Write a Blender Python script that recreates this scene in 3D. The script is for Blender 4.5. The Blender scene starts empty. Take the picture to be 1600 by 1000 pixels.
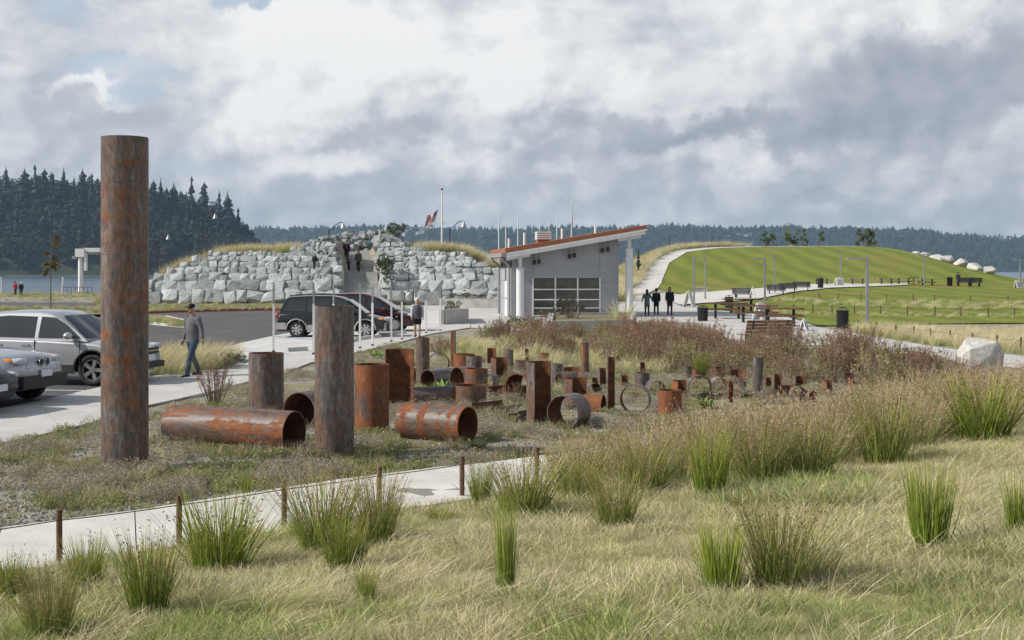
import bpy, bmesh, math, random
import numpy as np
from mathutils import Vector, Matrix, Euler, noise as mnoise

sc = bpy.context.scene
R = math.radians
# ------------------------------------------------------------------ camera
CH, F, H0, CX = 2.65, 2000.0, 421.0, 800.0      # eye height, focal length and horizon in photo pixels
cam_d = bpy.data.cameras.new('camera')
cam = bpy.data.objects.new('camera', cam_d); sc.collection.objects.link(cam)
cam.location = (0, 0, CH); cam.rotation_euler = (R(90), 0, 0)
cam_d.sensor_width = 36.0; cam_d.lens = 36.0 * F / 1600.0
cam_d.shift_y = -(500.0 - H0) / 1600.0
cam_d.clip_start = 0.1; cam_d.clip_end = 20000
sc.camera = cam
# ------------------------------------------------------------------ sun and sky
SUN_EL, SUN_A = R(37), R(12)                      # the sun stands to the left, a little behind the camera
sun_to = Vector((-math.cos(SUN_A) * math.cos(SUN_EL), -math.sin(SUN_A) * math.cos(SUN_EL), math.sin(SUN_EL)))
sl = bpy.data.lights.new('sun', 'SUN'); sl.energy = 5.0; sl.angle = R(0.6); sl.color = (1.0, 0.95, 0.87)
so = bpy.data.objects.new('sun', sl); sc.collection.objects.link(so)
so.rotation_euler = sun_to.to_track_quat('Z', 'Y').to_euler()
so.location = (-40, -15, 60)
vs = sc.view_settings
vs.view_transform = 'Standard'; vs.look = 'None'; vs.exposure = 0.0; vs.gamma = 1.0; vs.use_curve_mapping = False
sc.cycles.use_denoising = True
sc.cycles.max_bounces = 6; sc.cycles.diffuse_bounces = 2; sc.cycles.glossy_bounces = 2; sc.cycles.transmission_bounces = 3
sc.cycles.transparent_max_bounces = 6; sc.cycles.volume_bounces = 0
sc.cycles.use_adaptive_sampling = True; sc.cycles.adaptive_threshold = 0.015
sc.cycles.caustics_reflective = False; sc.cycles.caustics_refractive = False

def build_world():
    w = bpy.data.worlds.new('World'); sc.world = w; w.use_nodes = True
    nt = w.node_tree; N = nt.nodes; L = nt.links; N.clear()
    def nd(t, **k):
        n = N.new(t)
        for a, b in k.items(): setattr(n, a, b)
        return n
    def put(s, v):
        if hasattr(v, 'links') or isinstance(v, bpy.types.NodeSocket): L.new(v, s)
        else: s.default_value = v
    def math_(op, a, b=0.0, clamp=False):
        n = nd('ShaderNodeMath', operation=op); n.use_clamp = clamp
        put(n.inputs[0], a); put(n.inputs[1], b); return n.outputs[0]
    def vmath(op, a, b=None, s=None):
        n = nd('ShaderNodeVectorMath', operation=op); put(n.inputs[0], a)
        if b is not None: put(n.inputs[1], b)
        if s is not None: n.inputs['Scale'].default_value = s
        return n
    def mixc(f, a, b):
        n = nd('ShaderNodeMix', data_type='RGBA'); put(n.inputs[0], f); put(n.inputs[6], a); put(n.inputs[7], b); return n.outputs[2]
    def rng(v, a, b, c, d, t='SMOOTHSTEP'):
        n = nd('ShaderNodeMapRange', interpolation_type=t); n.clamp = True
        put(n.inputs[0], v)
        for i, q in enumerate((a, b, c, d)): n.inputs[1 + i].default_value = q
        return n.outputs[0]
    tc = nd('ShaderNodeTexCoord'); d = vmath('NORMALIZE', tc.outputs['Generated']).outputs[0]
    sky = nd('ShaderNodeTexSky', sky_type='NISHITA'); sky.sun_disc = False
    sky.sun_elevation = SUN_EL; sky.sun_rotation = math.atan2(sun_to.x, sun_to.y); sky.air_density = 1.0; sky.dust_density = 1.5; sky.ozone_density = 1.2
    # cloud space: directions, heights stretched so that cloud bases lie flat
    st = vmath('MULTIPLY', d, (1.0, 1.0, 1.45)).outputs[0]
    sp0 = nd('ShaderNodeSeparateXYZ'); L.new(d, sp0.inputs[0]); sepz = sp0.outputs[2]
    wn = nd('ShaderNodeTexNoise'); wn.inputs['Scale'].default_value = 9.0; wn.inputs['Detail'].default_value = 4.0; L.new(st, wn.inputs['Vector'])
    st = vmath('ADD', st, vmath('SCALE', vmath('SUBTRACT', wn.outputs['Color'], (0.5, 0.5, 0.5)).outputs[0], s=0.045).outputs[0]).outputs[0]
    def fbm(off, scale, detail, rough, dist=0.0):
        v = vmath('ADD', st, off).outputs[0]
        n = nd('ShaderNodeTexNoise'); n.inputs['Scale'].default_value = scale; n.inputs['Detail'].default_value = detail
        n.inputs['Roughness'].default_value = rough; n.inputs['Distortion'].default_value = dist
        L.new(v, n.inputs['Vector']); return n.outputs['Fac']
    def blob(px, py, rx, ry):
        c = Vector(((px - CX) / F, 1.0, (H0 - py) / F)).normalized()
        v = vmath('SUBTRACT', dw, tuple(c)).outputs[0]
        v = vmath('MULTIPLY', v, (F / rx, F / rx, F / ry)).outputs[0]
        return rng(vmath('LENGTH', v).outputs['Value'], 0.25, 1.0, 1.0, 0.0)
    w2 = nd('ShaderNodeTexNoise'); w2.inputs['Scale'].default_value = 16.0; w2.inputs['Detail'].default_value = 8.0; w2.inputs['Roughness'].default_value = 0.6; L.new(d, w2.inputs['Vector'])
    dw = vmath('ADD', d, vmath('SCALE', vmath('SUBTRACT', w2.outputs['Color'], (0.5, 0.5, 0.5)).outputs[0], s=0.10).outputs[0]).outputs[0]
    def total(lst):
        r = None
        for a in lst:
            t = math_('MULTIPLY', blob(*a[:4]), a[4]); r = t if r is None else math_('ADD', r, t)
        return r
    off = Vector((-0.75, 0.0, 0.66)) * 0.014
    def heap(o):                                    # billowing heaps: big masses with finer cauliflower edges
        a = fbm((0.31 + o.x, o.y, 0.12 + o.z), 4.2, 3.0, 0.5); c = fbm((2.7 + o.x, 0.4 + o.y, 0.9 + o.z), 12.0, 8.0, 0.5)
        return math_('ADD', math_('MULTIPLY', a, 0.55), math_('MULTIPLY', c, 0.45))
    h1, h2 = heap(Vector((0, 0, 0))), heap(off)
    holes = total(((195, 118, 200, 55, 1.0), (390, 8, 120, 40, 0.8), (90, 15, 120, 50, 0.5), (20, 215, 110, 50, 0.5), (300, 250, 200, 40, 0.35)))
    cover = math_('SUBTRACT', math_('ADD', h1, 0.19), math_('MULTIPLY', holes, 0.29))
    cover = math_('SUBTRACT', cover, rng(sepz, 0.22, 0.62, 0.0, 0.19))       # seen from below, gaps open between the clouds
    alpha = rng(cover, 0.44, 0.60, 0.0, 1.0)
    lit = math_('SUBTRACT', h1, h2)                 # rising towards the sun: bright crown; falling: shaded flank
    bright = total(((470, 70, 260, 190, 0.42), (700, 60, 330, 130, 0.34), (1150, 20, 430, 100, 0.30), (400, 190, 130, 70, 0.25), (860, 110, 300, 60, 0.22), (1080, 150, 300, 70, 0.18), (1500, 20, 200, 40, 0.2), (520, 265, 120, 40, 0.28), (720, 240, 150, 40, 0.2), (1100, 250, 260, 30, 0.2), (1590, 180, 100, 60, 0.22), (150, 150, 90, 25, 0.3)))
    dark = total(((1470, 150, 260, 110, 0.50), (1010, 205, 330, 34, 0.34), (1260, 210, 260, 45, 0.30), (620, 215, 220, 40, 0.22), (1330, 318, 420, 26, 0.22), (260, 310, 330, 45, 0.16), (880, 250, 150, 30, 0.24), (1000, 60, 150, 40, 0.12), (760, 300, 300, 30, 0.12), (130, 60, 170, 60, 0.1)))
    fine = fbm((5.1, 1.4, 0.2), 22.0, 8.0, 0.6)
    shade = math_('ADD', math_('MULTIPLY', lit, 3.3), math_('MULTIPLY', math_('SUBTRACT', fine, 0.5), 0.30))
    shade = math_('ADD', shade, math_('MULTIPLY', math_('SUBTRACT', h1, 0.5), 0.55))
    shade = math_('ADD', shade, math_('SUBTRACT', bright, math_('MULTIPLY', dark, 0.8)))
    shade = math_('ADD', shade, 0.585, True)
    cr = nd('ShaderNodeValToRGB'); L.new(shade, cr.inputs[0])
    e = cr.color_ramp.elements; e[0].position = 0.0; e[0].color = (0.33, 0.365, 0.43, 1); e[1].position = 1.0; e[1].color = (0.92, 0.92, 0.915, 1)
    for p, c in ((0.25, (0.41, 0.445, 0.505, 1)), (0.5, (0.51, 0.54, 0.595, 1)), (0.75, (0.72, 0.735, 0.76, 1))):
        x = e.new(p); x.color = c
    clouds = vmath('SCALE', cr.outputs[0], s=10.0).outputs[0]
    low = rng(sepz, 0.0, 0.06, 1.0, 0.0)
    skyc = mixc(rng(sepz, 0.12, 0.5, 0.75, 0.1), sky.outputs[0], (5.8, 6.7, 8.0, 1))               # thin high veil over the blue
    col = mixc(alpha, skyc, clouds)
    col = mixc(math_('MULTIPLY', low, 0.42), col, (4.5, 5.2, 6.2, 1))   # far, bluish cloud decks near the horizon
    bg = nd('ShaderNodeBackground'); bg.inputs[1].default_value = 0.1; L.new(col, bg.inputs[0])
    out = nd('ShaderNodeOutputWorld'); L.new(bg.outputs[0], out.inputs[0])
build_world()

# ------------------------------------------------------------------ helpers
rnd = random.Random(7)
COL = sc.collection
def sm(a, b, t):
    t = min(1.0, max(0.0, (t - a) / (b - a))); return t * t * (3 - 2 * t)
def cl(t, a=0.0, b=1.0): return min(b, max(a, t))
def interp(t, tab): return float(np.interp(t, [p[0] for p in tab], [p[1] for p in tab]))

# ---- the lie of the land
ROCK_Y = 95.0
ROCK_TOP = [(190, 500), (228, 470), (232, 443), (252, 425), (300, 405), (340, 392), (450, 389), (480, 378), (510, 368), (600, 369), (640, 388), (715, 391), (750, 408), (782, 425), (800, 440), (830, 480)]
ROCK_TOP = [((p - CX) / F * 98.0, max(0.0, CH + (H0 - y) * 98.0 / F)) for p, y in ROCK_TOP]
def rock_top(x): return interp(x, ROCK_TOP)
STAIR = [(95.0, 0.03), (101.0, 2.4), (104.5, 3.15), (109.5, 4.2)]
def stair_z(y): return interp(y, STAIR)
def ramp_x(y): return -11.0 - (y - 95.0) * 0.17
RAMP_W = 1.3
HILL_L = [(100, 9.0), (120, 11.0), (130, 12.3), (150, 14.5), (165, 17.5), (178, 22), (186, 30), (190, 42), (192, 60), (220, 70)]
def hill_left(y): return interp(y, HILL_L)
def mound_d(x, y): return ((x + 4.4) - (y - 11.0)) / math.sqrt(2.0)
def G(x, y):
    z = -0.2 * sm(32, 50, y)
    if y > 78:
        rf = sm(3, 11, x)
        zl = -0.2 + 0.2 * sm(78, 95, y) - 0.5 * sm(120, 150, y)
        zr = -0.2 + 1.15 * cl((y - 82) / 58.0) ** 1.5
        z = zl * (1 - rf) + zr * rf
        if y > 140 and x > 5:
            u = (y - 143) / 42.0
            if u > 0:
                s = u if u < 0.7 else 0.7 + 0.3 * (1 - math.exp(-(u - 0.7) / 0.3))
                zh = 5.45 * s
                dl = hill_left(y) - x
                if dl > 0: zh = zh - 0.42 * dl
                if y > 197: zh -= 0.4 * (y - 197)
                zh *= sm(0, 1, (67 - x) / 14.0)
                z += max(0.0, zh)
        if y > 94 and -34 < x < 4:
            t = rock_top(x) - 0.3
            m = cl((y - 96.3) / 0.8, 0.0, max(0.0, t))
            if t > 0.3 and abs(x - ramp_x(y)) < RAMP_W + 0.1:
                m = min(m, max(0.0, stair_z(y) - 0.15 + max(0.0, y - 109.5) * 0.6))
            if y > 118: m *= 1 - sm(118, 140, y)
            z = max(z, m)
    d = min(mound_d(x, y), 13.0)
    if y < 60:
        z += 0.095 * 0.5 * (d + math.sqrt(d * d + 0.35)) * (1 - sm(30, 50, y))
        if d > 0.4: z += cl(d - 0.4) * (0.05 * mnoise.noise(Vector((x * 0.7, y * 0.7, 0.0))) + 0.035 * mnoise.noise(Vector((x * 2.1, y * 2.1, 5.0))))
    yend = 158 + 67 * sm(8, 20, x) * (1 - sm(64, 74, x)) + 16 * sm(64, 74, x)
    if y > yend: z -= min(7.0, (y - yend) * 0.6)
    if abs(x) > 260: z -= min(7.0, (abs(x) - 260) * 0.3)
    return z
def P(px, py, dz=0.0):
    """the place on the ground seen at a photo pixel"""
    tx, tz = (px - CX) / F, (H0 - py) / F
    y0 = 3.0
    while y0 < 260:
        st = 0.15 if y0 < 40 else 0.5
        y1 = y0 + st
        if CH + tz * y1 <= G(tx * y1, y1) + dz:
            for _ in range(14):
                m = 0.5 * (y0 + y1)
                if CH + tz * m <= G(tx * m, m) + dz: y1 = m
                else: y0 = m
            break
        y0 = y1
    return Vector((tx * y1, y1, G(tx * y1, y1)))
def at(px, py, y): return Vector(((px - CX) / F * y, y, CH + (H0 - py) / F * y))
def on(x, y): return Vector((x, y, G(x, y)))

# ---- materials
MATS = {}
def mat(name, c1, c2=None, scale=6.0, rough=0.85, bump=0.0, bscale=None, metal=0.0, detail=6.0, spec=0.35, coat=0.0, c3=None, rrand=0.0, space='Object'):
    if name in MATS: return MATS[name]
    m = bpy.data.materials.new(name); m.use_nodes = True; MATS[name] = m
    nt = m.node_tree; N = nt.nodes; L = nt.links
    b = N['Principled BSDF']; b.inputs['Roughness'].default_value = rough; b.inputs['Metallic'].default_value = metal
    b.inputs['Specular IOR Level'].default_value = spec; b.inputs['Coat Weight'].default_value = coat; b.inputs['Coat Roughness'].default_value = 0.05
    b.inputs['Base Color'].default_value = (*c1, 1)
    if c2 is None and not bump: return m
    if space == 'World': src = N.new('ShaderNodeNewGeometry').outputs['Position']
    else: src = N.new('ShaderNodeTexCoord').outputs['Object']
    if c2 is not None:
        n = N.new('ShaderNodeTexNoise'); n.inputs['Scale'].default_value = scale; n.inputs['Detail'].default_value = detail; n.inputs['Roughness'].default_value = 0.62
        L.new(src, n.inputs['Vector'])
        r = N.new('ShaderNodeValToRGB'); L.new(n.outputs['Fac'], r.inputs[0])
        r.color_ramp.elements[0].position = 0.36; r.color_ramp.elements[0].color = (*c1, 1)
        r.color_ramp.elements[1].position = 0.64; r.color_ramp.elements[1].color = (*c2, 1)
        if c3: e = r.color_ramp.elements.new(0.5); e.color = (*c3, 1)
        res = r.outputs[0]
        if rrand:
            oi = N.new('ShaderNodeObjectInfo'); mr = N.new('ShaderNodeMapRange'); L.new(oi.outputs['Random'], mr.inputs[0])
            mr.inputs[3].default_value = 1 - rrand; mr.inputs[4].default_value = 1 + rrand
            vm = N.new('ShaderNodeVectorMath'); vm.operation = 'SCALE'; L.new(res, vm.inputs[0]); L.new(mr.outputs[0], vm.inputs['Scale']); res = vm.outputs[0]
        L.new(res, b.inputs['Base Color'])
    if bump:
        n2 = N.new('ShaderNodeTexNoise'); n2.inputs['Scale'].default_value = bscale or scale * 4; n2.inputs['Detail'].default_value = 5.0
        L.new(src, n2.inputs['Vector'])
        bp = N.new('ShaderNodeBump'); bp.inputs['Strength'].default_value = bump; bp.inputs['Distance'].default_value = 0.03
        L.new(n2.outputs['Fac'], bp.inputs['Height']); L.new(bp.outputs[0], b.inputs['Normal'])
    return m
def leafmat(name, tint=(1, 1, 1), trans=0.3, rrand=0.22, patch=0.0, pc=(0.3, 0.25, 0.12)):
    """blades and leaves: colour from the mesh's own colour attribute, a little light passing through"""
    if name in MATS: return MATS[name]
    m = bpy.data.materials.new(name); m.use_nodes = True; MATS[name] = m
    nt = m.node_tree; N = nt.nodes; L = nt.links; N.clear()
    at_ = N.new('ShaderNodeAttribute'); at_.attribute_name = 'Col'
    oi = N.new('ShaderNodeObjectInfo'); mr = N.new('ShaderNodeMapRange'); L.new(oi.outputs['Random'], mr.inputs[0])
    mr.inputs[3].default_value = 1 - rrand; mr.inputs[4].default_value = 1 + rrand
    vm = N.new('ShaderNodeVectorMath'); vm.operation = 'MULTIPLY'; L.new(at_.outputs['Color'], vm.inputs[0]); vm.inputs[1].default_value = tint
    v2 = N.new('ShaderNodeVectorMath'); v2.operation = 'SCALE'; L.new(vm.outputs[0], v2.inputs[0]); L.new(mr.outputs[0], v2.inputs['Scale'])
    res = v2.outputs[0]
    if patch:
        g = N.new('ShaderNodeNewGeometry'); n = N.new('ShaderNodeTexNoise'); n.inputs['Scale'].default_value = 0.55; n.inputs['Detail'].default_value = 5.0; n.inputs['Roughness'].default_value = 0.6
        L.new(g.outputs['Position'], n.inputs['Vector'])
        r = N.new('ShaderNodeMapRange'); L.new(n.outputs['Fac'], r.inputs[0]); r.inputs[1].default_value = 0.42; r.inputs[2].default_value = 0.62; r.inputs[4].default_value = patch
        mx = N.new('ShaderNodeMix'); mx.data_type = 'RGBA'; L.new(r.outputs[0], mx.inputs[0]); L.new(res, mx.inputs[6]); mx.inputs[7].default_value = (*pc, 1); res = mx.outputs[2]
    df = N.new('ShaderNodeBsdfPrincipled'); df.inputs['Roughness'].default_value = 0.6; df.inputs['Specular IOR Level'].default_value = 0.25
    L.new(res, df.inputs['Base Color'])
    tr = N.new('ShaderNodeBsdfTranslucent'); L.new(res, tr.inputs[0])
    mx = N.new('ShaderNodeMixShader'); mx.inputs[0].default_value = trans; L.new(df.outputs[0], mx.inputs[1]); L.new(tr.outputs[0], mx.inputs[2])
    o = N.new('ShaderNodeOutputMaterial'); L.new(mx.outputs[0], o.inputs[0])
    return m

# ---- mesh building
class MB:
    def __init__(s): s.v = []; s.f = []; s.m = []; s.mi = 0; s.sm = []
    def add(s, vs, fs, smooth=False):
        o = len(s.v); s.v += [tuple(v) for v in vs]
        for f in fs: s.f.append(tuple(i + o for i in f)); s.m.append(s.mi); s.sm.append(smooth)
    def box(s, c, size, rz=0.0, rx=0.0, ry=0.0, taper=1.0):
        hx, hy, hz = size[0] / 2, size[1] / 2, size[2] / 2
        M = Matrix.Translation(Vector(c)) @ Euler((rx, ry, rz)).to_matrix().to_4x4()
        vs = []
        for z in (-1, 1):
            t = taper if z > 0 else 1.0
            for x, y in ((-1, -1), (1, -1), (1, 1), (-1, 1)): vs.append(M @ Vector((x * hx * t, y * hy * t, z * hz)))
        s.add(vs, [(0, 3, 2, 1), (4, 5, 6, 7), (0, 1, 5, 4), (1, 2, 6, 5), (2, 3, 7, 6), (3, 0, 4, 7)])
    def b2(s, a, b): s.box([(a[i] + b[i]) / 2 for i in range(3)], [abs(b[i] - a[i]) for i in range(3)])
    def bar(s, a, b, w, h=None):
        a, b = Vector(a), Vector(b); d = b - a; h = h or w
        q = d.to_track_quat('Z', 'Y').to_matrix().to_4x4(); M = Matrix.Translation((a + b) / 2) @ q
        l = d.length / 2
        vs = [M @ Vector((x * w / 2, y * h / 2, z * l)) for z in (-1, 1) for x, y in ((-1, -1), (1, -1), (1, 1), (-1, 1))]
        s.add(vs, [(0, 3, 2, 1), (4, 5, 6, 7), (0, 1, 5, 4), (1, 2, 6, 5), (2, 3, 7, 6), (3, 0, 4, 7)])
    def tube(s, pts, rad, n=8, caps=True, smooth=True, flat=None):
        pts = [Vector(p) for p in pts]; k = len(pts)
        if not hasattr(rad, '__len__'): rad = [rad] * k
        rings = []; up = None
        for i, p in enumerate(pts):
            t = (pts[min(i + 1, k - 1)] - pts[max(i - 1, 0)])
            if t.length < 1e-9: t = Vector((0, 0, 1))
            t.normalize()
            if up is None:
                up = Vector((0, -1, 0)) if abs(t.y) < 0.9 else Vector((1, 0, 0))
            x = up.cross(t)
            if x.length < 1e-6: x = Vector((1, 0, 0)).cross(t)
            x.normalize(); y = t.cross(x); up = y
            r = rad[i]; rx, ry = r if hasattr(r, '__len__') else (r, r)
            rings.append([p + x * (rx * math.cos(2 * math.pi * j / n)) + y * (ry * math.sin(2 * math.pi * j / n)) for j in range(n)])
        vs = [q for r in rings for q in r]
        fs = [(i * n + j, i * n + (j + 1) % n, (i + 1) * n + (j + 1) % n, (i + 1) * n + j) for i in range(k - 1) for j in range(n)]
        s.add(vs, fs, smooth)
        if caps: s.add(rings[0], [tuple(reversed(range(n)))]); s.add(rings[-1], [tuple(range(n))])
    def ell(s, c, r, nu=12, nv=8, M=None):
        vs = []; c = Vector(c)
        for i in range(nv + 1):
            a = math.pi * i / nv
            for j in range(nu):
                b = 2 * math.pi * j / nu
                v = Vector((r[0] * math.sin(a) * math.cos(b), r[1] * math.sin(a) * math.sin(b), r[2] * math.cos(a)))
                vs.append(c + (M @ v if M else v))
        s.add(vs, [(i * nu + j, (i + 1) * nu + j, (i + 1) * nu + (j + 1) % nu, i * nu + (j + 1) % nu) for i in range(nv) for j in range(nu)], True)
    def prism(s, poly, a, b, M=None):
        """poly of (u, v) swept from w = a to w = b; M maps (u, v, w)"""
        n = len(poly); vs = [Vector((u, v, a)) for u, v in poly] + [Vector((u, v, b)) for u, v in poly]
        if M: vs = [M @ v for v in vs]
        s.add(vs, [tuple(reversed(range(n))), tuple(range(n, 2 * n))] + [(i, (i + 1) % n, n + (i + 1) % n, n + i) for i in range(n)])
    def mesh(s, name, mats):
        me = bpy.data.meshes.new(name); me.from_pydata(s.v, [], s.f)
        for m in (mats if isinstance(mats, (list, tuple)) else [mats]): me.materials.append(m)
        me.polygons.foreach_set('material_index', s.m); me.polygons.foreach_set('use_smooth', s.sm)
        me.update(); return me
    def build(s, name, mats, parent=None, loc=None, rz=0.0):
        return link(name, s.mesh(name, mats), parent, loc, rz)
def link(name, me, parent=None, loc=None, rz=0.0):
    o = bpy.data.objects.new(name, me); COL.objects.link(o)
    if parent: o.parent = parent
    if loc is not None: o.location = loc
    if rz: o.rotation_euler = (0, 0, rz)
    return o
def tag(o, label=None, cat=None, group=None, kind=None):
    if label: o['label'] = label
    if cat: o['category'] = cat
    if group: o['group'] = group
    if kind: o['kind'] = kind
    return o
def thing(name, label, cat, loc=(0, 0, 0), rz=0.0, group=None):
    o = bpy.data.objects.new(name, None); COL.objects.link(o); o.empty_display_size = 0.2
    o.location = loc; o.rotation_euler = (0, 0, rz); return tag(o, label, cat, group)
def dup(o, label=None, loc=None, rz=None, scale=None, parent=None):
    c = o.copy(); COL.objects.link(c); c.parent = parent
    for ch in [x for x in o.children]: dup(ch, parent=c)
    if label: c['label'] = label
    if loc is not None: c.location = loc
    if rz is not None: c.rotation_euler = (0, 0, rz)
    if scale is not None: c.scale = scale if hasattr(scale, '__len__') else (scale,) * 3
    return c
def drape(name, poly, m, dz=0.01, cell=4.0, parent=None, kind='structure', thick=0.0):
    """a sheet laid on the ground, cut fine enough to follow it"""
    bm = bmesh.new(); vs = [bm.verts.new((p[0], p[1], 0)) for p in poly]; bm.faces.new(vs)
    bmesh.ops.triangulate(bm, faces=bm.faces[:])
    xs = [p[0] for p in poly]; ys = [p[1] for p in poly]
    for ax, lo, hi in ((0, min(xs), max(xs)), (1, min(ys), max(ys))):
        k = math.ceil(lo / cell) * cell
        while k < hi:
            co = [0, 0, 0]; no = [0, 0, 0]; co[ax] = k; no[ax] = 1
            bmesh.ops.bisect_plane(bm, geom=bm.verts[:] + bm.edges[:] + bm.faces[:], plane_co=co, plane_no=no); k += cell
    for v in bm.verts: v.co.z = G(v.co.x, v.co.y) + dz
    if thick:
        r = bmesh.ops.extrude_face_region(bm, geom=bm.faces[:])
        for v in r['geom']:
            if isinstance(v, bmesh.types.BMVert): v.co.z -= thick
    bmesh.ops.recalc_face_normals(bm, faces=bm.faces[:])
    me = bpy.data.meshes.new(name); bm.to_mesh(me); bm.free(); me.materials.append(m)
    if not thick:
        if me.polygons and sum(p.normal.z for p in me.polygons) < 0: me.flip_normals()
    o = link(name, me, parent)
    if kind: o['kind'] = kind
    return o
def strip(name, line, w, h, m, parent=None, kind=None, dz=0.0):
    """a kerb-like bar following the ground along a line"""
    b = MB(); pts = [Vector((p[0], p[1], 0)) for p in line]; out = []
    for i, p in enumerate(pts):
        t = (pts[min(i + 1, len(pts) - 1)] - pts[max(i - 1, 0)]).normalized(); n = Vector((-t.y, t.x, 0)) * (w / 2)
        a, c = p + n, p - n
        za, zc = G(a.x, a.y) + dz, G(c.x, c.y) + dz
        out.append([(a.x, a.y, za - 0.1), (a.x, a.y, za + h), (c.x, c.y, zc + h), (c.x, c.y, zc - 0.1)])
    k = len(out); vs = [q for r in out for q in r]
    fs = [(i * 4 + j, i * 4 + (j + 1) % 4, (i + 1) * 4 + (j + 1) % 4, (i + 1) * 4 + j) for i in range(k - 1) for j in range(4)]
    b.add(vs, fs + [(3, 2, 1, 0), tuple((k - 1) * 4 + j for j in range(4))])
    me = b.mesh(name, m); bm = bmesh.new(); bm.from_mesh(me); bmesh.ops.recalc_face_normals(bm, faces=bm.faces[:]); bm.to_mesh(me); bm.free()
    o = link(name, me, parent)
    if kind: o['kind'] = kind
    return o
# ---- blades, leaves and scatters
def strips_arrays(base, dirs, side, length, width, bend, segs, cbase, ctip):
    n = len(base); V = np.zeros((n, segs * 2 + 1, 3)); C = np.ones((n, segs * 2 + 1, 4))
    out = dirs.copy(); out[:, 2] = 0; out /= np.linalg.norm(out, axis=1, keepdims=True) + 1e-6
    for k in range(segs + 1):
        t = k / segs
        p = base + dirs * (length * t)[:, None] + out * (length * bend * t * t)[:, None]; p[:, 2] -= length * bend * t * t * 0.55
        c = cbase * (1 - t) + ctip * t
        if k < segs:
            w = (width * (1 - 0.55 * t))[:, None]
            V[:, 2 * k] = p - side * w; V[:, 2 * k + 1] = p + side * w; C[:, 2 * k, :3] = c; C[:, 2 * k + 1, :3] = c
        else: V[:, 2 * k] = p; C[:, 2 * k, :3] = c
    nv = segs * 2 + 1; idx = np.arange(n) * nv; faces = []
    for k in range(segs - 1): faces += np.stack([idx + 2 * k, idx + 2 * k + 1, idx + 2 * k + 3, idx + 2 * k + 2], 1).tolist()
    faces += np.stack([idx + 2 * segs - 2, idx + 2 * segs - 1, idx + 2 * segs], 1).tolist()
    return V.reshape(-1, 3), C.reshape(-1, 4), faces
def strips_join(name, parts, m):
    V = np.concatenate([p[0] for p in parts]); C = np.concatenate([p[1] for p in parts]); fs = []; o = 0
    for p in parts: fs += [tuple(i + o for i in f) for f in p[2]]; o += len(p[0])
    me = bpy.data.meshes.new(name); me.from_pydata(V.tolist(), [], fs); a = me.color_attributes.new('Col', 'FLOAT_COLOR', 'POINT'); a.data.foreach_set('color', C.reshape(-1)); me.materials.append(m); me.update(); return me
def strips_mesh(name, base, dirs, side, length, width, bend, segs, cbase, ctip, m): return strips_join(name, [strips_arrays(base, dirs, side, length, width, bend, segs, cbase, ctip)], m)
def tuft(name, seed, n, r, h, lean, width, bend, segs, cols, m, head=None, wind=(0, 0), up=1.0):
    """a tuft of n blades; head = (share of blades with seed heads, colours, spray size)"""
    g = np.random.default_rng(seed)
    a = g.uniform(0, 2 * np.pi, n); q = r * np.sqrt(g.uniform(0, 1, n))
    base = np.stack([q * np.cos(a), q * np.sin(a), np.full(n, -0.02)], 1)
    th = np.abs(g.normal(0, lean, n)) * (0.35 + 0.65 * q / max(r, 1e-6)); b = a + g.normal(0, 0.6, n)
    dirs = np.stack([np.sin(th) * np.cos(b) + wind[0] * g.uniform(0.5, 1.3, n), np.sin(th) * np.sin(b) + wind[1], np.cos(th) * up], 1)
    dirs /= np.linalg.norm(dirs, axis=1, keepdims=True)
    s = g.uniform(0, np.pi, n); side = np.stack([np.cos(s), np.sin(s), np.zeros(n)], 1)
    L_ = g.uniform(h[0], h[1], n); bd = g.uniform(0.2, 1.0, n) * bend
    cb = np.array(cols[0])[g.integers(0, len(cols[0]), n)]; ct = np.array(cols[1])[g.integers(0, len(cols[1]), n)]
    j = g.uniform(0.75, 1.25, (n, 1))
    parts = [strips_arrays(base, dirs, side, L_, g.uniform(0.6, 1.0, n) * width, bd, segs, cb * j, ct * j)]
    if head:
        share, hc, spray = head; pick = np.where(g.uniform(0, 1, n) < share)[0]; pick = np.repeat(pick, 6); k = len(pick)
        t = g.uniform(0.72, 1.0, k); out = dirs[pick].copy(); out[:, 2] = 0; out /= np.linalg.norm(out, axis=1, keepdims=True) + 1e-6
        p = base[pick] + dirs[pick] * (L_[pick] * t)[:, None] + out * (L_[pick] * bd[pick] * t * t)[:, None]; p[:, 2] -= L_[pick] * bd[pick] * t * t * 0.55
        dd = g.normal(0, 0.8, (k, 3)) + np.array([0, 0, 0.6]); dd /= np.linalg.norm(dd, axis=1, keepdims=True); sd = np.cross(dd, g.normal(0, 1, (k, 3))); sd /= np.linalg.norm(sd, axis=1, keepdims=True) + 1e-9
        c = np.array(hc)[g.integers(0, len(hc), k)] * g.uniform(0.7, 1.3, (k, 1))
        parts.append(strips_arrays(p, dd, sd, g.uniform(0.4, 1.0, k) * spray, np.full(k, spray * 0.16), np.zeros(k), 2, c, c))
    return strips_join(name, parts, m)
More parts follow.
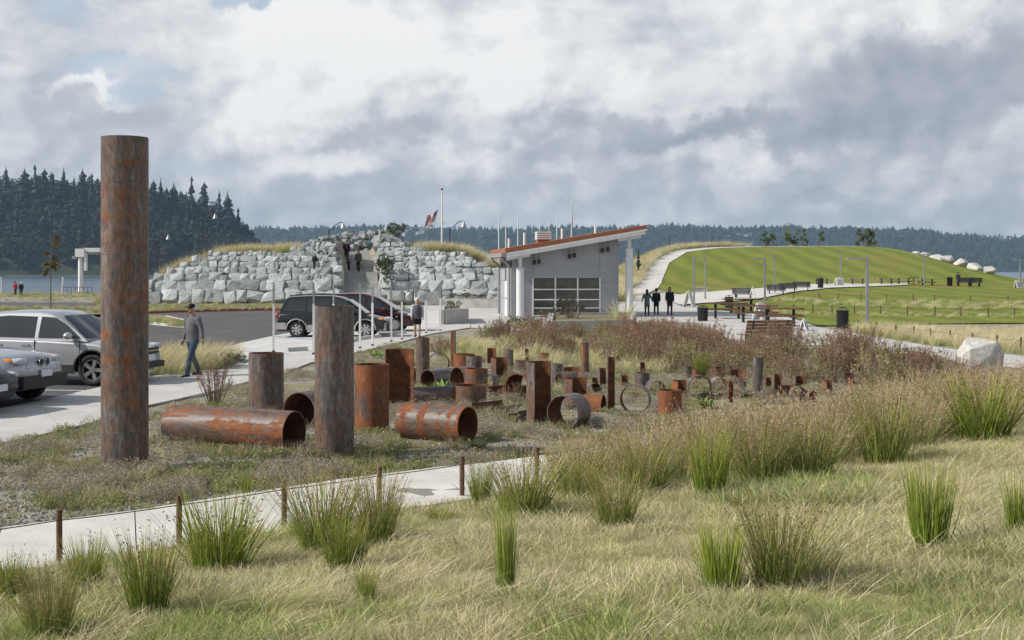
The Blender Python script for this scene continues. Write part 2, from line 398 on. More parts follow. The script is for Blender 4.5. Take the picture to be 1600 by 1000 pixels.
def leaf_cloud(name, seed, centers, radii, n, size, cols, m, flat=0.5, stems=None):
    """leaf-sized faces spread through lumps (centers, radii)"""
    g = np.random.default_rng(seed); centers = np.array(centers, float); radii = np.array(radii, float)
    if radii.ndim == 1: radii = np.stack([radii] * 3, 1)
    k = g.integers(0, len(centers), n); u = g.normal(0, 1, (n, 3)); u /= np.linalg.norm(u, axis=1, keepdims=True)
    rr = g.uniform(0.35, 1.0, (n, 1)) ** 0.6
    p = centers[k] + u * rr * radii[k]
    nn = u + g.normal(0, flat, (n, 3)); nn /= np.linalg.norm(nn, axis=1, keepdims=True)
    t = np.cross(nn, g.normal(0, 1, (n, 3))); t /= np.linalg.norm(t, axis=1, keepdims=True) + 1e-9; bt = np.cross(nn, t)
    s = g.uniform(0.6, 1.3, (n, 1)) * size
    V = np.stack([p - t * s, p - bt * s * 0.45, p + t * s, p + bt * s * 0.45], 1).reshape(-1, 3)
    c = np.array(cols)[g.integers(0, len(cols), n)] * g.uniform(0.75, 1.25, (n, 1))
    C = np.ones((n, 4, 4)); C[:, :, :3] = c[:, None]
    fs = (np.arange(n)[:, None] * 4 + np.arange(4)).tolist(); V = V.tolist(); C = C.reshape(-1, 4).tolist()
    if stems:
        for a, b, r0, r1, col in stems:
            a, b = Vector(a), Vector(b); d = (b - a); x = d.orthogonal().normalized(); y = d.cross(x).normalized(); o = len(V)
            for q, r in ((a, r0), (b, r1)):
                for i in range(4):
                    an = math.pi / 2 * i; w = q + x * (r * math.cos(an)) + y * (r * math.sin(an)); V.append(tuple(w)); C.append((*col, 1))
            fs += [(o + i, o + (i + 1) % 4, o + 4 + (i + 1) % 4, o + 4 + i) for i in range(4)]
    me = bpy.data.meshes.new(name); me.from_pydata(V, [], fs)
    a = me.color_attributes.new('Col', 'FLOAT_COLOR', 'POINT'); a.data.foreach_set('color', np.array(C, float).reshape(-1))
    me.materials.append(m); me.update(); return me
def scatter(name, meshes, pts, rots, scl, idx, kind='stuff', label=None, cat=None, parent=None):
    tc = bpy.data.collections.new(name + '_patterns')
    for i, me in enumerate(meshes):
        o = bpy.data.objects.new('%s_%02d' % (name + '_pattern', i), me); tc.objects.link(o)
    n = len(pts); me = bpy.data.meshes.new(name); me.vertices.add(n); me.vertices.foreach_set('co', np.array(pts, float).reshape(-1))
    a = me.attributes.new('rot', 'FLOAT_VECTOR', 'POINT'); a.data.foreach_set('vector', np.array(rots, float).reshape(-1))
    a = me.attributes.new('scl', 'FLOAT_VECTOR', 'POINT'); s = np.array(scl, float); s = np.stack([s] * 3, 1) if s.ndim == 1 else s; a.data.foreach_set('vector', s.reshape(-1))
    a = me.attributes.new('idx', 'INT', 'POINT'); a.data.foreach_set('value', np.array(idx, np.int32))
    o = link(name, me, parent); tag(o, label, cat, None, kind)
    ng = bpy.data.node_groups.new(name, 'GeometryNodeTree'); ng.interface.new_socket('Geometry', in_out='INPUT', socket_type='NodeSocketGeometry'); ng.interface.new_socket('Geometry', in_out='OUTPUT', socket_type='NodeSocketGeometry')
    N = ng.nodes; L = ng.links; gi = N.new('NodeGroupInput'); go = N.new('NodeGroupOutput'); ip = N.new('GeometryNodeInstanceOnPoints'); ci = N.new('GeometryNodeCollectionInfo')
    ci.inputs[0].default_value = tc; ci.inputs['Separate Children'].default_value = True; ci.inputs['Reset Children'].default_value = True
    def na(nm, t):
        q = N.new('GeometryNodeInputNamedAttribute'); q.data_type = t; q.inputs[0].default_value = nm; return q.outputs[0]
    L.new(gi.outputs[0], ip.inputs['Points']); L.new(ci.outputs[0], ip.inputs['Instance']); ip.inputs['Pick Instance'].default_value = True
    L.new(na('idx', 'INT'), ip.inputs['Instance Index']); L.new(na('rot', 'FLOAT_VECTOR'), ip.inputs['Rotation']); L.new(na('scl', 'FLOAT_VECTOR'), ip.inputs['Scale'])
    L.new(ip.outputs[0], go.inputs[0]); md = o.modifiers.new('scatter', 'NODES'); md.node_group = ng
    return o
def inpoly(x, y, poly):
    c = False; j = len(poly) - 1
    for i in range(len(poly)):
        xi, yi = poly[i][0], poly[i][1]; xj, yj = poly[j][0], poly[j][1]
        if (yi > y) != (yj > y) and x < (xj - xi) * (y - yi) / (yj - yi) + xi: c = not c
        j = i
    return c
def in_view(p, margin=60):
    if p[1] < 2: return False
    px = CX + p[0] / p[1] * F; return -margin < px < 1600 + margin
# ================================================================== the setting
def node_mat(name, fn):
    m = bpy.data.materials.new(name); m.use_nodes = True; MATS[name] = m
    fn(m.node_tree, m.node_tree.nodes, m.node_tree.links, m.node_tree.nodes['Principled BSDF']); return m
def nz(N, L, src, scale, detail=6.0, rough=0.6, dist=0.0):
    n = N.new('ShaderNodeTexNoise'); n.inputs['Scale'].default_value = scale; n.inputs['Detail'].default_value = detail
    n.inputs['Roughness'].default_value = rough; n.inputs['Distortion'].default_value = dist; L.new(src, n.inputs['Vector']); return n.outputs['Fac']
def ramp(N, L, src, stops):
    r = N.new('ShaderNodeValToRGB'); L.new(src, r.inputs[0]); e = r.color_ramp.elements
    e[0].position, e[0].color = stops[0][0], (*stops[0][1], 1); e[1].position, e[1].color = stops[-1][0], (*stops[-1][1], 1)
    for p, c in stops[1:-1]: x = e.new(p); x.color = (*c, 1)
    return r.outputs[0]
def mixn(N, L, f, a, b, mode='MIX'):
    m = N.new('ShaderNodeMix'); m.data_type = 'RGBA'; m.blend_type = mode
    for s, v in ((m.inputs[0], f), (m.inputs[6], a), (m.inputs[7], b)):
        if isinstance(v, bpy.types.NodeSocket): L.new(v, s)
        else: s.default_value = v if not isinstance(v, tuple) or len(v) == 4 else (*v, 1)
    return m.outputs[2]
def bump(N, L, b, h, strength, dist=0.03):
    bp = N.new('ShaderNodeBump'); bp.inputs['Strength'].default_value = strength; bp.inputs['Distance'].default_value = dist
    L.new(h, bp.inputs['Height']); L.new(bp.outputs[0], b.inputs['Normal'])

def f_earth(nt, N, L, b):
    p = N.new('ShaderNodeNewGeometry').outputs['Position']
    grav = ramp(N, L, nz(N, L, p, 28, 8, 0.75), ((0.3, (0.14, 0.13, 0.115)), (0.5, (0.29, 0.27, 0.24)), (0.7, (0.44, 0.42, 0.38))))
    veg = ramp(N, L, nz(N, L, p, 9, 6, 0.7), ((0.3, (0.14, 0.14, 0.06)), (0.55, (0.27, 0.24, 0.13)), (0.7, (0.40, 0.34, 0.20))))
    f = N.new('ShaderNodeMapRange'); L.new(nz(N, L, p, 0.7, 5, 0.6), f.inputs[0]); f.inputs[1].default_value = 0.44; f.inputs[2].default_value = 0.56
    L.new(mixn(N, L, f.outputs[0], grav, veg), b.inputs['Base Color']); b.inputs['Roughness'].default_value = 0.95; b.inputs['Specular IOR Level'].default_value = 0.2
    bump(N, L, b, nz(N, L, p, 40, 6, 0.7), 0.7, 0.03)
def f_turf(nt, N, L, b):
    p = N.new('ShaderNodeNewGeometry').outputs['Position']
    c = ramp(N, L, nz(N, L, p, 1.2, 8, 0.7), ((0.3, (0.18, 0.19, 0.07)), (0.5, (0.30, 0.28, 0.13)), (0.7, (0.42, 0.36, 0.20))))
    L.new(c, b.inputs['Base Color']); b.inputs['Roughness'].default_value = 1.0; b.inputs['Specular IOR Level'].default_value = 0.1
    bump(N, L, b, nz(N, L, p, 30, 6, 0.7), 0.6, 0.04)
def f_lawn(nt, N, L, b):
    p = N.new('ShaderNodeNewGeometry').outputs['Position']
    mp = N.new('ShaderNodeMapping'); mp.inputs['Rotation'].default_value = (0, 0, R(-3.5)); L.new(p, mp.inputs[0])
    w = N.new('ShaderNodeTexWave'); w.inputs['Scale'].default_value = 0.085; w.inputs['Distortion'].default_value = 4.0; w.inputs['Detail'].default_value = 4.0; w.inputs['Detail Scale'].default_value = 1.4; L.new(mp.outputs[0], w.inputs[0])
    green = mixn(N, L, w.outputs['Fac'], (0.10, 0.16, 0.024), (0.205, 0.265, 0.042))
    green = mixn(N, L, nz(N, L, p, 0.35, 6, 0.65), green, (0.17, 0.18, 0.045), 'MIX')
    g2 = mixn(N, L, nz(N, L, p, 3.5, 9, 0.8), (0.35, 0.42, 0.32), (1.6, 1.5, 1.5))
    c = mixn(N, L, 1.0, green, g2, 'MULTIPLY')
    f = N.new('ShaderNodeMapRange'); L.new(nz(N, L, p, 0.11, 5, 0.6), f.inputs[0]); f.inputs[1].default_value = 0.5; f.inputs[2].default_value = 0.68; f.inputs[4].default_value = 0.6
    c = mixn(N, L, f.outputs[0], c, (0.24, 0.17, 0.06))
    L.new(c, b.inputs['Base Color']); b.inputs['Roughness'].default_value = 1.0; b.inputs['Specular IOR Level'].default_value = 0.1
    bump(N, L, b, nz(N, L, p, 12, 6, 0.7), 0.6, 0.06)
def concrete(c):
    def f(nt, N, L, b):
        p = N.new('ShaderNodeNewGeometry').outputs['Position']
        a = ramp(N, L, nz(N, L, p, 0.9, 9, 0.65), ((0.3, tuple(x * 0.78 for x in c)), (0.7, tuple(x * 1.10 for x in c))))
        s = ramp(N, L, nz(N, L, p, 60, 4, 0.7), ((0.3, (0.88, 0.88, 0.88)), (0.7, (1.08, 1.08, 1.08))))
        v = N.new('ShaderNodeTexNoise'); v.inputs['Scale'].default_value = 2.6; v.inputs['Detail'].default_value = 3; L.new(p, v.inputs['Vector'])
        st = ramp(N, L, v.outputs['Fac'], ((0.62, (1, 1, 1)), (0.75, (0.76, 0.745, 0.72))))
        L.new(mixn(N, L, 1.0, mixn(N, L, 1.0, a, s, 'MULTIPLY'), st, 'MULTIPLY'), b.inputs['Base Color']); b.inputs['Roughness'].default_value = 0.9
        bump(N, L, b, nz(N, L, p, 70, 5, 0.7), 0.15, 0.01)
    return f
def f_asphalt(nt, N, L, b):
    p = N.new('ShaderNodeNewGeometry').outputs['Position']
    a = ramp(N, L, nz(N, L, p, 0.5, 8, 0.65), ((0.3, (0.050, 0.050, 0.053)), (0.7, (0.095, 0.094, 0.092))))
    s = ramp(N, L, nz(N, L, p, 45, 6, 0.8), ((0.3, (0.7, 0.7, 0.7)), (0.7, (1.3, 1.3, 1.3))))
    L.new(mixn(N, L, 1.0, a, s, 'MULTIPLY'), b.inputs['Base Color']); b.inputs['Roughness'].default_value = 0.9
    bump(N, L, b, nz(N, L, p, 60, 5, 0.7), 0.3, 0.01)
def f_water(nt, N, L, b):
    p = N.new('ShaderNodeNewGeometry').outputs['Position']
    b.inputs['Base Color'].default_value = (0.06, 0.10, 0.15, 1); b.inputs['Roughness'].default_value = 0.22; b.inputs['IOR'].default_value = 1.33
    bump(N, L, b, nz(N, L, p, 0.5, 6, 0.65), 0.8, 0.5)
node_mat('earth', f_earth); node_mat('turf_soil', f_turf); node_mat('lawn', f_lawn)
node_mat('concrete_path', concrete((0.60, 0.575, 0.53))); node_mat('concrete_walk', concrete((0.50, 0.485, 0.46))); node_mat('concrete_pad', concrete((0.56, 0.55, 0.53)))
node_mat('asphalt', f_asphalt); node_mat('water', f_water)
kerb_m = mat('kerb_concrete', (0.42, 0.41, 0.39), (0.55, 0.54, 0.51), 3, 0.9, 0.2)
red_m = mat('red_kerb_paint', (0.30, 0.035, 0.03), (0.38, 0.06, 0.05), 5, 0.7)
paint_m = mat('white_line_paint', (0.75, 0.75, 0.72), (0.6, 0.6, 0.58), 12, 0.8)
blue_m = mat('blue_line_paint', (0.16, 0.27, 0.45), (0.35, 0.42, 0.5), 9, 0.8)

def grid(name, xs, ys, zf, m):
    nx, ny = len(xs), len(ys)
    vs = [(x, y, zf(x, y)) for y in ys for x in xs]
    fs = [(j * nx + i, j * nx + i + 1, (j + 1) * nx + i + 1, (j + 1) * nx + i) for j in range(ny - 1) for i in range(nx - 1)]
    me = bpy.data.meshes.new(name); me.from_pydata(vs, [], fs); me.materials.append(m)
    me.polygons.foreach_set('use_smooth', [True] * len(fs)); me.update(); return link(name, me)
ar = lambda a, b, s: list(np.arange(a, b, s))
gx = [-400, -330, -270, -200, -140, -100, -75] + ar(-60, -32, 2) + ar(-32, -14, 0.8) + ar(-14, 16, 0.6) + ar(16, 78, 2) + [80, 95, 120, 160, 220, 270, 330, 400]
gy = [-60, -40, -25, -15, -8, -3] + ar(0, 22, 0.5) + ar(22, 93, 1.5) + ar(93, 103, 0.4) + ar(103, 236, 1.8) + [240, 260, 300]
tag(grid('ground', gx, gy, G, MATS['earth']), kind='structure')
w = MB(); w.add([(-9000, -3000, -3.0), (9000, -3000, -3.0), (9000, 9000, -3.0), (-9000, 9000, -3.0)], [(0, 1, 2, 3)])
tag(w.build('water', MATS['water']), kind='structure')

# mown bank in the foreground, its soil under the grass
PATH_NEAR = [P(*q).xy for q in ((-160, 930), (0, 905), (93, 890), (280, 862), (444, 834), (592, 808), (722, 788), (880, 763))]
PATH_FAR = [P(*q).xy for q in ((-160, 862), (0, 832), (120, 815), (280, 796), (440, 767), (560, 751), (640, 741), (740, 729), (870, 713))]
e = Vector((0.72, 0.69)) ; PATH_NEAR.append(PATH_NEAR[-1] + e * 12); PATH_FAR.append(PATH_FAR[-1] + e * 12)
a0 = Vector((-0.72, -0.69)); PATH_NEAR.insert(0, PATH_NEAR[0] + a0 * 6); PATH_FAR.insert(0, PATH_FAR[0] + a0 * 6)
foot = drape('footpath', PATH_NEAR + PATH_FAR[::-1], mat('joint_dark', (0.22, 0.21, 0.19)), 0.030, 2.0, thick=0.08)
def resample(line, n):
    acc = [0.0]
    for a, c in zip(line, line[1:]): acc.append(acc[-1] + (c - a).length)
    return [Vector((float(np.interp(t, acc, [p[0] for p in line])), float(np.interp(t, acc, [p[1] for p in line])))) for t in np.linspace(0, acc[-1], n)]
def slabs(par, la, lb, n, m, dz, gap=0.007):
    A, B_ = resample(la, n + 1), resample(lb, n + 1)
    for i in range(n):
        u = (A[i + 1] - A[i]).normalized() * gap; v = (B_[i + 1] - B_[i]).normalized() * gap
        q = [A[i] + u, A[i + 1] - u, B_[i + 1] - v, B_[i] + v]
        drape('slab', q, m, dz + rnd.uniform(0, 0.003), 1.0, parent=par, kind=None, thick=0.03)
slabs(foot, PATH_NEAR, PATH_FAR, 19, MATS['concrete_path'], 0.05)
bank = [tuple(p) for p in PATH_NEAR] + [(24, 32), (24, -6), (-14, -6), (-14, 2)]
drape('grass_bank', bank, MATS['turf_soil'], 0.03, 0.8)

# sidewalk along the parked cars
WALK_G = [P(*q).xy for q in ((-200, 740), (0, 697), (158, 662), (232, 634), (314, 620), (375, 602), (444, 586), (490, 567), (554, 553), (610, 540), (673, 523), (735, 513))]
WALK_A = [P(*q).xy for q in ((-200, 690), (0, 641), (75, 627), (159, 607), (229, 592), (262, 588))]
wd_ = (WALK_G[0] - WALK_G[1]).normalized(); WALK_G.insert(0, WALK_G[0] + wd_ * 13); WALK_A.insert(0, WALK_A[0] + wd_ * 13)
PAD_UP = [P(*q).xy for q in ((300, 566), (322, 549), (380, 536), (430, 525), (500, 512), (560, 502), (600, 494), (640, 488))]
sw = drape('sidewalk', WALK_A + PAD_UP[:1] + [P(378, 570).xy] + [P(735, 503).xy] + WALK_G[::-1], mat('joint_dark', (0.22, 0.21, 0.19)), 0.025, 3.0, thick=0.1)
slabs(sw, WALK_A + [P(300, 580).xy, P(378, 570).xy, P(560, 535).xy, P(735, 503).xy], WALK_G, 34, MATS['concrete_walk'], 0.045)
drape('parking_pad', [P(378, 570).xy] + [P(372, 556).xy, P(330, 549).xy] + PAD_UP[2:] + [P(700, 484).xy, P(735, 503).xy], MATS['concrete_pad'], 0.03, 3.0, thick=0.1)
# asphalt of the car park and the drive
ASPH = [WALK_A[0] + Vector((-25, 4)), WALK_A[0], WALK_A[1]] + WALK_A[2:] + PAD_UP + [P(560, 486).xy, P(430, 485).xy, P(330, 487).xy, P(232, 490).xy, P(150, 487).xy, P(158, 473).xy, P(-60, 473).xy, P(-420, 473).xy]
drape('car_park', ASPH, MATS['asphalt'], 0.015, 4.0)
# plaza before the rock mound and round the building
drape('plaza', [P(560, 486).xy, P(640, 488).xy, P(700, 484).xy, P(735, 503).xy, P(735, 513).xy, P(790, 512).xy, P(1010, 503).xy, P(1090, 505).xy, P(1170, 545).xy, P(1290, 540).xy, P(1330, 541).xy, P(1400, 552).xy, P(1530, 570).xy, P(1700, 588).xy,
     P(1700, 566).xy, P(1500, 548).xy, P(1380, 529).xy, P(1275, 511).xy, P(1235, 497).xy, P(1190, 484).xy, P(1110, 481).xy, P(1092, 474).xy, P(1090, 470).xy, P(1180, 470).xy, P(1182, 466).xy, P(1300, 450).xy, P(1420, 446).xy, P(1420, 443.5).xy, P(1290, 445).xy, P(1180, 452).xy, P(1062, 460).xy, P(1040, 458).xy, P(997, 462).xy, P(985, 470).xy, P(960, 478).xy, P(780, 476).xy, P(620, 479).xy, P(560, 480).xy], MATS['concrete_walk'], 0.02, 4.0)
# path climbing round the lawn hill
HP = [(10.6, 118, 1.9), (13.0, 130, 1.8), (15.6, 146, 1.5), (18.6, 162, 1.3), (22.5, 174, 1.3), (28.5, 182, 1.4), (37, 188, 1.5), (52, 190.5, 1.5)]
lft, rgt = [], []
for i, (x, y, h) in enumerate(HP):
    t = Vector((HP[min(i + 1, 7)][0] - HP[max(i - 1, 0)][0], HP[min(i + 1, 7)][1] - HP[max(i - 1, 0)][1])).normalized(); n = Vector((-t.y, t.x))
    lft.append(Vector((x, y)) + n * h * 0.7); rgt.append(Vector((x, y)) - n * h)
HP_R = rgt
drape('hill_path', rgt + lft[::-1], MATS['concrete_path'], 0.13, 1.5, thick=0.2)
# lawns
LAWN = [P(1090, 481).xy, P(1240, 497).xy, P(1280, 511).xy, P(1330, 509).xy, P(1480, 507).xy, P(1760, 505).xy, Vector((75, 150)), Vector((70, 163)), Vector((62, 176)), Vector((56, 192))] + HP_R[:0:-1] + [P(1062, 460).xy, P(1090, 470).xy]
drape('lawn', LAWN, MATS['lawn'], 0.06, 2.0)
drape('plaza_walk', [P(1040, 468).xy, P(1062, 479).xy, P(1180, 470).xy, P(1240, 458).xy, P(1300, 451.5).xy, P(1420, 447).xy, P(1420, 444).xy, P(1290, 445).xy, P(1180, 453).xy, P(1075, 460).xy], MATS['concrete_path'], 0.15, 3.0)
# kerbs
strip('kerb', [P(x, y).xy for x, y in ((150, 488), (232, 490), (330, 487), (430, 485), (560, 486))], 0.16, 0.13, red_m, kind='structure')
strip('kerb', [P(x, y).xy for x, y in ((-420, 473), (-60, 473), (60, 473), (118, 473))], 0.2, 0.14, kerb_m, kind='structure')
# planted islands: the near one by the silver car, one behind the cars, one under the rocks
isl_m = mat('island_soil', (0.14, 0.12, 0.07), (0.22, 0.19, 0.10), 3, 1.0, 0.5, space='World')
ISLANDS = [[(150, 588), (229, 590), (262, 586), (330, 578), (376, 567), (370, 557), (330, 551), (280, 548), (232, 556), (150, 566)],
           [(-60, 488), (118, 486), (160, 486), (200, 497), (232, 507), (290, 513), (300, 506), (260, 497), (232, 494), (158, 480), (100, 482), (-60, 482)],
           [(150, 487), (232, 488.5), (330, 485.5), (430, 483.5), (548, 484), (548, 477), (430, 475), (232, 475), (150, 472)]]
ISL = []
for q in ISLANDS:
    pl = [P(*a).xy for a in q]; ISL.append(pl); drape('planting_bed', pl, isl_m, 0.12, 3.0, thick=0.2)
strip('kerb', [p for p in ISL[0][1:9]], 0.16, 0.14, kerb_m, kind='structure')
strip('kerb', [p for p in ISL[1][3:8]], 0.16, 0.15, kerb_m, kind='structure')
# stall lines
lm = MB()
for k in range(-1, 5):
    a = P(140, 612).xy + Vector((-0.35, -1.0)).normalized() * (2.8 * k); d = Vector((-0.99, 0.16))
    n = Vector((-d.y, d.x)) * 0.05; q = [a + n, a - n, a - n + d * 5, a + n + d * 5]
    tag(drape('parking_line', q, paint_m, 0.022, 4.0), kind='structure')
for (x0, y0, x1, y1) in ((430, 527, 560, 537), (345, 548, 470, 556), (520, 512, 610, 522)):
    a, c = P(x0, y0).xy, P(x1, y1).xy; d = (c - a).normalized(); n = Vector((-d.y, d.x)) * 0.12
    tag(drape('parking_line', [a + n, a - n, c - n, c + n], blue_m, 0.037, 4.0), kind='structure')

# ---- far shores: wooded hills beyond the water
hill_m = mat('forest_floor', (0.02, 0.03, 0.018), (0.04, 0.05, 0.025), 0.02, 1.0)
L_TOP = [(-400, 240), (-150, 262), (0, 268), (80, 272), (160, 276), (230, 290), (300, 300), (345, 315), (380, 345), (400, 372), (420, 400), (440, 432), (480, 440)]
def left_hill(x, y):
    px = CX + x / y * F
    top = CH + (H0 - interp(px, L_TOP)) / F * 1080 - 20
    t = cl((y - 985) / 120); h = -4 + (max(top, -4) + 4) * (t ** 0.75)
    return h + 3 * mnoise.noise(Vector((x * 0.02, y * 0.02, 0)))
def spaced(a, b, n): return list(np.linspace(a, b, n))
tag(grid('hill_shore', spaced(-760, -160, 60), spaced(985, 1300, 28), left_hill, hill_m), kind='structure')
F_TOP = [(-900, 340), (300, 352), (390, 357), (450, 355), (520, 353), (600, 352), (700, 354), (760, 358), (850, 354), (1000, 352), (1150, 352), (1250, 354), (1330, 354), (1420, 358), (1500, 366), (1560, 368), (1700, 370), (2600, 372)]
F_LOW = [(-900, 2900), (1300, 2900), (1480, 2750), (1600, 2700), (2600, 2700)]
def far_hill(x, y):
    px = CX + x / y * F
    top = CH + (H0 - interp(px, F_TOP)) / F * 3250 - 16
    t = cl((y - 2760) / 520); h = -5 + (top + 5) * (t ** 0.8)
    return h + 6 * mnoise.noise(Vector((x * 0.006, y * 0.006, 3)))
tag(grid('far_hill', spaced(-2700, 2700, 130), spaced(2760, 3600, 26), far_hill, hill_m), kind='structure')
beach_m = mat('beach', (0.16, 0.15, 0.13), (0.24, 0.22, 0.19), 0.05, 1.0)
w = MB(); w.box((-460, 982, -2.4), (640, 10, 1.4)); tag(w.build('shore', beach_m), kind='structure')

need = leafmat('needles', (0.62, 0.66, 0.72), 0.05, 0.35); needF = leafmat('far_needles', (1.0, 1.05, 1.1), 0.05, 0.35)  # cloud shade put into the headland tint, some blue haze into the far one
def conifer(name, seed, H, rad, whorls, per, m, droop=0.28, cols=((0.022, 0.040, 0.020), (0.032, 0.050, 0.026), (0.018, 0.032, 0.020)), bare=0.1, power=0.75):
    g = random.Random(seed); V, Fc, C = [], [], []; lean = g.uniform(-0.03, 0.03)
    for i in range(whorls):
        t = i / (whorls - 1); z = H * (bare + (1 - bare) * t * 0.985) + H * g.uniform(-0.02, 0.02); r = rad * (1 - t) ** power * g.uniform(0.55, 1.25) + rad * 0.06
        a0 = g.uniform(0, 6.28); ox = lean * z
        for k in range(per):
            a = a0 + 2 * math.pi * k / per + g.uniform(-0.4, 0.4); rr = r * g.uniform(0.45, 1.3); w = rr * g.uniform(0.3, 0.55); dz = -rr * droop * g.uniform(-0.3, 1.8)
            ca, sa = math.cos(a), math.sin(a); o = len(V); h2 = H / whorls * 1.4
            V += [(ox, 0, z + h2), (ox + ca * rr * 0.55 - sa * w, sa * rr * 0.55 + ca * w, z + dz * 0.3), (ox + ca * rr, sa * rr, z + dz), (ox + ca * rr * 0.55 + sa * w, sa * rr * 0.55 - ca * w, z + dz * 0.3), (ox + ca * rr * 0.2, sa * rr * 0.2, z - h2 * 0.4)]
            Fc += [(o, o + 1, o + 2), (o, o + 2, o + 3), (o + 1, o + 4, o + 2), (o + 2, o + 4, o + 3)]
            c = g.choice(cols); j = g.uniform(0.6, 1.45); C += [(c[0] * j, c[1] * j, c[2] * j, 1)] * 5
    me = bpy.data.meshes.new(name); me.from_pydata(V, [], Fc); a = me.color_attributes.new('Col', 'FLOAT_COLOR', 'POINT'); a.data.foreach_set('color', np.array(C, float).reshape(-1)); me.materials.append(m); me.update(); return me
def broad(name, seed, H, n, size, cols, m):
    g = random.Random(seed); cs, rs = [], []
    for i in range(9):
        a = g.uniform(0, 6.28); q = g.uniform(0, 0.3) * H; cs.append((q * math.cos(a), q * math.sin(a), H * g.uniform(0.3, 0.82))); rs.append(H * g.uniform(0.16, 0.26))
    return leaf_cloud(name, seed, cs, rs, n, size, cols, m, 0.6)
def forest(name, label, hf, xr, yr, n, con, bro, seed, pick, scale):
    g = random.Random(seed); pts, rots, sc_, ix = [], [], [], []; k = 0
    while len(pts) < n and k < n * 12:
        k += 1; x, y = g.uniform(*xr), g.uniform(*yr); z = hf(x, y)
        if z < -2.2: continue
        b = pick(x, y, z, g)
        if b is None: continue
        pts.append((x, y, z - 0.8)); rots.append((0, 0, g.uniform(0, 6.28))); ix.append(g.randrange(len(con)) if not b else len(con) + g.randrange(len(bro)))
        s = g.uniform(*scale) * (0.85 if b else 1.0); sc_.append((s * g.uniform(0.85, 1.2), s * g.uniform(0.85, 1.2), s))
    return scatter(name, con + bro, pts, rots, sc_, ix, 'stuff', label, 'forest')
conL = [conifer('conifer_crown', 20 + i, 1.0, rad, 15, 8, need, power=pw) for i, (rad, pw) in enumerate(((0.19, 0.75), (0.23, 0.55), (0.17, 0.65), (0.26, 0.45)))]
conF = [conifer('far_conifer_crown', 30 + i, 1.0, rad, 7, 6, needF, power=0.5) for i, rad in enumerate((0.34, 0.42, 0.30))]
cb = ((0.045, 0.055, 0.02), (0.065, 0.06, 0.022), (0.085, 0.055, 0.022), (0.05, 0.045, 0.02)); cg = ((0.04, 0.06, 0.025), (0.055, 0.075, 0.03), (0.035, 0.05, 0.024))
broL = [broad('broadleaf_crown', 40 + i, 1.0, 420, 0.055, cb if i < 2 else cg, need) for i in range(4)]
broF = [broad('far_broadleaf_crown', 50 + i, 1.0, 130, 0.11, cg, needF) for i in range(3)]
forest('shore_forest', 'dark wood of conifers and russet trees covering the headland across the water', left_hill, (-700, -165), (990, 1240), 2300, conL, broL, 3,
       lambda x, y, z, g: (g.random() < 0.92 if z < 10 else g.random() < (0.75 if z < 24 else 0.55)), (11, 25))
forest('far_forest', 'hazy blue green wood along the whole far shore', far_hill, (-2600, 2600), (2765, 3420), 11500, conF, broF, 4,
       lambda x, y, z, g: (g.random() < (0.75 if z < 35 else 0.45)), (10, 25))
# single firs one can pick out against the sky on the headland
fir_trunk = mat('fir_bark', (0.03, 0.024, 0.02), (0.05, 0.04, 0.03), 3, 1.0)
FIRS = [(8, 262, 'leftmost'), (38, 264, ''), (56, 259, ''), (70, 266, ''), (98, 265, ''), (129, 265, ''), (142, 272, ''), (238, 284, ''), (252, 281, ''), (270, 288, ''), (299, 277, 'tallest'), (318, 287, ''), (342, 299, ''), (357, 302, ''), (371, 326, ''), (386, 350, '')]
for i, (px, ty, w_) in enumerate(FIRS):
    y = 1075 + rnd.uniform(-12, 12); x = (px - CX) / F * y; z = left_hill(x, y) - 1.0; top = CH + (H0 - ty) / F * y; h = max(12.0, top - z)
    lab = ('tall dark fir on the headland skyline, %s' % ('counted %s from the left edge of the photo' % ['first', 'second', 'third', 'fourth', 'fifth', 'sixth', 'seventh'][i] if i < 7 else '%s to the right of the tall rusty pile' % ['first', 'second', 'third', 'fourth', 'fifth', 'sixth', 'seventh', 'eighth', 'last'][i - 7]))
    t = thing('fir_tree', lab, 'tree', (x, y, z), rnd.uniform(0, 6), 'firs standing out on the headland skyline')
    c = link('crown', conL[i % 4], t); c.scale = (h * rnd.uniform(0.8, 1.05), h * rnd.uniform(0.8, 1.05), h)
    tm = MB(); tm.tube([(0, 0, -2), (0, 0, h * 0.95)], [h * 0.012, h * 0.003], 6); tm.build('trunk', fir_trunk, t)
# houses of the town on the far hillside
wall_ms = [mat('house_white', (0.62, 0.62, 0.60)), mat('house_cream', (0.55, 0.52, 0.46)), mat('house_grey', (0.35, 0.37, 0.4))]; roof_m = mat('house_roof', (0.16, 0.15, 0.15)); pane_m = mat('dark_pane', (0.03, 0.035, 0.04), rough=0.1, spec=0.6)
HOUSES = [(612, 341), (621, 346), (628, 343), (634, 350), (641, 346), (648, 352), (655, 349), (662, 353), (668, 357), (618, 353), (626, 357), (637, 359), (645, 361), (653, 363), (660, 360), (631, 364), (1154, 366), (1166, 367), (1172, 365), (1226, 367), (1565, 371), (1578, 370)]
hw = []
for s in range(3):
    b = MB(); L_, W_, Hh = 13 + 3 * s, 9, 6.5
    b.mi = 0; b.box((0, 0, Hh / 2 - 2), (L_, W_, Hh + 4)); b.mi = 1
    b.prism([(-W_ / 2 - 0.6, Hh), (W_ / 2 + 0.6, Hh), (0, Hh + 4)], -L_ / 2 - 0.5, L_ / 2 + 0.5, Matrix(((0, 0, 1, 0), (1, 0, 0, 0), (0, 1, 0, 0), (0, 0, 0, 1))))
    b.mi = 2
    for k in (-0.3, 0.0, 0.3):
        for z in (1.6, 4.4): b.box((k * L_, -W_ / 2 - 0.05, z), (1.6, 0.2, 1.5))
    hw.append(b.mesh('house', [wall_ms[s], roof_m, pane_m]))
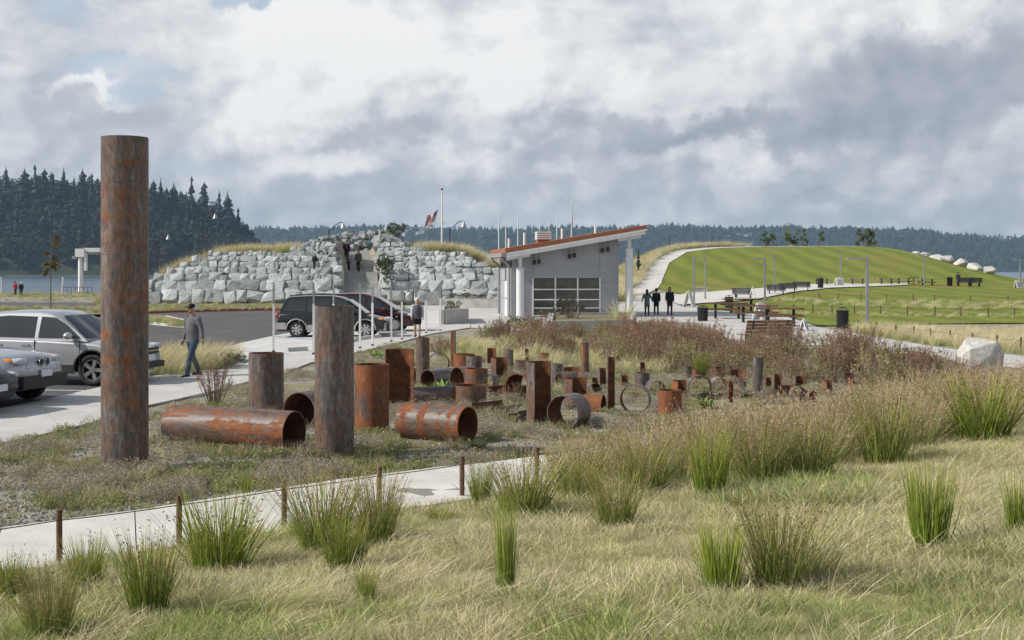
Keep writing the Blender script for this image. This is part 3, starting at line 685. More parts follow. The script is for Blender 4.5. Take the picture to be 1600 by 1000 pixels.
tw = ['first', 'second', 'third', 'fourth', 'fifth', 'sixth', 'seventh', 'eighth', 'ninth', 'tenth', 'eleventh', 'twelfth', 'thirteenth', 'fourteenth', 'fifteenth', 'sixteenth']
order = sorted(range(16), key=lambda i: HOUSES[i][0])
for i, (px, py) in enumerate(HOUSES):
    y = 2800.0
    while y < 3400 and CH + (H0 - py) / F * y > far_hill((px - CX) / F * y, y) + 14: y += 4
    y = min(y, 3300); x = (px - CX) / F * y
    if i < 16: lab = 'small pale house on the far hillside left of the flagpole, %s from the left' % tw[order.index(i)]
    elif i < 20: lab = 'white house high in the far wood above the lawn hill, %s from the left' % tw[i - 16]
    else: lab = 'pale house in the far wood at the right edge of the photo, %s' % ('left one' if i == 20 else 'right one')
    o = link('house', hw[i % 3], None, (x, y, far_hill(x, y) + 9), rnd.uniform(-0.5, 0.5)); o.scale = (0.62, 0.62, 0.66)
    tag(o, lab, 'house', 'houses on the far hillside')
# the air between
hz = MB(); hz.b2((-3200, -80, -4.2), (3200, 3800, 175)); h = hz.build('haze', [])
hm = bpy.data.materials.new('haze_air'); hm.use_nodes = True; N = hm.node_tree.nodes; N.clear()
pv = N.new('ShaderNodeVolumePrincipled'); pv.inputs['Color'].default_value = (0.50, 0.74, 1.0, 1); pv.inputs['Density'].default_value = 0.00012; pv.inputs['Anisotropy'].default_value = 0.2
oo = N.new('ShaderNodeOutputMaterial'); hm.node_tree.links.new(pv.outputs[0], oo.inputs['Volume']); h.data.materials.append(hm); tag(h, kind='stuff')
# ================================================================== rusty steel pieces
def f_steel(nt, N, L, b):
    oi = N.new('ShaderNodeObjectInfo'); tc = N.new('ShaderNodeTexCoord'); sep = N.new('ShaderNodeSeparateColor'); L.new(oi.outputs['Color'], sep.inputs[0])
    off = N.new('ShaderNodeVectorMath'); off.operation = 'SCALE'; off.inputs[0].default_value = (37, 91, 53); L.new(oi.outputs['Random'], off.inputs['Scale'])
    ad = N.new('ShaderNodeVectorMath'); L.new(tc.outputs['Object'], ad.inputs[0]); L.new(off.outputs[0], ad.inputs[1])
    p = ad.outputs[0]
    def mp(s):
        m = N.new('ShaderNodeVectorMath'); m.operation = 'MULTIPLY'; L.new(p, m.inputs[0]); m.inputs[1].default_value = s; return m.outputs[0]
    def ma(op, a, c):
        m = N.new('ShaderNodeMath'); m.operation = op
        for s, v in ((m.inputs[0], a), (m.inputs[1], c)):
            if isinstance(v, bpy.types.NodeSocket): L.new(v, s)
            else: s.default_value = v
        return m.outputs[0]
    streak = nz(N, L, mp((9, 9, 0.8)), 1.0, 6, 0.65, 0.4); blot = nz(N, L, mp((2.2, 2.2, 1.3)), 1.0, 8, 0.68, 0.6); fine = nz(N, L, mp((19, 19, 8)), 1.0, 7, 0.7)
    grey = ramp(N, L, ma('ADD', ma('MULTIPLY', streak, 0.55), ma('MULTIPLY', fine, 0.45)), ((0.37, (0.03, 0.029, 0.031)), (0.5, (0.10, 0.093, 0.09)), (0.62, (0.26, 0.235, 0.21))))
    rust = ramp(N, L, ma('ADD', ma('MULTIPLY', blot, 0.4), ma('MULTIPLY', fine, 0.6)), ((0.3, (0.07, 0.025, 0.013)), (0.5, (0.19, 0.064, 0.025)), (0.68, (0.32, 0.125, 0.05))))
    brown = ramp(N, L, fine, ((0.3, (0.055, 0.028, 0.019)), (0.7, (0.20, 0.115, 0.075))))
    # bands rolled round the pipe, where the object's colour asks for them
    sx = N.new('ShaderNodeSeparateXYZ'); L.new(p, sx.inputs[0])
    cmb = N.new('ShaderNodeCombineXYZ'); L.new(ma('MULTIPLY', sx.outputs[2], 1.0), cmb.inputs[2])
    warp = ma('ADD', sx.outputs[2], ma('MULTIPLY', ma('SUBTRACT', blot, 0.5), 0.12))
    cz = N.new('ShaderNodeCombineXYZ'); L.new(ma('MULTIPLY', warp, 5.5), cz.inputs[2])
    band = nz(N, L, cz.outputs[0], 1.0, 2, 0.5)
    k = ma('ADD', ma('MULTIPLY', blot, 0.85), ma('MULTIPLY', ma('SUBTRACT', streak, 0.5), 0.5))
    k = ma('ADD', k, ma('MULTIPLY', ma('SUBTRACT', band, 0.5), ma('MULTIPLY', sep.outputs[1], 2.2)))
    k = ma('ADD', k, ma('SUBTRACT', sep.outputs[0], 0.5))
    mr = N.new('ShaderNodeMapRange'); L.new(k, mr.inputs[0]); mr.inputs[1].default_value = 0.49; mr.inputs[2].default_value = 0.56
    b2 = nz(N, L, mp((3.1, 3.1, 0.9)), 1.7, 7, 0.7, 0.8); kb = N.new('ShaderNodeMapRange'); L.new(ma('ADD', b2, ma('MULTIPLY', ma('SUBTRACT', k, 0.42), 0.6)), kb.inputs[0]); kb.inputs[1].default_value = 0.34; kb.inputs[2].default_value = 0.58
    col = mixn(N, L, mr.outputs[0], mixn(N, L, kb.outputs[0], grey, brown), rust)
    L.new(col, b.inputs['Base Color']); b.inputs['Roughness'].default_value = 0.62; b.inputs['Specular IOR Level'].default_value = 0.45
    rr = N.new('ShaderNodeMapRange'); L.new(mr.outputs[0], rr.inputs[0]); rr.inputs[3].default_value = 0.5; rr.inputs[4].default_value = 0.85; L.new(rr.outputs[0], b.inputs['Roughness'])
    bump(N, L, b, ma('ADD', fine, ma('MULTIPLY', mr.outputs[0], 0.4)), 0.35, 0.006)
steel = node_mat('weathered_steel', f_steel)
def f_inner(nt, N, L, b):
    p = N.new('ShaderNodeTexCoord').outputs['Object']
    L.new(ramp(N, L, nz(N, L, p, 7, 8, 0.7), ((0.3, (0.05, 0.024, 0.016)), (0.55, (0.135, 0.055, 0.026)), (0.72, (0.22, 0.092, 0.044)))), b.inputs['Base Color'])
    b.inputs['Roughness'].default_value = 0.9; b.inputs['Specular IOR Level'].default_value = 0.2
inner = node_mat('rusty_inner_face', f_inner)
def pipe_mesh(r, L_, a0=0.0, a1=360.0, t=0.016, n=44):
    full = a1 - a0 >= 359.9; k = n if full else max(6, int(n * (a1 - a0) / 360)) + 1
    ang = [R(a0 + (a1 - a0) * i / (n if full else k - 1)) for i in range(k)]
    b = MB(); segs = 3
    def ringv(rr): return [(rr * math.cos(a), rr * math.sin(a), L_ * s / segs) for s in range(segs + 1) for a in ang]
    m = k if full else k - 1
    b.mi = 0; b.add(ringv(r), [(s * k + i, s * k + (i + 1) % k, (s + 1) * k + (i + 1) % k, (s + 1) * k + i) for s in range(segs) for i in range(m)], True)
    b.mi = 1; b.add(ringv(r - t), [(s * k + i, (s + 1) * k + i, (s + 1) * k + (i + 1) % k, s * k + (i + 1) % k) for s in range(segs) for i in range(m)], True)
    b.mi = 0
    for z, fl in ((0.0, True), (L_, False)):
        vs = [(r * math.cos(a), r * math.sin(a), z) for a in ang] + [((r - t) * math.cos(a), (r - t) * math.sin(a), z) for a in ang]
        fs = [(i, (i + 1) % k, k + (i + 1) % k, k + i) for i in range(m)]
        b.add(vs, [tuple(reversed(f)) for f in fs] if fl else fs)
    if not full:
        for i, fl in ((0, False), (k - 1, True)):
            a = ang[i]; q = [(r * math.cos(a), r * math.sin(a), 0), (r * math.cos(a), r * math.sin(a), L_), ((r - t) * math.cos(a), (r - t) * math.sin(a), L_), ((r - t) * math.cos(a), (r - t) * math.sin(a), 0)]
            b.add(q, [(3, 2, 1, 0) if fl else (0, 1, 2, 3)])
    return b.mesh('steel_pipe', [steel, inner])
PIECES = []
def steel_obj(name, me, label, loc, rust, band=0.0, d=None, roll=0.0, cat='steel pipe'):
    o = link(name, me, None, loc); o.color = (rust, band, 0, 1)
    if d is not None:
        q = Vector(d).normalized().to_track_quat('Z', 'Y'); o.rotation_mode = 'QUATERNION'; o.rotation_quaternion = q @ Euler((0, 0, roll)).to_quaternion()
    tag(o, label, cat, 'rusty steel pieces standing and lying in the gravel garden'); PIECES.append((loc[0], loc[1])); return o
def standing(x0, x1, top, base, label, rust=0.5, band=0.0, arc=None, name='standing_pipe', lean=0.0):
    """arc = (direction the open side faces in degrees, opening angle)"""
    g = P((x0 + x1) / 2, base); y = g.y; k = (x1 - x0) / 2 / F; r = k * y / (1 - k); h = CH + (H0 - top) / F * y - g.z
    rust = 0.11 + 0.80 * rust
    if arc is None:
        c = Vector((g.x * (y + r) / y, y + r, g.z - 0.05)); me = pipe_mesh(r, h + 0.05)
    else:
        f, op = arc; an = [R(f + op / 2 + (360 - op) * i / 40) for i in range(41)]; cs = [math.cos(q) for q in an]; sn = min(math.sin(q) for q in an)
        w = max(cs) - min(cs); rr = 2 * r / w; c = Vector((g.x - rr * (max(cs) + min(cs)) / 2, y - rr * sn, g.z - 0.05)); me = pipe_mesh(rr, h + 0.05, f + op / 2, f + 360 - op / 2)
    o = steel_obj(name, me, label, c, rust, band); o.rotation_euler = (0, R(lean), rnd.uniform(0, 6) if arc is None else 0); return o
def lying(ax, ay, bx, by, dia, label, rust=0.5, band=0.0, arc=None, name='lying_pipe', sink=0.03):
    a, c = P(ax, ay), P(bx, by); r = dia / F * c.y / 2; d = c - a; d.z = 0; L_ = d.length
    loc = Vector((a.x, a.y, G(a.x, a.y) + r - sink)); 
    me = pipe_mesh(r, L_) if arc is None else pipe_mesh(r, L_, arc[0], arc[1])
    o = steel_obj(name, me, label, loc, rust, band, d, 0.0); return o
def ring(px, base, dia, length, facing, label, rust=0.4, arc=None, name='pipe_ring', sink=0.03, band=0.0):
    """short pipe on its side; facing = heading of the open end nearest us, degrees from +x"""
    g = P(px, base); r = dia / F * g.y / 2; d = Vector((math.cos(R(facing)), math.sin(R(facing)), 0))
    me = pipe_mesh(r, length) if arc is None else pipe_mesh(r, length, arc[0], arc[1])
    return steel_obj(name, me, label, Vector((g.x, g.y, g.z + r - sink)) - d * length, rust, band, d)
tall = standing(159, 231, 211, 738, 'tallest rusty steel pile, towering at the left of the garden', 0.46, 0.3)
lying(272, 692, 460, 705, 66, 'long rusty pipe lying on its side beside the tallest pile', 0.56, 0.0)
ring(467, 668, 58, 1.3, -112, 'dark open pipe lying behind the long lying pipe, mouth towards us', 0.45)
standing(492, 553, 479, 715, 'tall grey standing pipe in front of the green minivan', 0.36, 0.1)
standing(389, 443, 553, 650, 'dark standing pipe behind the long lying pipe', 0.36)
standing(554, 608, 571, 677, 'orange and dark standing pipe just right of the tall grey pipe', 0.70, 0.2)
standing(601, 647, 546, 638, 'tall orange half pipe standing upright behind the orange standing pipe', 0.9, 0.0, (-100, 200), 'half_pipe')
lying(634, 683, 731, 691, 59, 'orange banded pipe lying with its dark mouth to the right', 0.62, 0.6)
standing(650, 671, 528, 598, 'slim tall dark pipe standing below the white haired walker', 0.48, 0.1)
standing(704, 712, 517, 577, 'narrow dark steel post standing apart before the blond grass', 0.3, 0.0, (-160, 250), 'steel_post')
ring(686, 583, 34, 0.12, -75, 'thin steel hoop standing left of the narrow dark post', 0.4)
standing(709, 742, 554, 588, 'wide orange pipe stub beside the narrow dark post', 0.75)
standing(728, 753, 557, 594, 'short grey pipe standing behind the dark crescent ring', 0.3)
ring(714, 612, 41, 0.42, -142, 'dark crescent shaped ring behind the banded lying pipe', 0.35)
standing(726, 762, 577, 615, 'orange topped pipe stub behind the squat grey drum', 0.62, 0.5)
standing(710, 760, 604, 638, 'squat grey drum standing right behind the banded lying pipe', 0.42)
lying(642, 637, 716, 634, 34, 'brown pipe lying low behind the banded lying pipe', 0.48)
lying(668, 606, 702, 602, 30, 'grey pipe lying among green leaves beside the slim tall pipe', 0.3)
lying(752, 648, 800, 642, 44, 'open trough of half pipe right of the banded pipe mouth', 0.45, 0.0, (200, 350), 'half_pipe_trough')
lying(792, 660, 838, 652, 42, 'dark tilted trough lying against the tall upright half pipe', 0.2, 0.0, (180, 330), 'half_pipe_trough')
standing(823, 862, 567, 665, 'tall upright half pipe with grey edge and dark hollow, centre of the garden', 0.38, 0.0, (-32, 180), 'half_pipe')
ring(879, 670, 55, 0.5, -118, 'short dark pipe ring in front of the tall upright half pipe', 0.36)
lying(912, 641, 943, 642, 42, 'orange pipe half sunk in the ground behind the short dark ring', 0.66, 0.0, None, 'lying_pipe', 0.2)
standing(883, 919, 593, 638, 'low upright half pipe with shaded hollow behind the short dark ring', 0.6, 0.0, (-32, 180), 'half_pipe')
standing(908, 921, 536, 592, 'slim dark standing pipe left of the grey and orange strip', 0.44, 0.0, None, 'standing_pipe', 2.5)
standing(949, 961, 558, 643, 'narrow upright steel strip, orange above and grey below', 0.46, 0.9, (-75, 250), 'steel_post')
ring(991, 645, 47, 0.2, -106, 'round open hoop ring standing alone right of the narrow strip', 0.42)
standing(992, 1015, 583, 612, 'dark pipe stub standing behind the round open hoop', 0.22)
standing(1028, 1065, 611, 655, 'orange standing drum nearest the brown reeds', 0.75)
standing(935, 948, 576, 607, 'dark open half pipe standing left of the dark stub', 0.25, 0.0, (-40, 200), 'half_pipe')
ring(1028, 617, 24, 0.4, -80, 'dark pipe mouth facing us between dark stub and orange drum', 0.3)
standing(1052, 1076, 596, 626, 'orange half pipe standing left of the large thin hoop', 0.85, 0.0, (-32, 180), 'half_pipe')
ring(1094, 622, 38, 0.14, -85, 'large thin hoop on a dark trough beside green leaves', 0.25)
lying(1077, 627, 1120, 622, 22, 'low dark trough under the large thin hoop', 0.25, 0.0, (180, 360), 'half_pipe_trough')
standing(1067, 1081, 572, 594, 'short dark pipe standing behind the large thin hoop', 0.25)
standing(1175, 1191, 559, 622, 'tall grey pipe standing among the reeds on the right', 0.34, 0.0, None, 'standing_pipe', 2.0)
standing(1141, 1165, 578, 599, 'orange cup of half pipe left of the tall grey right pipe', 0.85, 0.0, (-90, 190), 'half_pipe')
standing(1117, 1131, 573, 594, 'small orange plate standing above a dark mouth', 0.7, 0.0, (-70, 240), 'half_pipe')
ring(1126, 610, 22, 0.35, -85, 'small dark pipe mouth under the small orange plate', 0.3)
standing(1138, 1146, 596, 629, 'thin orange strip standing right of the green leaves', 0.9, 0.0, (-75, 250), 'steel_post')
standing(1154, 1167, 597, 613, 'small dark stub left of the tall grey right pipe', 0.2)
standing(1209, 1222, 584, 618, 'orange panel standing right of the tall grey right pipe', 0.75, 0.0, (-90, 240), 'half_pipe')
standing(1216, 1243, 603, 622, 'dark open box shaped half pipe by the reeds', 0.2, 0.0, (-80, 200), 'half_pipe')
ring(1249, 628, 26, 0.16, -80, 'small brown arch ring rising from the reeds', 0.5)
ring(1271, 628, 20, 0.3, -60, 'brown pipe end just right of the small brown arch', 0.5)
ring(1324, 646, 38, 0.1, -95, 'wide thin arch ring half hidden in the reeds, rightmost', 0.3)
standing(1325, 1337, 595, 610, 'small orange stub on the right, beside a yellow tuft', 0.85)
standing(1320, 1333, 583, 594, 'tiny orange cup farthest right among brown shrubs', 0.8, 0.0, (-90, 190), 'half_pipe')
standing(1243, 1261, 588, 605, 'dark box shaped stub below the brown shrubs on the right', 0.15, 0.0, (-80, 200), 'half_pipe')
standing(761, 775, 544, 568, 'orange plate standing in the back row before blond grass', 0.8, 0.0, (-100, 240), 'half_pipe')
standing(788, 802, 547, 576, 'slim grey pipe standing in the back row beside a yellow tuft', 0.25)
standing(767, 793, 560, 596, 'upright half pipe with shaded left half in the back row', 0.6, 0.0, (-32, 180), 'half_pipe')
standing(804, 821, 564, 579, 'small dark pot like stub holding a yellow tuft', 0.4)
lying(776, 624, 810, 620, 36, 'orange trough lying left of the tall upright half pipe', 0.75, 0.0, (170, 370), 'half_pipe_trough')
lying(808, 626, 832, 622, 44, 'orange and white pipe lying behind the tall upright half pipe', 0.6, 0.5)
ring(866, 562, 22, 0.1, -80, 'thin far arch ring in the blond grass behind the garden', 0.4)
standing(861, 879, 569, 598, 'dark pipe standing right behind the tall upright half pipe', 0.2)
lying(874, 600, 897, 598, 20, 'short dark pipe lying between two dark standing pipes', 0.15)
standing(880, 905, 574, 594, 'pale orange low wall of half pipe in the back row', 0.85, 0.0, (-90, 200), 'half_pipe')
standing(820, 826, 545, 566, 'thin orange post farthest back in the garden', 0.9, 0.0, (-75, 250), 'steel_post')

for q in ((968, 983, 588, 608, 'brown half pipe behind the round open hoop', 0.6, 0.0, (-40, 180), 'half_pipe'), (1000, 1008, 566, 590, 'thin brown post behind the dark stub', 0.7, 0.0, (-75, 250), 'steel_post'), (1082, 1092, 578, 600, 'small brown stub just behind the large thin hoop', 0.6), (1196, 1206, 590, 616, 'small orange post close right of the tall grey right pipe', 0.8, 0.0, (-75, 250), 'steel_post'),
          (1288, 1304, 596, 616, 'brown half pipe between the arches and the yellow tuft', 0.6, 0.0, (-40, 180), 'half_pipe'), (842, 858, 552, 568, 'small brown drum in the blond grass behind the garden', 0.6), (925, 934, 590, 616, 'thin brown plate left of the dark open half pipe', 0.6, 0.0, (-60, 230), 'steel_post'), (640, 650, 575, 600, 'dark post left of the slim tall dark pipe', 0.3, 0.0, (-75, 250), 'steel_post')): standing(*q)
for q in ((1050, 640, 26, 0.3, -70, 'small brown ring right behind the orange drum', 0.55), (1150, 612, 24, 0.16, -100, 'small hoop left of the small dark stub', 0.5), (930, 622, 26, 0.35, -60, 'brown pipe mouth left of the narrow strip', 0.5), (1200, 632, 26, 0.2, -95, 'low hoop at the foot of the orange panel', 0.5), (760, 606, 24, 0.3, -120, 'small dark pipe mouth right of the orange topped stub', 0.3)): ring(*q)
def seam(o, r, z):
    b = MB(); n = 40; b.tube([(r * math.cos(2 * math.pi * i / n), r * math.sin(2 * math.pi * i / n), z) for i in range(n + 1)], 0.004, 6, caps=False); w_ = b.build('weld_seam', steel, o); w_.color = (0.2, 0, 0, 1)
rp = max(v.co.x for v in tall.data.vertices)
for z in (0.55, 1.42, 2.9, 3.85): seam(tall, rp, z)
# ================================================================== the boulder mound
def f_rock(nt, N, L, b):
    p = N.new('ShaderNodeNewGeometry').outputs['Position']; oi = N.new('ShaderNodeObjectInfo')
    c = ramp(N, L, nz(N, L, p, 1.6, 9, 0.72, 0.8), ((0.28, (0.19, 0.21, 0.21)), (0.45, (0.44, 0.465, 0.46)), (0.6, (0.57, 0.59, 0.58)), (0.75, (0.71, 0.71, 0.69))))
    v = ramp(N, L, nz(N, L, p, 5.5, 8, 0.8, 1.5), ((0.3, (0.62, 0.66, 0.66)), (0.55, (1.0, 1.0, 1.0)), (0.7, (1.12, 1.1, 1.05))))
    mr = N.new('ShaderNodeMapRange'); L.new(oi.outputs['Random'], mr.inputs[0]); mr.inputs[3].default_value = 0.62; mr.inputs[4].default_value = 1.14
    s = N.new('ShaderNodeVectorMath'); s.operation = 'SCALE'; L.new(mixn(N, L, 1.0, c, v, 'MULTIPLY'), s.inputs[0]); L.new(mr.outputs[0], s.inputs['Scale'])
    L.new(s.outputs[0], b.inputs['Base Color']); b.inputs['Roughness'].default_value = 0.9; b.inputs['Specular IOR Level'].default_value = 0.2
    bump(N, L, b, nz(N, L, p, 3.2, 8, 0.75, 0.6), 0.9, 0.12)
rock_m = node_mat('quarry_rock', f_rock)
def rock_mesh(seed, m, boxy=3.0, n=26, bev=0.05):
    g = random.Random(seed); bm = bmesh.new()
    if boxy > 5:                                        # split quarry block: skewed box with broken corners
        for x in (-1, 1):
            for y in (-1, 1):
                for z in (-1, 1):
                    q = Vector((x * g.uniform(0.36, 0.5), y * g.uniform(0.36, 0.5), z * g.uniform(0.34, 0.5)))
                    if g.random() < 0.45:
                        for ax in range(3): v = q.copy(); v[ax] *= g.uniform(0.45, 0.75); bm.verts.new(v)
                    else: bm.verts.new(q)
        for ax in range(3):
            for sg in (-1, 1): v = Vector((g.uniform(-.2, .2), g.uniform(-.2, .2), g.uniform(-.2, .2))); v[ax] = sg * g.uniform(0.46, 0.54); bm.verts.new(v)
    else:
        for _ in range(n):
            v = Vector((g.gauss(0, 1), g.gauss(0, 1), g.gauss(0, 1))).normalized()
            k = (abs(v.x) ** boxy + abs(v.y) ** boxy + abs(v.z) ** boxy) ** (-1.0 / boxy)
            bm.verts.new(v * k * 0.5 * g.uniform(0.86, 1.08))
    r = bmesh.ops.convex_hull(bm, input=bm.verts[:])
    bmesh.ops.delete(bm, geom=[x for x in r['geom_interior'] if isinstance(x, bmesh.types.BMVert)], context='VERTS')
    bmesh.ops.dissolve_limit(bm, angle_limit=R(7), verts=bm.verts[:], edges=bm.edges[:])
    bmesh.ops.bevel(bm, geom=bm.edges[:], offset=bev, segments=1, affect='EDGES', clamp_overlap=True)
    bmesh.ops.recalc_face_normals(bm, faces=bm.faces[:])
    me = bpy.data.meshes.new('boulder'); bm.to_mesh(me); bm.free(); me.materials.append(m); return me
ROCKS = [rock_mesh(100 + i, rock_m, 12.0, 15, 0.02) for i in range(16)]
mound = thing('boulder_mound', 'big grey boulder mound of stacked quarry rock behind the car park', 'rock mound', (-13, 95, 0))
MO = Vector((-13, 95, 0))
def boulder(x, y, z, w, h, dpt, g, tilt=0.09):
    o = link('boulder', g.choice(ROCKS), mound); o.location = Vector((x, y, z)) - MO
    o.scale = (w, dpt, h); o.rotation_euler = (-0.42 + g.uniform(-tilt, tilt) * 1.5, g.uniform(-tilt, tilt), g.uniform(-0.15, 0.15) + 0.0); return o
g = random.Random(11); cnt = 0; z = 0.0; spare = []
heights = [0.86, 0.74, 0.56, 0.5, 0.46, 0.42, 0.38, 0.35, 0.33, 0.31, 0.3, 0.3, 0.3, 0.3]
for row, hh in enumerate(heights):
    x = -28.3 + g.uniform(0, 0.5)
    while x < 0.2:
        w = hh * g.uniform(0.75, 1.9); xc = x + w / 2; x += w * 0.97
        y = ROCK_Y + 0.62 + 0.8 * (z + hh * 0.5)
        if rock_top(xc) - z < hh * 0.85: continue
        if -15.3 < xc < -9.2 and abs(xc - ramp_x(95.0 + (y - 95.0) * 1.6)) < RAMP_W + 0.15 + w * 0.3: continue
        hj = hh * g.uniform(0.92, 1.2)
        if row < 9 and cnt < 292: boulder(xc, y + g.uniform(-0.10, 0.10), z + hj * 0.5 - 0.05, w * 1.14, hj * 1.3, 1.1 * hh + 0.45, g, 0.15); cnt += 1
        else: spare.append((xc, y, z + hh * 0.5 - 0.05, w * 1.1, hj * 1.1, 1.0))
        if row < 7: spare.append((xc + w * 0.5, y - 0.15, z + hh * g.uniform(0.0, 1.0), hh * 0.5, hh * 0.42, 0.5))
    z += hh
# both flanks of the stairway
for s in (-1, 1):
    for k in range(9):
        y = 96.2 + k * 1.05; xx = ramp_x(y) + s * (RAMP_W + 0.5); zb = stair_z(y)
        for q in range(3):
            zt = zb + 0.35 + q * 0.6
            if zt < min(rock_top(xx), (y - 95.0) / 0.8 + 0.2): boulder(xx, y, zt, 0.85, 0.75, 1.1, g); cnt += 1
# loose rubble on top, too small to tell apart
bmv, bmf = [], []
for i in range(420):
    x = g.uniform(-16.5, -7.4); t = rock_top(x); q = g.uniform(0, 1); y = ROCK_Y + 1.2 + 0.8 * t + q * 7.0
    if abs(x - ramp_x(y)) < RAMP_W + 0.3 and y < 109: continue
    s = g.uniform(0.25, 0.6); spare.append((x, y, G(x, y) + s * 0.2 + g.uniform(0, 0.25), s * 1.2, s * 0.8, s))
for i in range(110):
    y = g.uniform(108.8, 113.5); x = ramp_x(y) + g.uniform(-3.4, 3.6); s = g.uniform(0.3, 0.7); spare.append((x, y, G(x, y) + s * 0.2 + (y - 108.8) * 0.16 + g.uniform(0, 0.2), s * 1.2, s * 0.8, s))
for (x, y, z_, w, h_, d_) in spare:
    me = g.choice(ROCKS); o = len(bmv); M = Matrix.Translation(Vector((x, y, z_)) - MO) @ Euler((g.uniform(-.3, .3), g.uniform(-.3, .3), g.uniform(0, 6))).to_matrix().to_4x4() @ Matrix.Diagonal((w, d_, h_, 1))
    bmv += [tuple(M @ v.co) for v in me.vertices]; bmf += [tuple(i + o for i in p.vertices) for p in me.polygons]
me = bpy.data.meshes.new('rubble'); me.from_pydata(bmv, [], bmf); me.materials.append(rock_m); tag(link('rubble', me, mound), kind='stuff')
print('boulders', cnt)
# stairway of broad concrete steps climbing through the mound
st_m = mat('stair_concrete', (0.40, 0.39, 0.37), (0.50, 0.49, 0.47), 2, 0.9, 0.2, space='World')
stairs = thing('stairway', 'broad pale concrete stairway climbing between the boulders', 'stairs', (-11, 95, 0))
y0 = 93.4; k = 0
while y0 < 109.3:
    dep = 0.62; x0, x1 = ramp_x(max(95, y0)), ramp_x(max(95, y0 + dep)); hw_ = RAMP_W + (0.4 if y0 < 95.3 else 0.06)
    b = MB(); zb = stair_z(y0 + dep) + 0.05 + (0.004 if k % 2 else 0); za = zb - 1.2
    vs = [(x0 - hw_, y0, za), (x0 + hw_, y0, za), (x1 + hw_, y0 + dep + 0.02, za), (x1 - hw_, y0 + dep + 0.02, za)]; vs += [(a, c, zb) for a, c, _ in vs]
    b.add([Vector(v) - Vector((-11, 95, 0)) for v in vs], [(0, 3, 2, 1), (4, 5, 6, 7), (0, 1, 5, 4), (1, 2, 6, 5), (2, 3, 7, 6), (3, 0, 4, 7)]); b.build('step', st_m, stairs)
    y0 += dep; k += 1
for yy in (99.5, 102.6):
    b = MB(); b.box((ramp_x(yy) + RAMP_W - 0.35 + 11, yy - 95, stair_z(yy) + 0.2), (0.9, 1.5, 0.9)); b.build('cheek_wall', st_m, stairs)
# ================================================================== the pavilion
wall_m = mat('grey_wall_panel', (0.30, 0.31, 0.335), (0.34, 0.35, 0.37), 1.5, 0.7, 0.05)
col_m = mat('pale_column_paint', (0.62, 0.63, 0.65), (0.68, 0.69, 0.70), 2, 0.5)
white_m = mat('white_paint', (0.78, 0.78, 0.77), (0.70, 0.70, 0.69), 3, 0.5)
orange_m = mat('rust_orange_roof_metal', (0.33, 0.125, 0.06), (0.27, 0.10, 0.045), 2, 0.6)
grey_metal = mat('grey_metal', (0.28, 0.29, 0.30), (0.34, 0.35, 0.36), 4, 0.45, metal=0.3)
black_m = mat('black_metal', (0.015, 0.015, 0.016), (0.03, 0.03, 0.03), 6, 0.45)
glass_m = mat('dark_glass', (0.075, 0.08, 0.08), (0.03, 0.033, 0.035), 1.1, 0.06, spec=0.9)  # grey of reflections put into the pane colour as soft mottles
soffit_m = mat('soffit', (0.55, 0.55, 0.54), rough=0.7)
BR = R(7); B0 = P(800, 496)
bld = thing('park_pavilion', 'grey park pavilion with tilted rust orange roof and gridded window', 'building', B0, BR)
def rz_(x): return 3.55 + (x + 0.45) * 0.174          # underside of the roof along the front
WW, WD = 6.45, 6.2
Mf = Matrix(((1, 0, 0, 0), (0, 0, 1, 0), (0, 1, 0, 0), (0, 0, 0, 1)))   # (u, v, w) -> x=u, z=v, y=w
b = MB(); b.prism([(0.012, -0.3), (WW - 0.012, -0.3), (WW - 0.012, rz_(WW) - 0.02), (0.012, rz_(0) - 0.02)], 0.05, WD, Mf); b.build('wall', mat('wall_core', (0.2, 0.2, 0.21)), bld)
# cladding panels on the front with open joints
def panel(u0, u1, v0, v1f, v1g):
    q = MB(); q.prism([(u0 + 0.008, v0 + 0.008), (u1 - 0.008, v0 + 0.008), (u1 - 0.008, v1g - 0.008), (u0 + 0.008, v1f - 0.008)], 0.0, 0.048, Mf); q.build('wall_panel', wall_m, bld)
WIN = (1.25, 5.3, 0.1, 2.32)
panel(0, WIN[0], -0.2, 0.9, 0.9); panel(0, WIN[0], 0.9, 2.1, 2.1); panel(0, WIN[0], 2.1, rz_(0) - .03, rz_(WIN[0]) - .03)
panel(WIN[0], WIN[1], WIN[3], rz_(WIN[0]) - .03, rz_(WIN[1]) - .03); panel(WIN[0], WIN[1], -0.2, WIN[2], WIN[2])
panel(WIN[1], WW, -0.2, 2.05, 2.05); panel(WIN[1], WW, 2.05, rz_(WIN[1]) - .03, rz_(WW) - .03)
# left side cladding, door and louvre
for k, (v0, v1) in enumerate(((0.02, 1.1), (1.1, 2.15), (2.15, 2.9))):
    for a, c in ((0.0, 0.9), (0.9, 2.2), (3.3, 4.8), (4.8, WD)):
        q = MB(); q.b2((-0.045, a + .008, v0 + .008), (0.003, c - .008, v1 - .008)); q.build('wall_panel', wall_m, bld)
q = MB(); q.b2((-0.05, 2.22, 0.0), (0.0, 3.28, 2.14)); dr = q.build('door', col_m, bld)
q = MB(); q.tube([(-0.09, 2.35, 1.0), (-0.09, 2.35, 1.15)], 0.02, 6); q.build('handle', black_m, dr)
for k in range(7):
    q = MB(); q.b2((-0.05, 0.3 + k * 0.8, 2.98), (-0.01, 0.95 + k * 0.8, 3.3)); q.build('vent_opening', black_m, bld)
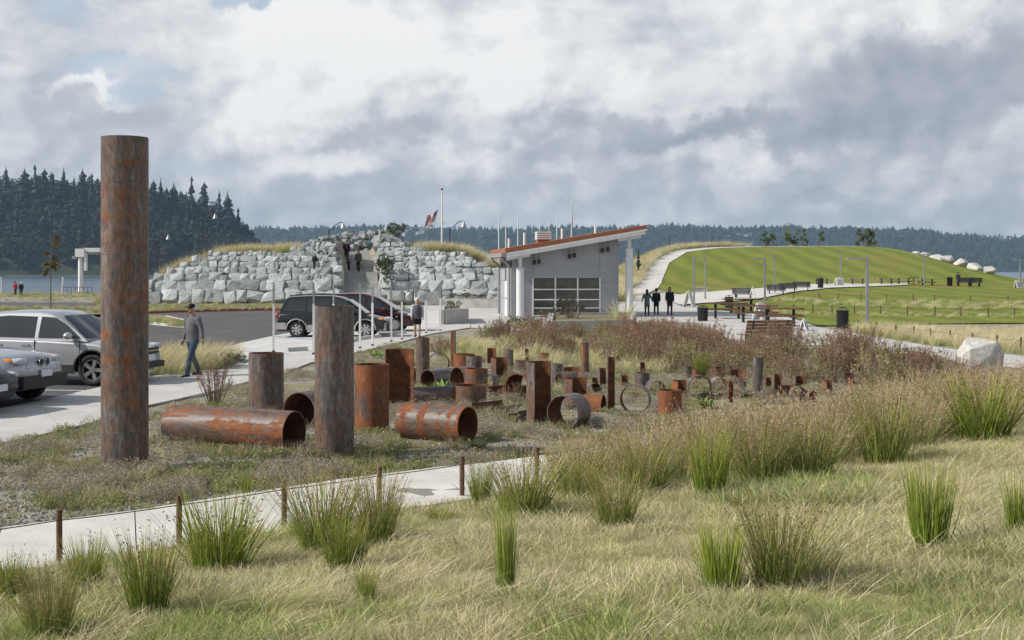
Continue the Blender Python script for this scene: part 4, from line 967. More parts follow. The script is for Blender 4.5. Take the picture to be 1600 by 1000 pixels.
# gridded window: panes behind bars
wn = bld
win = MB(); win.b2((WIN[0], 0.03, WIN[2]), (WIN[1], 0.049, WIN[3])); wo = win.build('window', mat('window_back', (0.02, 0.02, 0.022)), bld)
xs = [WIN[0], 2.6, 3.95, WIN[1]]; zs = [WIN[2], 0.55, 1.05, 1.66, WIN[3]]
for i in range(3):
    for j in range(4):
        q = MB(); q.b2((xs[i] + .03, 0.012, zs[j] + .03), (xs[i + 1] - .03, 0.026, zs[j + 1] - .03)); q.build('pane', glass_m, wo)
for x in xs:
    q = MB(); q.b2((x - 0.04, -0.045, zs[0] - 0.04), (x + 0.04, 0.03, zs[-1] + 0.04)); q.build('mullion', white_m, wo)
for z in zs[:-1]:
    for i in range(3): q = MB(); q.b2((xs[i] + 0.041, -0.04, z - 0.035), (xs[i + 1] - 0.041, 0.03, z + 0.035)); q.build('glazing_bar', white_m, wo)
# round columns with slim necks
for (cx, cy) in ((0.42, -0.55), (6.98, -0.5)):
    q = MB(); zt = rz_(cx); q.tube([(cx, cy, -0.25), (cx, cy, zt - 0.75)], 0.235, 20); c = q.build('column', col_m, bld)
    q = MB(); q.tube([(cx, cy, zt - 0.76), (cx, cy, zt + 0.02)], 0.12, 12); q.build('column_neck', col_m, c)
q = MB(); q.bar((6.3, -0.5, rz_(6.3) - 0.12), (7.7, -0.5, rz_(7.7) - 0.12), 0.14, 0.2); q.build('beam', white_m, bld)
q = MB(); q.bar((-0.4, -0.55, rz_(-0.4) - 0.1), (1.0, -0.55, rz_(1.0) - 0.1), 0.14, 0.18); q.build('beam', white_m, bld)
# roof: soffit slab, white fascia, orange metal
RX0, RX1, RY0, RY1 = -0.45, 7.85, -0.95, 7.3
q = MB(); q.prism([(RX0, rz_(RX0)), (RX1, rz_(RX1)), (RX1, rz_(RX1) + 0.2), (RX0, rz_(RX0) + 0.2)], RY0, RY1, Mf); roof = q.build('roof', soffit_m, bld)
q = MB(); q.prism([(RX0, rz_(RX0) - 0.05), (RX1, rz_(RX1) - 0.05), (RX1, rz_(RX1) + 0.16), (RX0, rz_(RX0) + 0.16)], RY0 - 0.05, RY0 - 0.002, Mf); q.build('fascia', white_m, roof)
q = MB(); q.prism([(RX0, rz_(RX0) + 0.165), (RX1 + .1, rz_(RX1) + 0.165), (RX1 + .1, rz_(RX1) + 0.26), (RX0, rz_(RX0) + 0.26)], RY0 - 0.09, RY0 - 0.004, Mf); q.build('drip_trim', white_m, roof)
q = MB(); q.prism([(RX0 - .06, rz_(RX0) + 0.265), (RX1 + .1, rz_(RX1) + 0.265), (RX1 + .1, rz_(RX1) + 0.50), (RX0 - .06, rz_(RX0) + 0.54)], RY0 - 0.08, RY1 + 0.05, Mf); q.build('roof_metal', orange_m, roof)
q = MB(); q.prism([(RX0 - .30, rz_(RX0) + 0.04), (RX0 - .062, rz_(RX0) + 0.04), (RX0 - .062, rz_(RX0) + 0.26), (RX0 - .30, rz_(RX0) + 0.26)], RY0 - 0.06, RY1, Mf); q.build('gutter', grey_metal, roof)
for y in (0.12, 5.6):
    q = MB(); q.tube([(-0.62, y - 0.4, 3.56), (-0.6, y - 0.3, 3.4), (-0.3, y - 0.1, 3.2), (-0.16, y, 3.05), (-0.16, y, 2.9), (-0.16, y, 0.0)], 0.075, 10); q.build('downpipe', grey_metal, bld)
q = MB(); q.b2((2.0, 3.2, rz_(2) + 0.3), (2.8, 4.0, rz_(2) + 0.74)); ch = q.build('roof_vent', orange_m, roof)
for k in range(4): q = MB(); zc = rz_(2) + 0.745 + k * 0.13; q.b2((1.95, 3.1, zc), (2.85, 4.1, zc + 0.09)); q.build('louvre', white_m, ch)
q = MB(); q.b2((2.05, 3.25, rz_(2) + 0.75), (2.75, 3.95, rz_(2) + 1.24)); q.build('vent_core', grey_metal, ch)
for (x, y, h_) in ((0.3, 4, 0.7), (1.2, 3.4, 0.9), (3.5, 3, 0.75), (5.6, 3, 0.55)):
    q = MB(); q.tube([(x, y, rz_(x) + 0.4), (x, y, rz_(x) + 0.4 + h_)], 0.075, 10); q.build('vent_pipe', white_m, roof)
for (x, dz_) in ((1.3, 0), (1.58, 0), (3.42, 0), (3.7, 0), (5.4, 0), (5.74, 0)):
    zt = rz_(x); q = MB(); q.b2((x - 0.09, -0.36, zt - 0.72), (x + 0.09, -0.18, zt - 0.45)); o = q.build('hanging_lamp', black_m, bld)
    q = MB(); q.tube([(x, -0.27, zt - 0.45), (x, -0.27, zt - 0.07)], 0.012, 6); q.build('rod', black_m, o)

# ================================================================== cars
def paint(name, c, metal=0.6, rough=0.32): return mat(name, c, tuple(x * 0.94 for x in c), 2.0, rough, metal=metal, coat=0.7)
tyre_m = mat('tyre_rubber', (0.018, 0.018, 0.018), (0.03, 0.03, 0.03), 8, 0.85)
rim_m = mat('alloy', (0.55, 0.55, 0.56), (0.45, 0.45, 0.46), 6, 0.3, metal=0.8)
dark_pl = mat('dark_plastic', (0.022, 0.022, 0.024), (0.035, 0.035, 0.036), 6, 0.6)
under_m = mat('underbody', (0.01, 0.01, 0.01), rough=0.95)
lens_m = mat('lamp_lens', (0.55, 0.58, 0.62), (0.25, 0.27, 0.3), 14, 0.08, spec=0.8)
amber_m = mat('amber_lens', (0.65, 0.22, 0.03), rough=0.1, spec=0.6); red_lens = mat('red_lens', (0.35, 0.02, 0.015), rough=0.1, spec=0.6)
cglass = mat('car_glass', (0.018, 0.022, 0.024), rough=0.03, spec=0.9); chrome = mat('chrome', (0.7, 0.7, 0.72), rough=0.12, metal=1.0)
plate_m = mat('number_plate', (0.70, 0.72, 0.74), (0.55, 0.58, 0.65), 25, 0.5)
def wheel_meshes(r, spokes):
    t = MB(); prof = [(0.66, 0.09), (0.92, 0.105), (1.0, 0.07), (1.0, -0.07), (0.92, -0.105), (0.66, -0.09)]; n = 28
    vs = [(rr * r * math.cos(2 * math.pi * i / n), y, rr * r * math.sin(2 * math.pi * i / n)) for i in range(n) for rr, y in prof]; k = len(prof)
    t.add(vs, [(i * k + j, ((i + 1) % n) * k + j, ((i + 1) % n) * k + (j + 1) % k, i * k + (j + 1) % k) for i in range(n) for j in range(k)], True)
    m = MB(); m.tube([(0, 0.02, 0), (0, 0.05, 0)], r * 0.67, 24)          # dark disc standing in for the shade behind the spokes
    rimb = MB()
    for i in range(spokes):
        a = 2 * math.pi * i / spokes; d = Vector((math.cos(a), 0, math.sin(a))); q = Vector((-d.z, 0, d.x)) * r * 0.10
        rimb.add([d * r * 0.1 - q + Vector((0, -0.07, 0)), d * r * 0.1 + q + Vector((0, -0.07, 0)), d * r * 0.66 + q * 1.3 + Vector((0, -0.085, 0)), d * r * 0.66 - q * 1.3 + Vector((0, -0.085, 0)),
                  d * r * 0.1 - q, d * r * 0.1 + q, d * r * 0.66 + q * 1.3, d * r * 0.66 - q * 1.3], [(0, 1, 2, 3), (7, 6, 5, 4), (0, 3, 7, 4), (1, 0, 4, 5), (2, 1, 5, 6), (3, 2, 6, 7)])
    rimb.tube([(0, 0.0, 0), (0, -0.085, 0)], r * 0.17, 14)
    for i in range(24):
        a, c = 2 * math.pi * i / 24, 2 * math.pi * (i + 1) / 24
        rimb.add([(r * 0.62 * math.cos(a), -0.088, r * 0.62 * math.sin(a)), (r * 0.68 * math.cos(a), -0.088, r * 0.68 * math.sin(a)), (r * 0.68 * math.cos(c), -0.088, r * 0.68 * math.sin(c)), (r * 0.62 * math.cos(c), -0.088, r * 0.62 * math.sin(c))], [(0, 1, 2, 3)], True)
    return t.mesh('tyre', tyre_m), rimb.mesh('rim', rim_m), m.mesh('hub_shadow', under_m)
def car(name, label, sp, wheel_px, rz, body_m, trim_m, which=1.0):
    """sp: measures; wheel_px: photo point where the near front (1) or rear (-1) wheel touches the road"""
    W, ax, ra, r = sp['W'], sp['axle'], sp['arch'], sp['r']
    c = P(*wheel_px); rot = Matrix.Rotation(rz, 4, 'Z'); off = rot @ Vector((ax[0] if which > 0 else ax[1], -(W - 0.12), 0))
    root = thing(name, label, 'car', (c.x - off.x, c.y - off.y, c.z + 0.02), rz)
    top = sp['top']; sill = sp['sill']; prof = [(p, 'b') for p in top]                 # rear to front along the upper edge
    front, rear = top[-1], top[0]
    def arch(a): return [((a + ra * math.cos(math.pi * i / 10), r + ra * math.sin(math.pi * i / 10)), 'a') for i in range(11)]
    low = [((front[0] - 0.10, sill), 'u')]
    for a in ax: low += [((a + ra, sill), 'u')] + arch(a) + [((a - ra, sill), 'u')]
    low += [((rear[0] + 0.08, sill), 'u')]
    pts = prof + low; n = len(pts); S = [-1.0, -0.975, -0.9, -0.6, 0.0, 0.6, 0.9, 0.975, 1.0]
    b = MB(); V = []; zc = sp.get('zc', 0.7)
    xf, xr_ = ax[0], ax[1]
    for s in S:
        e = abs(s); ins = 0.0 if e < 0.9 else (0.012 if e < 0.95 else (0.035 if e < 0.99 else 0.07))
        for (x, z), k in pts:
            if k == 'b':
                z2 = z - ins * (1.0 if z > zc else 0.2) - (0.05 * e ** 2 if z > zc and x > sp['hood'] else 0)
                x2 = x
                if x > xf: x2 = xf + (x - xf) * (1 - sp.get('nose', 0.22) * e ** 3.5)
                if x < xr_: x2 = xr_ + (x - xr_) * (1 - 0.14 * e ** 4)
            else:
                x2, z2 = x, z
                if x > xf + ra: x2 = xf + (x - xf) * (1 - sp.get('nose', 0.22) * e ** 3.5)
            y = W * s * (1 - 0.05 * ((z2 - zc) / 0.45) ** 2 * (1 if z2 > zc else 0.8))
            V.append((x2, y, z2))
    fb, fu = [], []
    for i in range(len(S) - 1):
        for j in range(n):
            q = (i * n + j, i * n + (j + 1) % n, (i + 1) * n + (j + 1) % n, (i + 1) * n + j)
            (fb if pts[j][1] == 'b' and pts[(j + 1) % n][1] in 'bu' else fu).append(q)
    b.mi = 0; b.add(V, fb, True); b.mi = 1; b.add(V, fu); b.mi = 0
    b.add(V[:n], [tuple(range(n))]); b.add(V[-n:], [tuple(reversed(range(n)))])
    me = b.mesh('body', [body_m, under_m]); bm = bmesh.new(); bm.from_mesh(me); bmesh.ops.remove_doubles(bm, verts=bm.verts[:], dist=0.0005); bmesh.ops.recalc_face_normals(bm, faces=bm.faces[:]); bm.to_mesh(me); bm.free()
    body = link('body', me, root)
    # cabin
    cab = sp['cab']; tl = sp.get('tumble', 0.36); belt = sp['belt']
    def cy(s, z): return s * (W - 0.055 - max(0, z - belt) * tl)
    S2 = [-1, -0.96, -0.8, 0, 0.8, 0.96, 1]; V = []; m = len(cab)
    for s in S2:
        e = abs(s)
        for x, z in cab:
            zz = z - (0.0 if z < belt + 0.3 else (0.07 if e > 0.99 else 0.022 if e > 0.9 else 0.006 if e > 0.7 else -0.012)); xx = x - math.copysign(0.06 * e ** 4, x)
            V.append((xx, cy(s, zz), zz))
    b = MB(); b.add(V, [(i * m + j, i * m + (j + 1) % m, (i + 1) * m + (j + 1) % m, (i + 1) * m + j) for i in range(len(S2) - 1) for j in range(m)], True)
    b.add(V[:m], [tuple(range(m))]); b.add(V[-m:], [tuple(reversed(range(m)))])
    me = b.mesh('cabin', [body_m]); bm = bmesh.new(); bm.from_mesh(me); bmesh.ops.recalc_face_normals(bm, faces=bm.faces[:]); bm.to_mesh(me); bm.free(); link('cabin', me, root)
    # glass
    for sgn in (-1, 1):
        for wpts in sp['win']:
            b = MB(); o_ = 0.014
            vs = [(x, cy(sgn, z) + sgn * o_, z) for x, z in wpts] + [(x, cy(sgn, z) - sgn * 0.01, z) for x, z in wpts]; k = len(wpts)
            b.add(vs, [tuple(range(k)) if sgn < 0 else tuple(reversed(range(k)))] + [(i, k + i, k + (i + 1) % k, (i + 1) % k) for i in range(k)]); b.build('side_window', cglass, root)
    for key, nm in (('ws', 'windscreen'), ('rw', 'rear_window')):
        (xa, za), (xb, zb) = sp[key]; nx = Vector((zb - za, 0, -(xb - xa))).normalized() * (0.016 if key == 'ws' else 0.016)
        if key == 'ws' and nx.x < 0: nx = -nx
        if key == 'rw' and nx.x > 0: nx = -nx
        b = MB(); vs = []
        for (x, z) in ((xa, za), (xb, zb)):
            for s in (-0.9, -0.5, 0, 0.5, 0.9): vs.append(Vector((x - math.copysign(0.05 * abs(s) ** 4, x), cy(s, z), z)) + nx)
        b.add(vs, [(i, i + 1, 6 + i, 5 + i) for i in range(4)], True); b.build(nm, cglass, root)
    # wheels
    ty, ri, hb = sp['wm']
    for a in ax:
        for sgn in (-1, 1):
            e = bpy.data.objects.new('wheel', None); COL.objects.link(e); e.parent = root; e.location = (a, sgn * (W - 0.12), r); e.rotation_euler = (0, 0, 0 if sgn < 0 else math.pi)
            link('tyre', ty, e); link('rim', ri, e); link('hub_shadow', hb, e)
    # arch lips and sills
    for sgn in (-1, 1):
        for a in ax:
            b = MB(); q = [(a + (ra + 0.02) * math.cos(R(d)), sgn * (W * 0.985), r + (ra + 0.02) * math.sin(R(d))) for d in range(0, 181, 12)]; b.tube(q, 0.028 if trim_m is not body_m else 0.014, 6); b.build('wheel_arch_trim', trim_m, root)
        b = MB(); b.b2((ax[1] + ra + 0.03, sgn * (W * 0.93), sill - 0.03), (ax[0] - ra - 0.03, sgn * (W * 0.992), sill + sp.get('sillh', 0.14))); b.build('sill_trim', trim_m, root)
        for x in sp['seams']:
            b = MB(); b.b2((x - 0.006, sgn * (W - 0.02), sill + 0.14), (x + 0.006, sgn * (W + 0.002), belt - 0.02)); b.build('door_seam', under_m, root)
        for x in sp['handles']:
            b = MB(); b.box((x, sgn * (W + 0.004), belt - 0.13), (0.2, 0.035, 0.035)); b.build('door_handle', body_m, root)
        mx, mz = sp['mirror']; b = MB(); b.ell((mx, sgn * (W + 0.09), mz), (0.10, 0.12, 0.085), 12, 8); b.bar((mx, sgn * (W - 0.04), mz - 0.05), (mx, sgn * (W + 0.06), mz - 0.03), 0.05, 0.03); b.build('wing_mirror', sp.get('mm', body_m), root)
    return root
def box_on(root, name, a, c, m, parent=None):
    b = MB(); b.b2(a, c); return b.build(name, m, parent or root)
def ell_on(root, name, c, r, m):
    b = MB(); b.ell(c, r, 14, 8); return b.build(name, m, root)
suv_wm = wheel_meshes(0.36, 5); x_wm = wheel_meshes(0.375, 5); van_wm = wheel_meshes(0.33, 7); sed_wm = wheel_meshes(0.33, 10)
silver = paint('silver_paint', (0.47, 0.48, 0.495), 0.5, 0.3); silver2 = paint('pale_silver_paint', (0.40, 0.42, 0.445), 0.5, 0.3)
SUV = dict(W=0.92, axle=(1.31, -1.31), arch=0.43, r=0.36, sill=0.30, belt=1.04, hood=0.9, nose=0.24, wm=suv_wm, sillh=0.17,
    top=[(-2.18, 0.42), (-2.22, 0.62), (-2.16, 0.85), (-2.10, 1.08), (-1.0, 1.06), (0.2, 1.04), (1.0, 1.05), (1.35, 1.03), (1.8, 0.97), (2.12, 0.87), (2.24, 0.74), (2.27, 0.55), (2.22, 0.40)],
    cab=[(-2.08, 1.0), (-2.0, 1.2), (-1.82, 1.52), (-1.6, 1.63), (-0.9, 1.68), (-0.2, 1.69), (0.2, 1.66), (0.42, 1.58), (0.85, 1.28), (1.25, 1.0)],
    win=[[(-1.42, 1.1), (-0.18, 1.08), (-0.18, 1.55), (-0.9, 1.57), (-1.3, 1.53)], [(-0.06, 1.08), (1.0, 1.08), (0.62, 1.36), (0.3, 1.53), (-0.06, 1.55)], [(-1.85, 1.14), (-1.52, 1.12), (-1.4, 1.5), (-1.66, 1.46)]],
    ws=((0.46, 1.56), (1.20, 1.05)), rw=((-2.03, 1.15), (-1.84, 1.5)), seams=(-0.12, 1.02, -1.25), handles=(-0.35, -1.15 + 1.0 - 0.9), mirror=(0.78, 1.13))
cr = car('parked_car', 'silver crossover parked behind the tallest rusty pile', SUV, (147, 604), R(-12), silver, dark_pl)
for s in (-1, 1):
    b = MB(); b.ell((2.0, s * 0.66, 0.83), (0.20, 0.15, 0.085), 14, 8); b.build('headlight', lens_m, cr)
    ell_on(cr, 'fog_lamp', (2.13, s * 0.62, 0.47), (0.05, 0.07, 0.05), lens_m)
box_on(cr, 'grille', (2.20, -0.42, 0.68), (2.268, 0.42, 0.82), dark_pl); box_on(cr, 'bumper_trim', (2.05, -0.66, 0.36), (2.285, 0.66, 0.5), dark_pl); box_on(cr, 'number_plate', (2.27, -0.16, 0.56), (2.30, 0.16, 0.67), plate_m); box_on(cr, 'grille_bar', (2.262, -0.4, 0.74), (2.28, 0.4, 0.765), chrome)
X5 = dict(SUV); X5.update(W=0.935, axle=(1.42, -1.40), arch=0.45, r=0.375, wm=x_wm, hood=1.0, nose=0.26, sillh=0.12, sill=0.30,
    top=[(-2.25, 0.42), (-2.30, 0.62), (-2.24, 0.85), (-2.16, 1.10), (-1.0, 1.08), (0.2, 1.06), (0.95, 1.06), (1.4, 1.06), (1.95, 1.0), (2.22, 0.92), (2.30, 0.78), (2.33, 0.55), (2.24, 0.40)], mirror=(0.42, 1.16), seams=(-0.5, 0.60, -1.6), cab=[(x - 0.4 if x > -1.7 else x, z) for x, z in SUV['cab']], win=[[(x - 0.4 if x > -1.6 else x - 0.15, z) for x, z in q] for q in SUV['win'][:2]], ws=((0.06, 1.56), (0.80, 1.05)))
bm_ = car('parked_car', 'silver luxury off roader with black bumper parked in the foreground at left', X5, (-34, 638), R(-13), silver2, dark_pl)
for s in (-1, 1):
    b = MB(); b.ell((2.115, s * 0.58, 0.855), (0.165, 0.21, 0.08), 14, 8); hl = b.build('headlight', lens_m, bm_)
    b = MB(); b.ell((1.985, s * 0.765, 0.855), (0.16, 0.08, 0.078), 12, 8); b.build('indicator', amber_m, bm_)
    b = MB(); b.ell((2.285, s * 0.105, 0.83), (0.04, 0.082, 0.082), 16, 10); gr = b.build('grille', dark_pl, bm_)
    b = MB(); q = [(2.318, s * 0.105 + 0.085 * math.cos(R(d)), 0.83 + 0.085 * math.sin(R(d))) for d in range(0, 361, 24)]; b.tube(q, 0.006, 6); b.build('grille_rim', chrome, gr)
    ell_on(bm_, 'fog_lamp', (2.22, s * 0.62, 0.52), (0.06, 0.07, 0.05), lens_m)
    for k in (0.3, 0.5): ell_on(bm_, 'headlamp_washer', (2.27, s * k, 0.745), (0.03, 0.035, 0.025), chrome)
box_on(bm_, 'bumper_trim', (2.0, -0.74, 0.34), (2.345, 0.74, 0.58), dark_pl); box_on(bm_, 'number_plate', (2.335, -0.17, 0.55), (2.368, 0.17, 0.68), plate_m)
ell_on(bm_, 'badge', (2.2, 0, 0.995), (0.04, 0.04, 0.012), mat('badge_blue', (0.5, 0.55, 0.65)))
DK = dict(X5); DK.update(W=0.89, axle=(1.3, -1.3), arch=0.39, r=0.33, wm=sed_wm, belt=0.9,
    top=[(-2.25, 0.42), (-2.30, 0.62), (-2.24, 0.8), (-2.1, 0.94), (-1.0, 0.93), (0.2, 0.92), (0.95, 0.93), (1.4, 0.90), (1.95, 0.80), (2.2, 0.70), (2.27, 0.6), (2.28, 0.45), (2.2, 0.32)], sill=0.26,
    cab=[(-1.75, 0.9), (-1.4, 1.2), (-1.1, 1.38), (-0.6, 1.44), (-0.1, 1.43), (0.2, 1.36), (1.2, 0.9)], win=[[(-1.3, 0.98), (-0.25, 0.97), (-0.25, 1.33), (-0.9, 1.33)], [(-0.15, 0.97), (0.85, 0.96), (0.2, 1.28), (-0.15, 1.33)]], ws=((0.26, 1.34), (1.15, 0.94)), rw=((-1.68, 0.97), (-1.2, 1.34)), mirror=(0.7, 1.0), seams=(-0.2, 0.95), handles=(-0.4,))
navy = mat('dark_navy_paint', (0.008, 0.009, 0.014), (0.006, 0.007, 0.011), 2.0, 0.3, spec=0.3)
dk = car('parked_car', 'dark navy car with only its nose showing at the left edge', DK, (-118, 657), R(-13), navy, navy)
for s in (-1, 1): b = MB(); b.ell((2.0, s * 0.64, 0.68), (0.2, 0.13, 0.07), 14, 8); b.build('headlight', lens_m, dk)
box_on(dk, 'number_plate', (2.27, -0.17, 0.44), (2.305, 0.17, 0.56), plate_m); box_on(dk, 'grille', (2.2, -0.4, 0.34), (2.29, 0.4, 0.43), dark_pl)
VAN = dict(W=0.93, axle=(1.42, -1.45), arch=0.41, r=0.335, sill=0.26, belt=0.98, hood=1.2, nose=0.25, wm=van_wm, tumble=0.3, sillh=0.3,
    top=[(-2.34, 0.40), (-2.38, 0.60), (-2.34, 0.8), (-2.26, 1.0), (-1.0, 1.0), (0.4, 0.98), (1.2, 0.99), (1.6, 0.94), (2.1, 0.82), (2.38, 0.70), (2.46, 0.56), (2.42, 0.36)],
    cab=[(-2.24, 0.95), (-2.16, 1.3), (-2.0, 1.62), (-1.8, 1.70), (-0.8, 1.74), (0.0, 1.73), (0.4, 1.66), (0.7, 1.52), (1.5, 0.95)],
    win=[[(-2.0, 1.1), (-1.1, 1.07), (-1.1, 1.58), (-1.75, 1.58)], [(-1.02, 1.07), (-0.02, 1.06), (-0.02, 1.6), (-1.02, 1.59)], [(0.06, 1.05), (1.18, 1.02), (0.62, 1.45), (0.32, 1.57), (0.06, 1.6)]],
    ws=((0.66, 1.56), (1.46, 1.0)), rw=((-2.2, 1.1), (-2.02, 1.55)), seams=(-1.06, 0.02, 1.05), handles=(-0.2, -0.85), mirror=(0.95, 1.08))
green = paint('dark_green_paint', (0.012, 0.019, 0.019), 0.3, 0.3); vt = mat('silver_lower_trim', (0.45, 0.44, 0.42), (0.40, 0.39, 0.37), 4, 0.45, metal=0.3)
vn = car('minivan', 'dark green minivan with silver lower body on the pale parking pad', VAN, (464, 528), R(-2), green, vt, -1)
for s in (-1, 1):
    b = MB(); b.ell((2.22, s * 0.66, 0.74), (0.17, 0.16, 0.075), 12, 8); b.build('headlight', lens_m, vn); ell_on(vn, 'indicator', (2.08, s * 0.80, 0.75), (0.14, 0.06, 0.07), amber_m)
    b = MB(); b.ell((-2.26, s * 0.80, 0.92), (0.09, 0.10, 0.13), 10, 8); b.build('tail_light', red_lens, vn)
    b = MB(); b.b2((2.0 - 0.12, s * 0.60, 0.30), (2.28, s * 0.90, 0.60)); b.build('bumper_trim', vt, vn)
    b = MB(); b.b2((-2.33, s * 0.70, 0.34), (-1.90, s * 0.935, 0.62)); b.build('bumper_trim', vt, vn)
    b = MB(); b.tube([(-1.8, s * 0.6, 1.74), (-0.8, s * 0.6, 1.79), (0.1, s * 0.6, 1.77)], 0.02, 6); b.build('roof_rail', black_m, vn)
box_on(vn, 'bumper', (2.36, -0.6, 0.34), (2.49, 0.6, 0.60), vt)
SED = dict(DK); SED.update(belt=0.97, W=0.92, axle=(1.4, -1.4), mirror=(0.95, 1.03),
    top=[(-2.3, 0.42), (-2.36, 0.62), (-2.3, 0.85), (-2.2, 1.0), (-1.0, 1.0), (0.4, 0.98), (1.2, 0.98), (1.6, 0.92), (2.1, 0.8), (2.36, 0.68), (2.42, 0.52), (2.36, 0.32)],
    cab=[(-2.2, 0.95), (-2.1, 1.3), (-1.9, 1.6), (-1.6, 1.7), (-0.6, 1.75), (0.0, 1.72), (0.5, 1.58), (1.5, 0.95)], win=[[(-1.8, 1.08), (-0.85, 1.06), (-0.85, 1.58), (-1.6, 1.56)], [(-0.75, 1.06), (0.05, 1.05), (0.05, 1.58), (-0.75, 1.6)], [(0.13, 1.05), (1.1, 1.02), (0.5, 1.45), (0.13, 1.56)]], ws=((0.56, 1.55), (1.46, 1.0)), rw=((-2.16, 1.1), (-1.95, 1.52)))
maroon = paint('maroon_paint', (0.042, 0.007, 0.011), 0.35, 0.28)
md = car('minivan', 'maroon van parked beyond the dark green minivan', SED, (617, 519), R(-5), maroon, maroon)
for s in (-1, 1): b = MB(); b.ell((2.15, s * 0.66, 0.76), (0.2, 0.14, 0.07), 12, 8); b.build('headlight', lens_m, md); ell_on(md, 'fog_lamp', (2.25, s * 0.6, 0.42), (0.05, 0.1, 0.06), chrome)
# ================================================================== people
skin_m = mat('skin', (0.42, 0.24, 0.17), (0.36, 0.20, 0.14), 9, 0.6); shoe_m = mat('dark_shoe', (0.02, 0.018, 0.016), rough=0.7)
def cloth(name, c): return mat(name, c, tuple(x * 0.75 for x in c), 9, 0.95, 0.25, 30)
def fuse(o, vox, sm_=4):
    m = o.modifiers.new('fuse', 'REMESH'); m.mode = 'VOXEL'; m.voxel_size = vox; m.use_smooth_shade = True
    s = o.modifiers.new('soften', 'SMOOTH'); s.iterations = sm_; s.factor = 0.5
def person(label, loc, H, yaw, top_m, leg_m, hair_m, stride=0.0, swing=0.0, bare_legs=False, cap=None, arms=None, coat=0.0, longhair=False, vest=None, vox=0.014, shorts=False, group=None, lean=0.0, hair=True):
    k = H / 1.75; root = thing('person', label, 'person', loc, yaw, group)
    V = lambda x, y, z: Vector((x, y + lean * max(0, z - 0.9), z)) * k
    hipz, shz = 0.91, 1.43
    legs = []
    for s in (-1, 1):
        f = -s * stride / 2                                  # one foot ahead (-y), one behind
        knee = V(s * 0.10, f * 0.5 - (0.05 if abs(stride) > 0.1 else 0.02), 0.49 + 0.01); ank = V(s * 0.10, f + (0.03 if f > 0 else 0), 0.09 + (0.05 if f > 0.1 else 0)); toe = V(s * 0.12, f - 0.17, 0.04 + (0.02 if f > 0.1 else 0))
        legs.append((V(s * 0.09, 0, hipz), knee, ank, toe))
    armj = []
    for i, s in enumerate((-1, 1)):
        sh = V(s * 0.185, 0, shz - 0.02)
        if arms: el, wr = [V(*q) for q in arms[i]]
        else: f = s * swing; el = V(s * 0.24, f * 0.45 + 0.02, 1.14); wr = V(s * 0.25, f - 0.06, 0.90)
        armj.append((sh, el, wr))
    # skin: head, neck, trunk, arms, hands with fingers, legs, all fused into one surface
    b = MB(); hc = V(0, -0.02, 1.64)
    b.ell(hc, (0.076 * k, 0.095 * k, 0.118 * k), 14, 10); b.ell(hc + Vector((0, -0.025, -0.06)) * k, (0.058 * k, 0.07 * k, 0.062 * k), 12, 8)
    b.tube([hc + Vector((0, -0.085, 0.02)) * k, hc + Vector((0, -0.118, -0.022)) * k], [0.008 * k, 0.016 * k], 6)
    b.tube([hc + Vector((-0.028, -0.088, -0.062)) * k, hc + Vector((0.028, -0.088, -0.062)) * k], 0.008 * k, 6)
    for s in (-1, 1): b.ell(hc + Vector((s * 0.078, 0.005, -0.005)) * k, (0.012 * k, 0.022 * k, 0.034 * k), 8, 6)
    b.tube([V(0, 0.005, 1.36), V(0, 0.0, 1.46), hc + Vector((0, 0.01, -0.06)) * k], [0.09 * k, 0.062 * k, 0.056 * k], 12)
    b.tube([V(0, 0, 0.88), V(0, 0, 1.1), V(0, 0, 1.3), V(0, 0, 1.42)], [(0.14 * k, 0.10 * k), (0.125 * k, 0.09 * k), (0.15 * k, 0.10 * k), (0.12 * k, 0.07 * k)], 14)
    for sh, el, wr in armj:
        b.tube([sh + Vector((0, 0, 0)), (sh + el) / 2, el, (el + wr) / 2, wr], [0.05 * k, 0.046 * k, 0.038 * k, 0.034 * k, 0.025 * k], 10)
        d = (wr - el).normalized(); sd = Vector((1 if sh.x > 0 else -1, 0, 0)); fw = Vector((0, -1, 0))
        pc = wr + d * 0.05 * k; b.tube([wr, pc, wr + d * 0.095 * k], [(0.020 * k, 0.026 * k), (0.018 * k, 0.040 * k), (0.014 * k, 0.038 * k)], 10)
        for q, ln in ((-0.030, 0.062), (-0.010, 0.078), (0.010, 0.074), (0.028, 0.056)):
            r0 = wr + d * 0.09 * k - fw * q * k; m_ = r0 + d * ln * 0.55 * k - sd * 0.008 * k; b.tube([r0, m_, m_ + (d * 0.5 - sd * 0.35) * ln * 0.6 * k], [0.0095 * k, 0.009 * k, 0.007 * k], 6)
        t0 = wr + d * 0.03 * k + fw * 0.03 * k; b.tube([t0, t0 + (d * 0.6 + fw * 0.6) * 0.045 * k, t0 + (d * 0.95 + fw * 0.5) * 0.075 * k], [0.012 * k, 0.011 * k, 0.008 * k], 6)
    for hp, kn, an, toe in legs: b.tube([hp, (hp + kn) / 2, kn, kn + (an - kn) * 0.35, an], [0.078 * k, 0.068 * k, 0.050 * k, 0.054 * k, 0.036 * k], 10)
    fuse(b.build('body', skin_m, root), min(vox, 0.011 * k) if vox < 0.02 else vox, 3)
    # clothes
    hem = 0.84 - coat; t = MB()
    t.tube([V(0, 0, hem), V(0, 0, max(0.98, hem + 0.1)), V(0, -0.01, 1.15), V(0, -0.005, 1.30), V(0, 0, 1.41), V(0, 0, 1.475)], [((0.185 + coat * 0.1) * k, (0.13 + coat * 0.08) * k), (0.178 * k, 0.128 * k), (0.175 * k, 0.135 * k), (0.19 * k, 0.125 * k), (0.165 * k, 0.088 * k), (0.07 * k, 0.062 * k)], 16)
